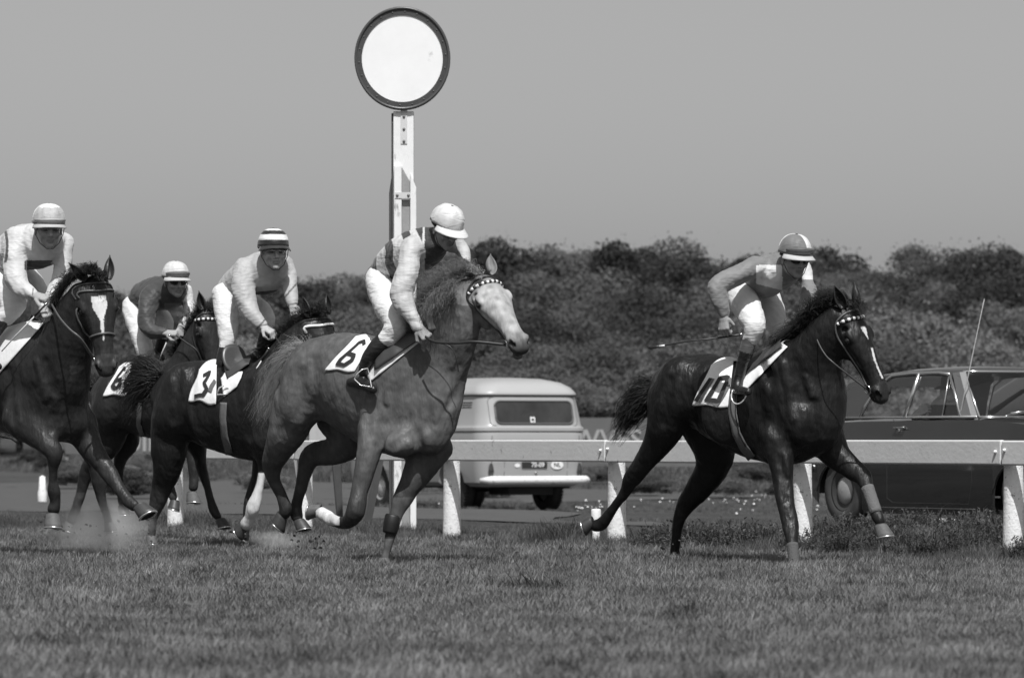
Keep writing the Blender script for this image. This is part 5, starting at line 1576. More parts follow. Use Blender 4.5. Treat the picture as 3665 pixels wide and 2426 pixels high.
def horse10():
    sp = dict(x0=2700, slope=.0017, h=.0088, box=((2060, 2085), (3230, 1060)), ylo=-1.15, yhi=1.15,
        torso=[(2405, 1318, 1490, .50, .20), (2455, 1272, 1520, .42, .26), (2530, 1264, 1540, .29, .28), (2610, 1285, 1590, .15, .29), (2700, 1293, 1640, 0, .30), (2780, 1255, 1662, -.14, .28), (2850, 1236, 1655, -.26, .24), (2925, 1275, 1625, -.38, .20)],
        bulk=[(2412, 1430, .28, 80, 115, .17, -8), (2440, 1350, .22, 70, 75, .12, 0), (2800, 1420, -.42, 62, 135, .10, 14), (2850, 1330, -.40, 60, 110, .10, 25), (2868, 1520, -.49, 50, 75, .11, 0), (2952, 1520, -.45, 50, 75, .11, 0), (2975, 1430, -.40, 42, 95, .12, 0), (2600, 1480, -.16, 90, 110, .08, 0), (2760, 1600, -.30, 40, 60, .10, 0)],
        lines=[([(2905, 1440), (2912, 1500), (2908, 1560)], 11, 'cut'), ([(2740, 1300), (2762, 1380), (2768, 1470), (2775, 1540)], 14, 'cut'), ([(2850, 1300), (2868, 1380), (2878, 1440)], 12, 'cut'), ([(2800, 1300), (2818, 1380), (2830, 1460), (2838, 1500)], 12, 'add'), ([(2885, 1350), (2905, 1420)], 10, 'add'),
               ([(2470, 1400), (2480, 1480), (2472, 1530)], 13, 'cut'), ([(2400, 1360), (2388, 1440), (2378, 1510)], 13, 'cut'), ([(2795, 1640), (2806, 1710), (2815, 1790)], 6, 'cut'), ([(2812, 1630), (2822, 1700)], 8, 'add'), ],
        neck=[(2855, 1400, 120, -.34, .15), (2905, 1300, 103, -.45, .13), (2955, 1215, 80, -.55, .10), (3010, 1150, 62, -.62, .08)],
        head=dict(O=(3048, 1098, -.64), A=(.275, -.16, -.58), N=(.62, -.74, .2), s=1.13,
                  ears=[(-.01, .0, .062, (-.95, .25, .18), 1), (-.01, .0, -.062, (-.95, .25, -.12), 1)]),
        limbs=[
            [(2400, 1430, 85, .30, .13), (2385, 1520, 72, .30, .12), (2350, 1590, 52, .38, .09), (2305, 1655, 38, .46, .065), (2262, 1712, 33, .54, .05), (2238, 1760, 22, .60, .036), (2205, 1805, 18, .66, .030), (2172, 1852, 22, .72, .034), (2150, 1876, 24, .76, .036), (2128, 1880, 22, .78, .034)],
            [(2500, 1500, 80, .55, .12), (2555, 1600, 78, .60, .11), (2545, 1680, 60, .66, .09), (2498, 1750, 47, .72, .07), (2458, 1800, 36, .78, .05), (2430, 1860, 24, .80, .036), (2422, 1915, 19, .82, .030), (2418, 1955, 19, .84, .032), (2416, 1985, 18, .85, .032)],
            [(2790, 1560, 70, -.40, .11), (2795, 1640, 48, -.44, .09), (2802, 1720, 36, -.48, .07), (2812, 1800, 32, -.54, .055), (2828, 1872, 31, -.60, .050), (2832, 1910, 26, -.64, .042), (2837, 1955, 18, -.68, .032), (2842, 2000, 18, -.72, .030), (2844, 2030, 20, -.75, .032)],
            [(2950, 1560, 75, -.20, .12), (2990, 1625, 52, -.24, .09), (3045, 1672, 40, -.30, .07), (3088, 1705, 33, -.36, .052), (3105, 1748, 22, -.40, .036), (3124, 1800, 20, -.46, .032), (3140, 1845, 21, -.50, .034), (3150, 1868, 18, -.52, .032)]],
        hooves=[(2105, 1874, .80, (-.75, .2, -.25), (.2, -.1, -.9), 1.0, None), (2416, 2003, .86, (0, 0, -1), (.6, -.8, 0), 1.0, None), (2848, 2040, -.78, (0, 0, -1), (.6, -.8, 0), 1.0, None), (3157, 1898, -.56, (.12, -.1, -.95), (.75, -.65, 0), 1.12, HOOFG)],
        tone_ear=.02)
    H = Horse(34.2, sp)
    def face(t, onh, hl, hn, hb):
        star = (np.abs(hb - .0) < .016 * (1 - fade(hl, .17, .23)) + .002) & (hl > .150) & (hl < .235) & (hn > -.06)
        st2 = (np.abs(hb - .006 * np.sin(hl * 20)) < .007) & (hl > .30) & (hl < .50) & (hn > -.09)
        t = np.where(onh & (star | st2), .62, t)
        return np.where(onh & (hl > .52), t * 1.3 + .012, t)
    def low(t, sx, sy, V): return t
    H.build('black race horse number 10 leading on the right with a narrow white face stripe', gen_tone(.011, low, face, seed=3), DARKCOAT, HAIRD)
    H.bridle('check', leather=LEATHERL)
    H.hairs('tail', [(2352, 1365, .55), (2340, 1400, .56), (2335, 1430, .56)], [(2262, 1410, .75), (2225, 1500, .8), (2200, 1575, .85)], HAIRD, 1900, .0034, (10, 15), .05, .10, 2, .09)
    H.hairs('mane', [(2815, 1232, -.28), (2880, 1170, -.42), (2935, 1115, -.5), (2990, 1085, -.58), (3040, 1078, -.64)], [(2735, 1235, -.30), (2800, 1190, -.45), (2885, 1100, -.5), (2925, 1055, -.55), (2975, 1050, -.62)], HAIRD, 2200, .0030, (12, 12), .02, .12, 3, .05)
    H.hairs('mane_lock', [(2860, 1195, -.40), (2920, 1130, -.5), (2985, 1085, -.58)], [(2850, 1150, -.50), (2895, 1075, -.55), (2950, 1040, -.6)], HAIRD, 700, .0030, (14, 14), .03, .10, 9, .08)
    H.hairs('forelock', [(3040, 1078, -.66), (3085, 1085, -.70)], [(3070, 1100, -.74), (3105, 1125, -.78)], HAIRD, 110, .0035, (8, 8), .03, .15, 4, .02)
    H.grid_on([(2545, 1305), (2625, 1290), (2605, 1458), (2475, 1448)], 22, 22, .012, 'number_cloth', CLOTH, wav=3, over=8)
    c = H.root.children[-1]
    c['label'] = 'white number cloth reading 10'
    H.stroke([(.22, .34), (.06, .90)], .10, INK, 'numeral', c, asp=.72)
    H.stroke([(.33, .36), (.17, .92)], .08, INKG, 'numeral_grey', c, asp=.72, off=.012)
    H.stroke([(.56, .36), (.88, .34), (.70, .86), (.36, .88), (.56, .36), (.70, .35)], .10, INK, 'numeral', c, asp=.72)
    H.stroke([(1.0, .36), (.86, .62), (.62, .98)], .10, INKG, 'numeral_grey', c, asp=.72, off=.012)
    H.grid_on([(2655, 1325), (2800, 1228), (2818, 1240), (2655, 1410)], 26, 10, .012, 'saddle_cloth_front', CLOTH, over=5)
    H.grid_on([(2660, 1300), (2790, 1222), (2800, 1235), (2655, 1345)], 20, 8, .030, 'saddle_flap', mat('saddle_leather', .06, .35), over=5)
    H.strip_on([(2623, 1410), (2622, 1480), (2635, 1550), (2660, 1600), (2690, 1640)], 30, .010, 'girth', WEB)
    H.strip_on([(2633, 1410), (2632, 1480), (2645, 1550), (2668, 1598)], 3, .014, 'girth_stitching', LEATHER)
    # bandages
    def wrap(a, b, r0, r1, tone_):
        A_, B_ = H.P(*a), H.P(*b); mb = MB(); n = 9
        pts = [A_ + (B_ - A_) * i / n for i in range(n + 1)]; rr = [(r0 + (r1 - r0) * i / n) * H.px * (1 + .03 * (i % 2)) for i in range(n + 1)]
        mb.tube([Vector(p) for p in pts], rr, 16); wlink('leg_bandage', mb.mesh('leg_bandage'), mat('bandage_%d' % int(tone_ * 100), tone_, .9, bump=.4, bscale=70), H.root, True)
    wrap((3104, 1742, -.40), (3136, 1836, -.49), 23, 22, .13)
    wrap((2836, 1945, -.68), (2844, 2030, -.75), 20, 21, .085)
    return H

def horse6():
    sp = dict(x0=1250, slope=.0017, h=.0088, box=((900, 2060), (1930, 955)), ylo=-1.35, yhi=1.0,
        torso=[(1092, 1268, 1450, .30, .20), (1145, 1212, 1480, .2, .26), (1225, 1188, 1520, .05, .28), (1315, 1208, 1580, -.1, .30), (1405, 1232, 1625, -.25, .29), (1480, 1225, 1640, -.38, .26), (1545, 1270, 1610, -.50, .20)],
        bulk=[(1078, 1420, .10, 78, 125, .16, -6), (1110, 1320, .08, 70, 85, .14, 0), (1390, 1450, -.48, 80, 130, .10, 10), (1440, 1340, -.52, 80, 110, .10, 25), (1440, 1585, -.63, 70, 48, .10, 15), (1545, 1555, -.60, 60, 65, .10, 0), (1590, 1450, -.58, 48, 95, .11, 0), (1340, 1540, -.46, 48, 70, .10, 0)],
        lines=[([(1672, 1340), (1635, 1410), (1580, 1470), (1530, 1520), (1485, 1548)], 12, 'cut'), ([(1485, 1552), (1440, 1572), (1405, 1600)], 9, 'cut'), ([(1492, 1560), (1500, 1610)], 9, 'cut'), ([(1330, 1400), (1322, 1480), (1318, 1550)], 14, 'cut'), ([(1360, 1520), (1358, 1590)], 9, 'cut'),
               ([(1128, 1290), (1130, 1380), (1136, 1460)], 15, 'cut'), ([(1080, 1330), (1072, 1420), (1065, 1500)], 12, 'cut'), ([(1420, 1270), (1400, 1360), (1385, 1440)], 13, 'add'), ([(1640, 1130), (1632, 1230), (1620, 1310)], 9, 'add'), ([(1560, 1500), (1590, 1440)], 10, 'add')],
        neck=[(1510, 1370, 145, -.46, .15), (1565, 1275, 125, -.56, .13), (1612, 1180, 104, -.64, .11), (1660, 1095, 82, -.70, .09), (1695, 1045, 60, -.72, .08)],
        head=dict(O=(1728, 985, -.74), A=(.25, -.41, -.37), N=(.24, -.80, .52), w=1.18, s=1.16, open=.026,
                  ears=[(-.02, .0, .06, (-.9, .1, -.1), 1), (-.02, .0, -.06, (-.95, .15, -.35), 1)]),
        limbs=[
            [(1340, 1540, 58, -.50, .10), (1322, 1610, 45, -.54, .085), (1303, 1690, 37, -.58, .07), (1285, 1765, 31, -.62, .055), (1272, 1832, 35, -.66, .055), (1243, 1868, 25, -.60, .042), (1205, 1866, 21, -.50, .036), (1172, 1850, 25, -.40, .042), (1148, 1834, 24, -.34, .04)],
            [(1545, 1590, 80, -.42, .12), (1500, 1680, 56, -.44, .09), (1463, 1745, 40, -.46, .065), (1437, 1795, 35, -.48, .055), (1420, 1835, 26, -.49, .040), (1405, 1885, 24, -.50, .036), (1395, 1925, 19, -.50, .034), (1387, 1965, 14, -.50, .028), (1378, 1998, 15, -.50, .028)],
            [(1060, 1450, 88, .15, .13), (1030, 1540, 72, .20, .12), (998, 1605, 52, .27, .09), (975, 1660, 40, .34, .06), (980, 1715, 26, .38, .04), (1005, 1770, 21, .40, .034), (1022, 1818, 24, .40, .04), (1015, 1842, 21, .42, .036)],
            [(1210, 1490, 85, .30, .12), (1250, 1570, 66, .26, .11), (1200, 1612, 52, .32, .09), (1118, 1628, 42, .42, .062), (1092, 1685, 29, .46, .042), (1078, 1745, 23, .48, .034), (1063, 1800, 21, .50, .034), (1060, 1832, 24, .50, .038), (1066, 1852, 20, .48, .034)]],
        hooves=[(1126, 1826, -.28, (-.85, .3, .15), (-.2, .1, -.9), 1.0, HOOFG), (1375, 2013, -.50, (0, 0, -1), (.6, -.8, 0), .95, HOOFG), (1000, 1862, .44, (-.6, .1, -.7), (.5, .2, -.6), 1.1, None), (1077, 1878, .46, (.18, -.2, -.95), (.75, -.6, 0), 1.0, HOOFM)],
        tone_ear=.20)
    H = Horse(34.2, sp)
    def face(t, onh, hl, hn, hb):
        k = fade(hl, -.02, .14) * fade(-hl, -.64, -.52)
        t2 = np.where(onh, t * (1 - k) + .40 * k * (1 - .3 * np.clip(np.sin(hl * 60) * np.sin(hb * 70 + 1), 0, 1)), t)
        t2 = np.where(onh & (hn < -.13) & (hl < .3), t2 * .45, t2)  # cheek tone darkened to paint in shade around the bridle
        t2 = np.where(onh & (hl > .50), t2 * (1 - .65 * fade(hl, .50, .62)), t2); return np.where(onh & (hl > .50) & (hn < -.135), .10, t2)
    def low(t, sx, sy, V):
        z = V[:, 2]
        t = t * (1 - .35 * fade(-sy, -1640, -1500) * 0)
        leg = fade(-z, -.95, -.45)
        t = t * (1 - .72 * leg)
        white = ((sx > 1130) & (sx < 1215) & (sy > 1800) & (sy < 1880) & (V[:, 1] < 34.05))
        t = np.where(white, .62, t)
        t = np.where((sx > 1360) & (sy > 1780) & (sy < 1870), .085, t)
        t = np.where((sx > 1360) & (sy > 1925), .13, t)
        return t
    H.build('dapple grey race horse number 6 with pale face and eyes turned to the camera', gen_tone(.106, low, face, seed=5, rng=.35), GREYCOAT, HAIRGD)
    H.bridle('check', leather=LEATHER)
    H.hairs('tail', [(1100, 1240, .35), (1080, 1255, .38), (1060, 1275, .38)], [(1000, 1330, .6), (985, 1420, .6), (960, 1500, .6), (905, 1490, .65)], HAIRG, 2600, .0015, (10, 16), .06, .16, 2, .08, segs=9)
    H.hairs('mane', [(1480, 1215, -.55), (1500, 1150, -.6), (1540, 1080, -.66), (1590, 1025, -.7), (1650, 985, -.74), (1700, 975, -.76)], [(1440, 1190, -.6), (1470, 1100, -.66), (1490, 1030, -.7), (1530, 985, -.74), (1600, 950, -.76), (1670, 930, -.78)], HAIRGD, 3000, .0014, (12, 14), .025, .08, 3, .05)
    H.hairs('mane_fall', [(1520, 1110, -.74), (1570, 1040, -.8), (1630, 1000, -.84)], [(1520, 1150, -.84), (1560, 1110, -.88), (1610, 1050, -.9)], HAIRGD, 500, .0015, (12, 14), .05, .08, 6, .04)
    H.hairs('forelock', [(1690, 972, -.8), (1730, 980, -.84)], [(1670, 945, -.86), (1700, 965, -.9)], HAIRG, 60, .0035, (8, 8), .03, .15, 4, .02)
    H.grid_on([(1272, 1203), (1335, 1210), (1268, 1330), (1160, 1322)], 22, 20, .012, 'number_cloth', CLOTH, wav=3, over=8)
    c = H.root.children[-1]
    c['label'] = 'white number cloth reading 6'
    H.stroke([(.74, .20), (.60, .10), (.42, .16), (.24, .66), (.28, .82), (.52, .84), (.66, .66), (.62, .52), (.36, .50)], .10, INK, 'numeral', c, asp=.75)
    H.grid_on([(1310, 1340), (1480, 1213), (1500, 1225), (1325, 1365)], 24, 8, .010, 'saddle_cloth_front', CLOTH, over=5)
    H.grid_on([(1335, 1225), (1490, 1200), (1500, 1215), (1340, 1325)], 20, 8, .028, 'saddle_flap', mat('saddle_leather', .06, .35), over=5)
    # tendon boot on the leading foreleg
    A_, B_ = H.P(1408, 1842, -.49), H.P(1394, 1908, -.50); mb = MB(); mb.tube([Vector(A_ + (B_ - A_) * t) for t in (0, .1, .5, .9, 1)], [v * H.px for v in (26, 29, 29, 26, 24)], 14)
    wlink('tendon_boot', mb.mesh('tendon_boot'), mat('boot_black', .012, .5), H.root, True)
    return H

def horse3():
    sp = dict(x0=780, slope=.0019, h=.0098, box=((490, 1990), (1260, 1085)), ylo=-1.2, yhi=1.1,
        torso=[(622, 1338, 1520, .32, .20), (675, 1294, 1560, .22, .26), (755, 1288, 1600, .05, .28), (845, 1300, 1632, -.12, .29), (925, 1295, 1648, -.28, .26), (985, 1315, 1625, -.40, .21)],
        bulk=[(618, 1470, .10, 68, 110, .16, -6), (650, 1380, .05, 60, 75, .13, 0), (935, 1450, -.48, 55, 110, .10, 12), (760, 1480, -.18, 80, 100, .08, 0), (950, 1580, -.5, 45, 50, .1, 0), (1010, 1560, -.5, 45, 55, .1, 0)],
        lines=[([(700, 1330), (690, 1420), (700, 1520)], 13, 'cut'), ([(890, 1380), (885, 1480), (890, 1560)], 13, 'cut'), ([(640, 1340), (632, 1430), (625, 1500)], 12, 'cut')],
        neck=[(965, 1420, 112, -.38, .14), (1015, 1320, 88, -.46, .12), (1062, 1240, 68, -.52, .10), (1110, 1185, 52, -.55, .08)],
        head=dict(O=(1140, 1128, -.58), A=(.20, -.22, -.93), N=(.22, -.95, .2), w=1.25, s=1.08,
                  ears=[(-.01, .0, .06, (-.95, .1, .12), 1), (-.01, .0, -.06, (-.95, .1, -.12), 1)]),
        limbs=[
            [(615, 1500, 72, .15, .13), (605, 1600, 68, .18, .12), (598, 1680, 52, .22, .09), (578, 1745, 40, .28, .06), (563, 1800, 31, .32, .045), (550, 1850, 19, .36, .034), (545, 1890, 16, .38, .032), (542, 1915, 16, .39, .032)],
            [(690, 1550, 60, .45, .11), (712, 1620, 28, .45, .07), (722, 1675, 21, .42, .045), (738, 1728, 17, .40, .036), (750, 1775, 15, .38, .034), (765, 1825, 18, .36, .038), (780, 1848, 16, .34, .036)],
            [(950, 1560, 60, -.36, .11), (946, 1630, 34, -.40, .08), (939, 1675, 15, -.42, .05), (932, 1725, 15, -.44, .04), (920, 1775, 19, -.45, .045), (906, 1818, 26, -.46, .05), (896, 1850, 20, -.42, .045), (880, 1878, 24, -.38, .045)],
            [(960, 1580, 50, -.10, .10), (930, 1650, 26, -.12, .07), (912, 1705, 14, -.14, .05), (897, 1752, 13, -.15, .04), (886, 1802, 14, -.16, .04), (882, 1860, 13, -.16, .035), (880, 1905, 13, -.17, .035), (876, 1930, 15, -.18, .035)]],
        hooves=[(541, 1930, .39, (0, 0, -1), (.6, -.8, 0), .9, HOOFG), (795, 1873, .32, (.15, -.2, -.95), (.75, -.6, 0), 1.0, None), (862, 1893, -.34, (-.7, .3, -.5), (.3, .1, -.9), 1.05, HOOFM), (872, 1945, -.18, (0, 0, -1), (.6, -.8, 0), .9, None)],
        tone_ear=.02)
    H = Horse(39.0, sp)
    def low(t, sx, sy, V):
        t = np.where((sx > 860) & (sy > 1690) & (V[:, 1] < 38.75), .55, t)
        dust = ((sx < 640) & (sy > 1730)); t = np.where(dust, t + .05 * fade(sy, 1730, 1830), t)
        return t
    H.build('dark bay race horse number 3 whose head is hidden behind the grey', gen_tone(.014, low, None, seed=8), DARKCOAT, HAIRD)
    H.bridle('white')
    H.hairs('tail', [(580, 1330, .42), (560, 1355, .45), (548, 1385, .45)], [(470, 1290, .65), (440, 1360, .7), (430, 1440, .7), (450, 1500, .65)], HAIRD, 1500, .0034, (12, 16), .05, .14, 2, .09)
    H.hairs('mane', [(930, 1290, -.32), (985, 1235, -.42), (1040, 1180, -.5), (1100, 1130, -.56), (1150, 1110, -.6)], [(905, 1265, -.34), (955, 1200, -.44), (1015, 1140, -.5), (1070, 1105, -.55), (1120, 1085, -.6)], HAIRD, 1300, .0032, (12, 12), .02, .12, 3, .05)
    H.hairs('forelock', [(1130, 1115, -.62), (1175, 1118, -.64)], [(1135, 1090, -.62), (1190, 1105, -.66)], HAIRD, 80, .0038, (8, 10), .03, .12, 4, .03)
    H.grid_on([(712, 1322), (775, 1305), (772, 1448), (672, 1432)], 20, 18, .014, 'number_cloth', CLOTH, wav=5, over=7)
    c = H.root.children[-1]; c['label'] = 'white number cloth reading 3'
    H.stroke([(.30, .22), (.66, .14), (.44, .44), (.62, .60), (.50, .80), (.18, .84)], .10, INK, 'numeral', c, asp=.75)
    H.stroke([(.95, .38), (.80, .52), (.74, .66)], .12, INKG, 'numeral_grey', c, asp=.75)
    H.grid_on([(790, 1352), (862, 1350), (845, 1385), (800, 1420)], 14, 8, .012, 'saddle_cloth_front', CLOTH, over=3)
    H.strip_on([(800, 1440), (797, 1500), (803, 1560), (820, 1625)], 24, .010, 'girth', WEB)
    # racing saddle: tipped up rounded cantle and seat
    SL = mat('saddle_leather', .06, .35)
    mb = MB(); c0 = H.P(838, 1285, -.25)
    ax = nrm([.35, -.75, .35]); u = nrm(np.cross(ax, [0, 0, 1])); w = np.cross(u, ax)
    prof = [(.0, -.012), (.70, -.012), (.93, -.006), (1.0, .004), (.95, .014), (.7, .010), (.0, .002)]
    V = []; n = 28
    for r_, hgt in prof:
        for k in range(n):
            a = 2 * math.pi * k / n; q = 1 + .12 * math.sin(a) ** 2
            V.append(c0 + u * math.cos(a) * r_ * .110 * q - w * math.sin(a) * r_ * .135 + ax * hgt * 1.3)
    F = [(i * n + k, i * n + (k + 1) % n, (i + 1) * n + (k + 1) % n, (i + 1) * n + k) for i in range(len(prof) - 1) for k in range(n)]
    wlink('saddle_cantle', meshpy('saddle_cantle', V, F), SL, H.root, True)
    H.grid_on([(800, 1310), (905, 1262), (890, 1300), (812, 1355)], 14, 8, .022, 'saddle_seat', SL, over=6)
    return H

def horse2():
    sp = dict(x0=560, slope=.0019, h=.0105, box=((210, 1985), (850, 1070)), ylo=-1.2, yhi=1.1,
        torso=[(398, 1345, 1500, .28, .20), (445, 1305, 1530, .2, .25), (515, 1298, 1560, .05, .27), (595, 1302, 1575, -.10, .27), (660, 1290, 1570, -.25, .23)],
        bulk=[(395, 1450, .08, 60, 100, .15, -6), (650, 1430, -.35, 50, 100, .1, 10)],
        neck=[(655, 1370, 88, -.32, .13), (690, 1290, 72, -.38, .11), (718, 1215, 58, -.42, .09), (738, 1160, 46, -.46, .08)],
        head=dict(O=(752, 1108, -.50), A=(.16, -.20, -.95), N=(.55, -.80, .15), w=1.2, s=1.06,
                  ears=[(-.01, .0, .06, (-.95, .1, .12), 1), (-.01, .0, -.06, (-.95, .1, -.12), 1)]),
        limbs=[
            [(400, 1470, 70, .15, .12), (392, 1560, 60, .18, .11), (360, 1625, 42, .22, .08), (322, 1665, 30, .28, .055), (303, 1715, 24, .32, .042), (288, 1770, 19, .34, .034), (270, 1825, 18, .36, .034), (256, 1862, 20, .38, .036)],
            [(440, 1500, 60, .4, .11), (455, 1580, 44, .4, .09), (432, 1640, 24, .42, .055), (425, 1700, 17, .44, .036), (432, 1760, 16, .46, .032), (440, 1800, 18, .46, .036)],
            [(670, 1540, 48, -.25, .10), (684, 1610, 26, -.27, .07), (691, 1660, 20, -.30, .05), (694, 1710, 17, -.31, .038), (692, 1745, 18, -.32, .038)],
            [(640, 1540, 48, .05, .10), (610, 1620, 26, .0, .07), (600, 1700, 18, .0, .04), (620, 1780, 16, .0, .035)]],
        hooves=[(248, 1885, .40, (-.3, 0, -.9), (.6, -.8, 0), 1.0, HOOFG), (442, 1825, .46, (0, 0, -1), (.6, -.8, 0), 1.0, None), (690, 1780, -.34, (0, -.15, -.98), (.5, -.8, 0), 1.15, HOOFG), (624, 1805, 0, (-.3, 0, -.9), (.5, -.8, 0), 1.0, None)],
        tone_ear=.03)
    H = Horse(41.6, sp)
    H.build('brown race horse half hidden between two others at the back of the pack', gen_tone(.022, lambda t, sx, sy, V: np.where(V[:, 2] < .45, t + .03, t), None, seed=9), DARKCOAT, HAIRD)
    H.bridle('check')
    H.hairs('tail', [(345, 1370, .42), (335, 1400, .45)], [(270, 1400, .65), (262, 1480, .7)], HAIRD, 150, .0045, (10, 14), .05, .14, 2, .09)
    H.hairs('mane', [(630, 1290, -.28), (670, 1215, -.35), (700, 1150, -.42), (735, 1105, -.48)], [(600, 1260, -.3), (640, 1180, -.36), (675, 1120, -.42), (715, 1082, -.48)], HAIRD, 900, .0036, (12, 12), .02, .12, 3, .05)
    H.hairs('forelock', [(735, 1102, -.5), (770, 1102, -.54)], [(740, 1085, -.5), (790, 1100, -.56)], HAIRD, 60, .0042, (8, 10), .03, .12, 4, .03)
    H.grid_on([(425, 1312), (470, 1298), (460, 1415), (366, 1415)], 18, 18, .014, 'number_cloth', CLOTH, wav=3, over=7)
    c = H.root.children[-1]
    H.stroke([(.62, .16), (.46, .10), (.26, .34), (.22, .66), (.40, .78), (.56, .66), (.50, .46), (.30, .50)], .12, INK, 'numeral', c, asp=.8)
    H.stroke([(.96, .30), (.72, .60), (.98, .74), (.74, .86)], .08, INK, 'numeral', c, asp=.8)
    H.strip_on([(500, 1440), (495, 1520), (510, 1562)], 16, .010, 'girth', WEB)
    return H

def horse1():
    sp = dict(x0=120, slope=.0030, h=.0090, box=((-330, 1990), (560, 925)), ylo=-1.15, yhi=1.25,
        torso=[(-180, 1240, 1510, .90, .26), (-80, 1205, 1530, .62, .29), (0, 1200, 1545, .38, .30), (70, 1165, 1560, .14, .28), (140, 1155, 1570, -.08, .26), (200, 1210, 1560, -.26, .22)],
        bulk=[(95, 1490, -.22, 70, 85, .13, 0), (250, 1500, -.20, 68, 85, .14, 0), (60, 1400, -.02, 62, 125, .12, 10), (270, 1400, -.10, 48, 110, .14, 0), (175, 1530, -.30, 60, 55, .1, 0)],
        lines=[([(175, 1440), (180, 1500), (178, 1550)], 11, 'cut'), ([(128, 1290), (150, 1370), (165, 1430)], 10, 'add'), ([(30, 1330), (40, 1420), (45, 1500)], 13, 'cut'), ([(210, 1380), (225, 1450)], 9, 'cut'), ([(165, 1300), (190, 1400)], 9, 'cut')],
        neck=[(205, 1345, 118, -.30, .16), (235, 1240, 100, -.42, .14), (270, 1140, 82, -.52, .11), (310, 1060, 62, -.60, .09)],
        head=dict(O=(346, 998, -.64), A=(.10, -.14, -.62), N=(.24, -.95, .25), w=1.27, s=1.15,
                  ears=[(-.005, .012, .062, (-.75, .05, .62), 1), (.0, .012, -.062, (-.97, .05, -.18), 1)]),
        limbs=[
            [(70, 1480, 72, -.20, .11), (115, 1535, 58, -.30, .09), (162, 1580, 42, -.38, .07), (194, 1622, 33, -.42, .055), (191, 1675, 19, -.40, .038), (190, 1722, 17, -.38, .034), (194, 1760, 24, -.36, .042), (197, 1795, 20, -.34, .038), (192, 1822, 24, -.34, .042)],
            [(285, 1510, 62, -.10, .11), (318, 1590, 46, -.16, .085), (355, 1645, 37, -.22, .065), (395, 1700, 30, -.28, .05), (428, 1750, 22, -.34, .036), (456, 1788, 24, -.40, .038), (482, 1810, 21, -.44, .036)],
            [(210, 1480, 70, .60, .12), (262, 1525, 46, .62, .09), (300, 1590, 33, .64, .07), (335, 1655, 26, .66, .055), (354, 1720, 27, .66, .05), (361, 1775, 19, .66, .034), (377, 1830, 15, .66, .030), (388, 1868, 15, .66, .03)],
            [(-160, 1480, 85, .75, .13), (-200, 1600, 52, .8, .09), (-230, 1700, 34, .85, .06), (-250, 1790, 20, .9, .034), (-270, 1860, 22, .92, .036)]],
        hooves=[(189, 1862, -.36, (-.05, -.1, -.99), (.4, -.9, 0), 1.28, HOOFG), (512, 1828, -.50, (.40, -.30, -.80), (.75, -.55, .1), 1.30, HOOFM), (393, 1885, .66, (.1, 0, -.99), (.6, -.8, 0), .9, HOOFG), (-285, 1890, .95, (-.5, .1, -.8), (.3, 0, -.9), 1.0, None)],
        tone_ear=.035)
    H = Horse(36.0, sp)
    def face(t, onh, hl, hn, hb):
        w = .030 * (1 - fade(hl, .19, .28)) + .009
        star = (np.abs(hb - .004) < w * (1 - .8 * fade(hl, .34, .42))) & (hl > .12) & (hl < .42) & (hn > -.09)
        t = np.where(onh & (hl > .50), t * 1.4 + .015, t)
        return np.where(onh & star, .66, t)
    H.build('dark chestnut race horse at the left edge with a white blaze on its forehead', gen_tone(.022, None, face, seed=12), DARKCOAT, HAIRD)
    H.bridle('plain', nose=True, leather=LEATHERL)
    H.hairs('tail', [(-260, 1300, 1.0), (-270, 1340, 1.0)], [(-330, 1400, 1.1), (-340, 1500, 1.1)], HAIRD, 80, .0045, (10, 14), .05, .14, 2, .09)
    H.hairs('mane', [(170, 1140, -.3), (205, 1070, -.42), (245, 1010, -.52), (290, 975, -.60), (345, 965, -.64)], [(150, 1150, -.42), (180, 1085, -.52), (215, 1015, -.60), (262, 975, -.66), (330, 952, -.68)], HAIRD, 2200, .0030, (12, 11), .02, .10, 3, .07)
    H.hairs('forelock', [(320, 975, -.66), (370, 985, -.68)], [(305, 965, -.74), (378, 990, -.80)], HAIRD, 220, .0034, (8, 8), .03, .15, 4, .02)
    H.grid_on([(-60, 1215), (150, 1142), (160, 1150), (-60, 1400)], 24, 14, .012, 'number_cloth', CLOTH, over=5)
    H.strip_on([(-10, 1560), (40, 1570), (62, 1585)], 5, .008, 'girth_strap', LEATHER)
    return H
HORSES = {}
for nm, fn in (('10', horse10), ('6', horse6), ('3', horse3), ('2', horse2), ('1', horse1)):
    HORSES[nm] = fn()
    print('horse', nm, round(time.time() - T0, 1))
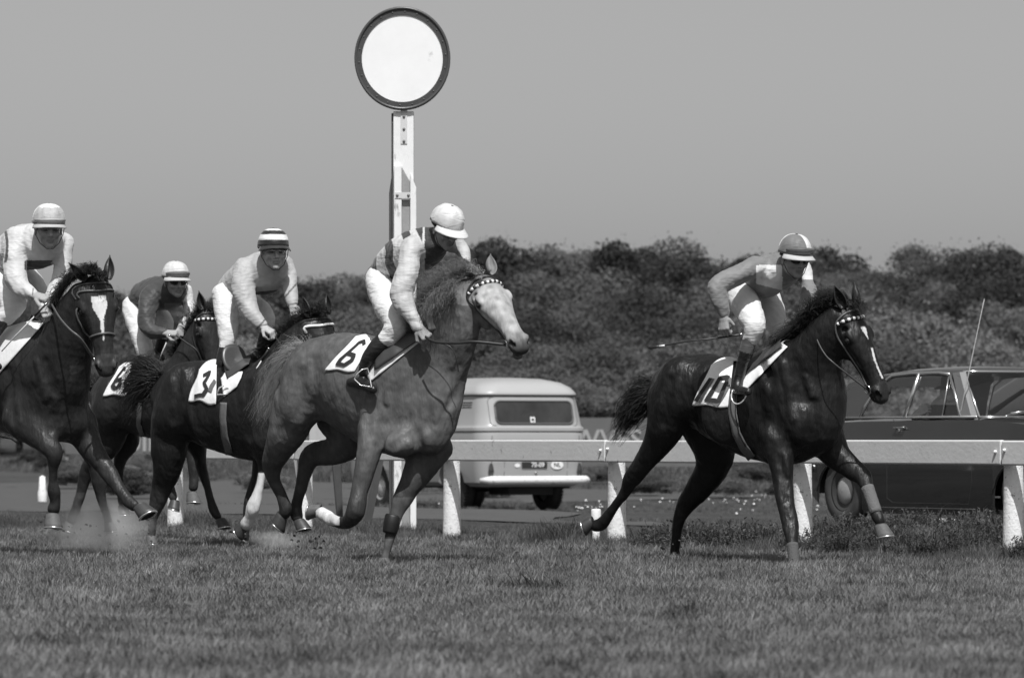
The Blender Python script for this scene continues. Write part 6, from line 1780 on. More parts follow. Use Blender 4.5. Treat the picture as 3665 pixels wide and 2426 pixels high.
# ------------------------------------------------------------------ riders
def cloth_mat(name, rough=.7, sheen=.1, bscale=13, bstr=.40, spec=.3):
    m = bpy.data.materials.new(name); m.use_nodes = True
    nt = m.node_tree; N = nt.nodes; L = nt.links; p = N['Principled BSDF']
    p.inputs['Roughness'].default_value = rough; p.inputs['Specular IOR Level'].default_value = spec; p.inputs['Sheen Weight'].default_value = sheen
    at = N.new('ShaderNodeAttribute'); at.attribute_name = 'tone'
    g = N.new('ShaderNodeNewGeometry'); n1 = N.new('ShaderNodeTexNoise'); n1.inputs['Scale'].default_value = 12; n1.inputs['Detail'].default_value = 6
    L.new(g.outputs['Position'], n1.inputs['Vector'])
    mr = N.new('ShaderNodeMapRange'); mr.inputs['From Min'].default_value = .3; mr.inputs['From Max'].default_value = .7; mr.inputs['To Min'].default_value = .93; mr.inputs['To Max'].default_value = 1.07
    L.new(n1.outputs['Fac'], mr.inputs['Value'])
    x = N.new('ShaderNodeMath'); x.operation = 'MULTIPLY'; L.new(at.outputs['Fac'], x.inputs[0]); L.new(mr.outputs[0], x.inputs[1])
    cb = N.new('ShaderNodeCombineColor')
    for k in range(3): L.new(x.outputs[0], cb.inputs[k])
    L.new(cb.outputs[0], p.inputs['Base Color'])
    wv = N.new('ShaderNodeTexNoise'); wv.inputs['Scale'].default_value = bscale; wv.inputs['Detail'].default_value = 3; wv.inputs['Distortion'].default_value = 1.5
    mp = N.new('ShaderNodeMapping'); mp.inputs['Scale'].default_value = (.35, .35, 1.5); mp.inputs['Rotation'].default_value = (0, .5, 0)
    L.new(g.outputs['Position'], mp.inputs[0]); L.new(mp.outputs[0], wv.inputs['Vector'])
    b = N.new('ShaderNodeBump'); b.inputs['Strength'].default_value = bstr; b.inputs['Distance'].default_value = .02
    L.new(wv.outputs['Fac'], b.inputs['Height']); L.new(b.outputs[0], p.inputs['Normal'])
    return m
SILK = cloth_mat('racing_silk', .55, .2)
TWILL = cloth_mat('breeches_cloth', .8, .1, 18, .45)
SKIN = coat_mat('skin', .55, .4, 0, .06)
BOOT = cloth_mat('boot_leather', .32, 0, 22, .35, .6)
BLACKP = mat('black_plastic', .012, .3)
LENS = mat('goggle_lens', .02, .04, coat=1.0)
CLEAR = glass_mat('goggle_clear', .75, .12)
SHELLP = mat('cap_black', .02, .35, coat=.3)

def hand(f, wrist, D, Nn, s=1.0, side=1, curl=(75, 85, 45), k=.006):
    """palm, four unequal fingers and a thumb; D wrist to knuckles, Nn out of the back of the hand"""
    D = nrm(D); Nn = np.asarray(Nn, float); Nn = nrm(Nn - D * Nn.dot(D)); X = np.cross(D, Nn) * side
    w = np.asarray(wrist, float)
    f.seg(w - D * .03 * s, w + D * .02 * s, (.027 * s, .022 * s), (.031 * s, .020 * s), X, k=.015)
    f.seg(w + D * .01 * s, w + D * .080 * s, (.032 * s, .018 * s), (.041 * s, .016 * s), X, k=.01)
    for i, (o, l) in enumerate(((-.031, .80), (-.011, .98), (.010, 1.04), (.030, .95))):
        p = w + D * (.082 + .004 * (i in (1, 2))) * s + X * o * s + Nn * .004 * s
        ang = 0.0; r = .0098 * s
        for j, ln in enumerate((.043, .028, .022)):
            ang += math.radians(curl[j] * (1 + .06 * (i - 1.5)))
            d = D * math.cos(ang) - Nn * math.sin(ang); q = p + d * ln * l * s; r2 = r * .93
            f.seg(p, q, (r, r), (r2, r2), X, k=k if j == 0 else .003); p = q; r = r2
    p = w + D * .025 * s + X * .034 * s - Nn * .010 * s
    d1 = nrm(D * .75 + X * .45 - Nn * .5); q = p + d1 * .042 * s; f.seg(p, q, (.014 * s, .013 * s), (.011 * s, .011 * s), X, k=.010)
    d2 = nrm(D * .65 - X * .55 - Nn * .45); f.seg(q, q + d2 * .034 * s, (.011 * s, .011 * s), (.009 * s, .009 * s), X, k=.003)
    return w + D * .085 * s - Nn * .035 * s     # grip centre

class Rider:
    def __init__(s, Z0, sp):
        s.Z0, s.px, s.sp = Z0, Z0 / FS, sp
    def P(s, x, y, dz=0.0): return np.array(W(x, y, s.Z0 + dz))
    def ch(s, f, pts, k=.02, shrink=0.0, blur=2, off=0.0):
        P = [s.P(p[0], p[1], p[3]) for p in pts]; R = [((p[4] if len(p) > 4 else p[2] * s.px), p[2] * s.px) for p in pts]
        R = [(max(a - shrink, .02), max(b - shrink, .02)) for a, b in R]
        f.chain(P, R, (0, 1, 0), k=k, sub=4, blur=blur, off=off)
    def box(s, groups, pad=.10):
        q = np.array([list(s.P(p[0], p[1], p[3])) for g in groups for p in g]); r = max(p[2] for g in groups for p in g) * s.px
        return q.min(0) - r - pad, q.max(0) + r + pad
    def hpt(s, f, r, u): return s.C + (s.Fv * f + s.Rv * r + s.Uv * u) * s.hs
    def build(s, label):
        sp = s.sp; h = sp['head']
        s.C = s.P(*h['C']); s.Fv = nrm(h['F']); up = np.array(h.get('U', (0, 0, 1)), float); s.Rv = nrm(np.cross(s.Fv, up)); s.Uv = np.cross(s.Rv, s.Fv); s.hs = h.get('s', 1.0)
        allg = [sp['torso']] + sp['arms'] + sp['legs'] + sp['boots'] + sp['feet']
        lo, hi = s.box(allg); lo = np.minimum(lo, s.C - .22); hi = np.maximum(hi, s.C + .24)
        f = Field(lo, hi, .0058); F, R, U, k = s.Fv, s.Rv, s.Uv, s.hs
        for g in (sp['torso'],): s.ch(f, g, .03, .022)
        for g in sp['arms']: s.ch(f, g, .03, .016)
        for g in sp['legs']: s.ch(f, g, .03, .016)
        for g in sp['boots'] + sp['feet']: s.ch(f, g, .02, .012)
        # neck and head
        nb = s.P(*[sp['torso'][-1][i] for i in (0, 1, 3)])
        f.chain([nb, (nb + s.hpt(-.02, 0, -.06)) / 2, s.hpt(-.015, 0, -.05)], [(.060, .060), (.055, .055), (.056, .056)], R, k=.03, blur=1)
        ax = (F, R, U)
        f.ell(s.hpt(-.005, 0, .035), np.array((.098, .077, .090)) * k, ax, k=.02)
        f.ell(s.hpt(.030, 0, -.030), np.array((.066, .062, .080)) * k, ax, k=.03)
        f.ell(s.hpt(.040, 0, -.078), np.array((.046, .046, .036)) * k, ax, k=.025)
        f.ell(s.hpt(.078, 0, -.100), np.array((.018, .024, .018)) * k, ax, k=.02)
        f.ell(s.hpt(.088, 0, .022), np.array((.012, .050, .012)) * k, ax, k=.02)
        for sg in (-1, 1):
            f.ell(s.hpt(.066, sg * .042, -.026), np.array((.022, .022, .018)) * k, ax, k=.02)
            f.ell(s.hpt(.094, sg * .032, .000), np.array((.014, .017, .013)) * k, ax, k=.012, op='sub')
            f.ell(s.hpt(.084, sg * .032, .000), np.array((.012, .014, .010)) * k, ax, k=.004)
            f.ell(s.hpt(.0, sg * .080, -.012), np.array((.019, .008, .032)) * k, ax, k=.006)
            f.ell(s.hpt(.004, sg * .087, -.010), np.array((.010, .006, .018)) * k, ax, k=.004, op='sub')
            f.ell(s.hpt(.096, sg * .012, -.034), np.array((.010, .008, .008)) * k, ax, k=.008)
            f.ell(s.hpt(.078, sg * .040, -.066), np.array((.010, .006, .020)) * k, ax, k=.012, op='sub')
        f.seg(s.hpt(.090, 0, .012), s.hpt(.114, 0, -.030), (.010 * k, .010 * k), (.012 * k, .012 * k), R, k=.012)
        f.ell(s.hpt(.091, 0, -.061), np.array((.012, .024, .006)) * k, ax, k=.006)
        f.ell(s.hpt(.090, 0, -.073), np.array((.012, .020, .007)) * k, ax, k=.006)
        f.ell(s.hpt(.106, 0, -.067), np.array((.014, .022, .0022)) * k, ax, k=.003, op='sub')
        s.grips = []
        for hd in sp['hands']:
            s.grips.append(hand(f, s.P(*hd['w']), hd['D'], hd['N'], hd.get('s', 1.05), hd.get('side', 1), hd.get('curl', (75, 85, 45))))
        me = f.mesh('person'); V = f.V
        st = sp['torso'][0]; rt = s.P(st[0], st[1], st[3]); s.root = empty('person', tuple(rt)); tag(s.root, label, 'person', 'jockeys riding in the race')
        q = V - s.C; a, b, c = q @ F / k, q @ R / k, q @ U / k
        t = np.full(len(V), sp.get('skin', .26)) * (1 + .12 * fbm(V, 12, 4))
        lips = (a > .08) & (np.abs(b) < .024) & (np.abs(c + .066) < .011); t = np.where(lips, t * .6, t)
        brow = (a > .075) & (np.abs(np.abs(b) - .032) < .020) & (np.abs(c - .022) < .006); t = np.where(brow, t * .3, t)
        ey = (a > .07) & (np.abs(np.abs(b) - .032) < .013) & (np.abs(c) < .006); t = np.where(ey, .05, t)
        stub = (a > .02) & (c < -.045) & (c > -.13) & (np.abs(b) < .06); t = np.where(stub & ~lips, t * .85, t)
        tone(me, t); me.materials.append(SKIN); body = wlink('body', me, None, s.root, True)
        s.body = body
        # silks
        lo, hi = s.box([sp['torso']] + sp['arms'])
        f2 = Field(lo, hi, .0072); s.ch(f2, sp['torso'], .03)
        for g in sp['arms']: s.ch(f2, g[:-1] + [(g[-1][0], g[-1][1], g[-1][2] * 1.0, g[-1][3])], .03)
        f2.wrinkle(.0090, 17, sp.get('seed', 1)); f2.wrinkle(.0016, 60, sp.get('seed', 1) + 5)
        me = f2.mesh('jersey'); V = f2.V; sx = CX + V[:, 0] * FS / V[:, 1]; sy = HY - (V[:, 2] - CAMZ) * FS / V[:, 1]
        arm = np.full(len(V), 9.0)
        for i, g in enumerate(sp['arms']):
            P, _, _ = spline([s.P(p[0], p[1], p[3]) for p in g], [(1, 1)] * len(g), (0, 1, 0), 4)
            arm = np.minimum(arm, np.min(np.linalg.norm(V[:, None, :] - P[None], axis=2), axis=1))
        A0, A1 = s.P(*[sp['torso'][0][i] for i in (0, 1, 3)]), s.P(*[sp['torso'][-1][i] for i in (0, 1, 3)])
        u = (V - A0) @ (A1 - A0) / ((A1 - A0) @ (A1 - A0))
        tone(me, np.clip(sp['silks'](V, sx, sy, arm, u, s), .01, .85)); me.materials.append(SILK); wlink('jersey', me, None, s.root, True)
        # breeches
        lo, hi = s.box([sp['torso'][:1]] + sp['legs'])
        f3 = Field(lo, hi, .0075); s.ch(f3, [sp['torso'][0][:2] + (sp['torso'][0][2] - 2,) + sp['torso'][0][3:], (sp['torso'][0][0] - 3, sp['torso'][0][1] + 8, sp['torso'][0][2] - 3) + tuple(sp['torso'][0][3:])], .03)
        for g in sp['legs']: s.ch(f3, g, .035)
        f3.wrinkle(.0065, 19, sp.get('seed', 1) + 9); f3.wrinkle(.0012, 50, 3)
        me = f3.mesh('breeches'); tone(me, np.full(len(f3.V), sp.get('breeches', .70))); me.materials.append(TWILL); wlink('breeches', me, None, s.root, True)
        # boots
        for g, ft in zip(sp['boots'], sp['feet']):
            lo, hi = s.box([g, ft]); f4 = Field(lo, hi, .0065); s.ch(f4, g, .01); s.ch(f4, ft, .02); f4.wrinkle(.003, 30, 7)
            me = f4.mesh('boot'); V = f4.V; top = s.P(g[0][0], g[0][1], g[0][3]); bt = sp.get('boottop', .02)
            d = np.linalg.norm(V - top, axis=1); tone(me, np.where(d < .115, bt, .014)); me.materials.append(BOOT); wlink('boot', me, None, s.root, True)
        s.cap(sp['cap']); s.goggles(sp.get('goggles', 'dark'))
    def cap(s, c):
        """dome of cloth over the skull cap, peak in front, button on top"""
        nt_, nph = 56, 22; V = []; F = []; M = []
        rs = np.random.RandomState(int(c.get('seed', 1)))
        ph0 = [rs.rand() * 6.28 for _ in range(6)]
        for i in range(nph + 1):
            ph = math.pi / 2 * (1 - i / nph) if i > 0 else math.pi / 2
            drop = -0.32 * i / nph * (i > nph * .7) * 0
            for j in range(nt_):
                th = 2 * math.pi * j / nt_; e = math.cos(ph) ** .85
                puff = 1 + c.get('puff', .02) * (math.sin(th * 7 + ph0[0] + 3 * ph) * .6 + math.sin(th * 13 + ph0[1] - 5 * ph) * .4) * math.sin(2 * ph + .4)
                f = .118 * e * math.cos(th) * puff - .004; r = .099 * e * math.sin(th) * puff; u = .044 + .112 * math.sin(ph) ** .9 * puff - .022 * max(0, -math.cos(th)) * (1 - math.sin(ph))
                if i == nph: u -= .006
                V.append(s.hpt(f, r, u))
        for i in range(nph):
            for j in range(nt_):
                F.append((i * nt_ + j, (i + 1) * nt_ + j, (i + 1) * nt_ + (j + 1) % nt_, i * nt_ + (j + 1) % nt_))
                M.append(c['pat'](2 * math.pi * (j + .5) / nt_, (i + .5) / nph))
        me = meshpy('cap', V, F); at = me.attributes.new('tone', 'FLOAT', 'FACE'); at.data.foreach_set('value', np.array(M, np.float32))
        me.materials.append(SILK); cap = wlink('cap', me, None, s.root, True); md = cap.modifiers.new('s', 'SOLIDIFY'); md.thickness = .006; md.offset = -1
        # rim band under the dome
        mb = MB(); mb.tube([Vector(s.hpt(.119 * math.cos(a) - .004, .100 * math.sin(a), .040)) for a in np.linspace(0, 2 * math.pi, 33)], .006, 6, caps=False)
        wlink('cap_band', mb.mesh('cap_band'), SHELLP if c.get('darkband', True) else SHELLP, cap, True)
        # peak
        up = c.get('peak_up', 0.0); L_ = c.get('peak_len', .062); V = []; F = []; nn, mm = 22, 6
        for j in range(nn + 1):
            a = math.radians(-74 + 148 * j / nn)
            for i in range(mm + 1):
                t = i / mm; ext = L_ * (math.cos(a * .95) ** .55) * t
                f = (.117 + ext) * math.cos(a) - .004; r = (.098 + ext * .55) * math.sin(a)
                u = .044 - .006 * t - .012 * t * t * (1 - up) + up * .05 * t - .020 * math.sin(a) ** 2 * t
                V.append(s.hpt(f, r, u))
        for j in range(nn):
            for i in range(mm):
                q = j * (mm + 1) + i; F.append((q, q + 1, q + mm + 2, q + mm + 1))
        me = meshpy('peak', V, F); tone(me, [c.get('peak', .4)] * len(V)); me.materials.append(SILK); o = wlink('peak', me, None, cap, True); md = o.modifiers.new('s', 'SOLIDIFY'); md.thickness = .007; md.offset = 1
        if c.get('roll'):      # the peak's turned-up crescent
            V = []; F = []
            for j in range(nn + 1):
                a = math.radians(-66 + 132 * j / nn); hgt = c['roll'] * math.cos(a) ** .7 + .004
                for i in range(mm + 1):
                    t = i / mm; V.append(s.hpt((.121 + .012 * math.sin(t * 3.1) + .020 * t) * math.cos(a) - .002, (.102 + .010 * t) * math.sin(a), .044 + hgt * t))
            for j in range(nn):
                for i in range(mm):
                    q = j * (mm + 1) + i; F.append((q, q + 1, q + mm + 2, q + mm + 1))
            me = meshpy('peak_fold', V, F); tone(me, [c.get('rollt', .3)] * len(V)); me.materials.append(SILK); o = wlink('peak_fold', me, None, cap, True); md = o.modifiers.new('s', 'SOLIDIFY'); md.thickness = .005
        mb = MB(); mb.lathe([(0, .012), (.010, .009), (.014, 0)], 10, m=Matrix([list(s.Fv), list(s.Rv), list(s.Uv)]).transposed(), c=tuple(s.hpt(-.004, 0, .154))); wlink('cap_button', mb.mesh('cap_button'), SHELLP, cap, True)
        mb = MB(); mb.tube([Vector(s.hpt(*p)) for p in ((.03, -.098, .03), (.03, -.088, -.03), (.05, -.060, -.085), (.072, -.02, -.118), (.072, .02, -.118), (.05, .060, -.085), (.03, .088, -.03), (.03, .098, .03))], .0032, 5); wlink('chin_strap', mb.mesh('chin_strap'), LEATHER, cap, True)
    def goggles(s, kind):
        dark = kind == 'dark'
        mb = MB(); mb.tube([Vector(s.hpt(.100 * math.cos(a) - .002, .086 * math.sin(a), .018)) for a in np.linspace(1.15, 2 * math.pi - 1.15, 30)], .010, 6); g = wlink('goggle_strap', mb.mesh('goggle_strap'), BLACKP, s.root, True)
        for sg in (-1, 1):
            n = 20; c = np.array((.100, sg * .036, .008)); V = [s.hpt(*(c + (.008, sg * .002, 0)))]; rim = []
            for j in range(n):
                a = 2 * math.pi * j / n; y = .031 * math.cos(a); z = .022 * math.sin(a)
                fx = -(.020 * (abs(sg * .036 + y) / .067) ** 2.2); V.append(s.hpt(c[0] + fx, c[1] + y, c[2] + z)); rim.append(s.hpt(c[0] + fx, c[1] + y, c[2] + z))
            F = [(0, 1 + j, 1 + (j + 1) % n) for j in range(n)]
            wlink('goggle_lens', meshpy('goggle_lens', V, F), LENS if dark else CLEAR, g, True)
            mb = MB(); mb.tube([Vector(p) for p in rim + rim[:1]], .0045 if dark else .0032, 6, caps=False); wlink('goggle_frame', mb.mesh('goggle_frame'), BLACKP if dark else mat('frame_grey', .35, .3), g, True)

def whip(a, b, label, stick=.0055, white=False, flap=True):
    a, b = Vector(a), Vector(b); d = b - a
    root = empty('riding_whip', a); tag(root, label, 'whip')
    m = MB(); m.tube([a, a + d * .22], [.008, .0075], 8); wlink('handle', m.mesh('handle'), LEATHER, root, True)
    m = MB(); m.lathe([(0, -.008), (.012, -.006), (.012, .006), (0, .008)], 10, m=Vector((0, 0, 1)).rotation_difference(d.normalized()).to_matrix(), c=tuple(a)); wlink('knob', m.mesh('knob'), CHROME, root, True)
    m = MB(); m.tube([a + d * .22, a + d * .60 + Vector((0, 0, .006)), a + d * .86], [stick, stick * .9, stick * .8], 8); wlink('stick', m.mesh('stick'), mat('white_cane', .6, .4) if white else LEATHER, root, True)
    if flap:
        m = MB(); m.tube([a + d * .82, a + d * .88], [.0075, .0075], 8); wlink('collar', m.mesh('collar'), STRAPW, root, True)
        m = MB(); m.tube([a + d * .88, a + d * .92, a + d * .98, b], [.008, .012, .013, .006], 8, squash=.4); wlink('flap', m.mesh('flap'), LEATHER, root, True)
    return root
def stirrup(H, a, b, foot, name='stirrup_iron'):
    """bright iron loop round the boot, hung from its leather"""
    A_, B_, F_ = np.array(a), np.array(b), np.array(foot)
    pts = []
    u = nrm(B_ - A_); w = nrm(np.cross(u, [0, 1, 0])); L_ = np.linalg.norm(B_ - A_)
    for t in np.linspace(-.15, math.pi + .15, 15): pts.append(Vector(F_ + u * math.cos(t) * L_ / 2 * -1 + np.array([0, -.02, 0]) + np.cross(u, [0, -1, 0]) * math.sin(t) * .11))
    mb = MB(); mb.tube(pts + [pts[0]], .0055, 6); wlink(name, mb.mesh(name), mat('bright_iron', .8, .25, metal=.4), H.root, True)
# ------------------------------------------------------------------ the five jockeys
def quarters(a, b, n=4, rot=0.0):
    return lambda th, i: (a if int((th + rot) / (2 * math.pi / n)) % 2 == 0 else b)
def rider10():
    def silks(V, sx, sy, arm, u, s):
        t = np.full(len(V), .20)
        tor = arm > .085
        t = np.where((sx > 2706) & (sx < 2800) & (sy > 949) & (sy < 1016 + (sx - 2706) * .25), .72, t)
        t = np.where((sx > 2706) & (sx < 2830) & (sy >= 1016 + (sx - 2706) * .25), .24, t)
        t = np.where((sx > 2872) & (sy < 1000), .66, t)
        return t
    R = Rider(34.2, dict(
        head=dict(C=(2842, 925, -.44), F=(.42, -.86, -.24), s=1.11), silks=silks, seed=2, skin=.30,
        torso=[(2672, 1050, 56, .20, .14), (2702, 1005, 66, .10, .15), (2752, 985, 73, -.08, .17), (2800, 970, 60, -.22, .16), (2826, 958, 36, -.32, .09)],
        arms=[[(2708, 955, 42, -.26, .09), (2665, 972, 37, -.36, .08), (2605, 1003, 33, -.42), (2568, 1028, 33, -.46), (2572, 1065, 31, -.48), (2584, 1098, 24, -.49), (2590, 1125, 19, -.49)],
              [(2868, 965, 38, -.06, .08), (2890, 1010, 26, -.12), (2895, 1055, 28, -.22), (2892, 1095, 27, -.34), (2895, 1122, 20, -.42)]],
        legs=[[(2652, 1045, 50, .02, .11), (2663, 1082, 52, -.12, .10), (2684, 1128, 48, -.24, .095), (2698, 1165, 42, -.32, .085), (2692, 1195, 33, -.32, .07), (2684, 1216, 28, -.31)],
              [(2735, 1055, 50, .30, .11), (2762, 1105, 44, .22, .10), (2780, 1160, 37, .14, .085), (2802, 1198, 35, .10, .08), (2818, 1222, 26, .12)]],
        boots=[[(2684, 1212, 27, -.31), (2671, 1260, 25, -.30), (2657, 1308, 21, -.28), (2645, 1355, 18, -.27), (2640, 1382, 19, -.28)],
               [(2818, 1222, 24, .12), (2810, 1290, 20, .2), (2800, 1340, 18, .25)]],
        feet=[[(2625, 1394, 17, -.22), (2650, 1397, 17, -.34), (2678, 1402, 13, -.44)], [(2795, 1350, 16, .3), (2815, 1362, 14, .2)]],
        boottop=.10,
        hands=[dict(w=(2590, 1132, -.49), D=(.02, -.1, -1), N=(-.55, -.8, .1), side=-1, s=1.12, curl=(40, 80, 60)),
               dict(w=(2898, 1125, -.44), D=(.55, -.25, -.75), N=(.2, -.9, .3), side=1)],
        cap=dict(pat=lambda th, i: (.70 if (math.radians(270) < th < math.radians(350) or math.radians(110) < th < math.radians(170)) and i < .86 else .17), peak=.50, roll=.050, rollt=.13, peak_len=.070)))
    R.build('jockey in grey silks with white chest panel and quartered cap on the leading black horse')
    R.whip_a, R.whip_b = R.P(2652, 1197, -.50), R.P(2320, 1245, -.15)
    whip(R.whip_a, R.whip_b, 'dark riding whip held low in the right hand of the leading jockey')
    H = HORSES['10']
    H.rein([R.P(2910, 1150, -.48), R.P(2922, 1210, -.62), R.P(2950, 1265, -.72), R.P(2990, 1305, -.78), H.rings[0 if H.rings[0][0] < H.rings[1][0] else 1]], .009, LEATHERL)
    stirrup(H, R.P(2618, 1400, -.3), R.P(2668, 1415, -.4), R.P(2645, 1408, -.34))
    return R
def rider6():
    def silks(V, sx, sy, arm, u, s):
        tor = arm > .108
        a, b = np.array([1345., 935.]), np.array([1545., 835.])
        q = ((sx - a[0]) * (b - a)[0] + (sy - a[1]) * (b - a)[1]) / ((b - a) @ (b - a))
        w = ((sx - a[0]) * -(b - a)[1] + (sy - a[1]) * (b - a)[0]) / ((b - a) @ (b - a))
        q2 = q + .30 * (w - .1) + .02 * np.sin(w * 14)
        t = np.full(len(V), .05)
        for a_, b_ in ((-.02, .14), (.28, .46), (.60, .76)): t = np.where((q2 > a_) & (q2 < b_), .60, t)
        t = np.where((q > .80) | (sx > 1515), .045, t); t = np.where(np.abs(sx - 1517) < 3.5, .6, t)
        return np.where(tor, t, .50)
    R = Rider(34.2, dict(
        head=dict(C=(1594, 818, -.64), F=(.50, -.66, -.46), s=1.12), silks=silks, seed=4, skin=.28,
        torso=[(1366, 990, 54, -.02, .14), (1408, 945, 66, -.15, .15), (1462, 912, 74, -.32, .17), (1518, 888, 74, -.46, .17), (1560, 868, 48, -.55, .10)],
        arms=[[(1474, 892, 40, -.58, .10), (1462, 950, 40, -.66, .085), (1446, 1008, 43, -.70, .085), (1436, 1052, 42, -.72, .08), (1452, 1098, 32, -.75), (1478, 1140, 26, -.78), (1494, 1168, 21, -.80)],
              [(1615, 862, 40, -.38, .09), (1655, 895, 28, -.40), (1660, 945, 25, -.46), (1640, 1000, 23, -.54), (1595, 1060, 23, -.60), (1555, 1105, 23, -.66), (1530, 1130, 21, -.70)]],
        legs=[[(1355, 1000, 48, -.12, .11), (1372, 1050, 53, -.28, .11), (1400, 1108, 51, -.46, .10), (1418, 1158, 44, -.58, .09), (1402, 1195, 36, -.58, .07), (1376, 1216, 31, -.56)],
              [(1400, 1060, 48, .10, .11), (1445, 1120, 42, -.12, .10), (1480, 1170, 35, -.30, .08), (1472, 1200, 29, -.34), (1455, 1215, 26, -.34)]],
        boots=[[(1376, 1213, 32, -.56), (1350, 1245, 30, -.55), (1325, 1275, 26, -.53), (1308, 1302, 21, -.51), (1300, 1330, 19, -.50)],
               [(1458, 1210, 26, -.34), (1425, 1245, 24, -.28), (1400, 1290, 20, -.2)]],
        feet=[[(1252, 1368, 15, -.38), (1290, 1368, 21, -.48), (1334, 1394, 17, -.62)], [(1390, 1310, 15, -.15), (1410, 1320, 14, -.25)]],
        hands=[dict(w=(1498, 1172, -.80), D=(.62, -.25, -.72), N=(.15, -.85, .5), side=1, s=1.15),
               dict(w=(1535, 1135, -.71), D=(.35, -.2, -.9), N=(.5, -.7, .4), side=-1)],
        cap=dict(pat=lambda th, i: .62, peak=.60, puff=.035, peak_len=.082)))
    R.build('jockey in hooped silks with pale sleeves and plain pale cap on the grey horse')
    H = HORSES['6']
    near = H.rings[0] if H.rings[0][0] < H.rings[1][0] else H.rings[1]
    H.rein([R.P(1522, 1205, -.88), R.P(1560, 1224, -.95), R.P(1640, 1227, -1.02), R.P(1700, 1223, -1.06), near], .010)
    H.rein([R.P(1515, 1205, -.80), R.P(1545, 1222, -.80), R.P(1610, 1240, -.85), R.P(1635, 1290, -.85), R.P(1640, 1330, -.82)], .004)
    mb = MB(); mb.tube([Vector(R.P(1268, 1356, -.62)), Vector(R.P(1278, 1338, -.64)), Vector(R.P(1296, 1322, -.64)), Vector(R.P(1315, 1318, -.62)), Vector(R.P(1322, 1340, -.6)), Vector(R.P(1330, 1385, -.66)), Vector(R.P(1290, 1378, -.62)), Vector(R.P(1268, 1356, -.62))], .0040, 6)
    wlink('stirrup_iron', mb.mesh('stirrup_iron'), mat('bright_iron', .8, .25, metal=.4), H.root, True)
    return R
def rider3():
    def silks(V, sx, sy, arm, u, s):
        t = np.full(len(V), .42); t = np.where((arm > .10) & (sy > 1046 - (sx - 905) * .10) & (sx > 880), .03, t)
        cuff = np.abs((sx - 936) * .75 + (sy - 1158) * .66) < 3
        return np.where(cuff, .10, t)
    R = Rider(39.0, dict(
        head=dict(C=(978, 903, -.46), F=(.28, -.95, -.02), s=1.24), silks=silks, seed=6, skin=.44,
        torso=[(812, 1052, 44, .20, .13), (858, 1008, 58, .10, .15), (908, 985, 70, -.05, .17), (955, 975, 74, -.20, .18), (984, 955, 48, -.34, .10)],
        arms=[[(876, 962, 42, -.22, .10), (870, 1020, 39, -.30, .085), (882, 1080, 36, -.36, .08), (900, 1122, 31, -.40), (920, 1146, 25, -.44), (938, 1164, 19, -.47)],
              [(1012, 945, 38, -.18, .09), (1032, 990, 27, -.24), (1040, 1040, 25, -.32), (1046, 1086, 19, -.40)]],
        legs=[[(802, 1055, 43, .08, .11), (808, 1110, 42, -.02, .10), (814, 1170, 37, -.10, .085), (815, 1215, 30, -.14, .07), (806, 1256, 22, -.15)],
              [(870, 1070, 42, .28, .11), (925, 1105, 38, .16, .09), (955, 1145, 30, .06), (955, 1180, 24, .05)]],
        boots=[[(805, 1250, 23, -.15), (794, 1292, 21, -.15), (789, 1335, 18, -.15), (791, 1380, 16, -.16)], [(953, 1180, 22, .06), (935, 1240, 18, .15)]],
        feet=[[(786, 1408, 15, -.12), (805, 1418, 16, -.22), (836, 1432, 14, -.36)], [(930, 1260, 15, .2), (950, 1270, 14, .1)]],
        hands=[dict(w=(941, 1168, -.48), D=(.80, -.25, -.52), N=(.35, -.55, .75), side=1, s=1.12, curl=(45, 70, 50)),
               dict(w=(1048, 1092, -.41), D=(.25, -.2, -.95), N=(.2, -.95, 0), side=-1)],
        goggles='clear', cap=dict(pat=lambda th, i: (.74 if (.16 < i < .38 or .58 < i < .82) else .02), peak=.022, peak_len=.055, puff=.012)))
    R.build('jockey in pale silks with a black and white hooped cap facing the camera')
    whip(R.P(962, 1247, -.55), R.P(845, 1440, -.45), 'thin pale stick hanging from the right hand of the jockey in the hooped cap', white=True, flap=False)
    H = HORSES['3']; near = H.rings[0] if H.rings[0][0] < H.rings[1][0] else H.rings[1]
    H.rein([R.P(985, 1205, -.58), R.P(1010, 1240, -.66), R.P(1050, 1270, -.72), near], .008)
    mb = MB(); mb.tube([Vector(R.P(x, y, -.42)) for x, y in ((775, 1412), (785, 1388), (805, 1378), (822, 1392), (826, 1412), (775, 1412))], .006, 6); wlink('stirrup_iron', mb.mesh('stirrup_iron'), mat('bright_iron', .8, .25, metal=.4), H.root, True)
    return R
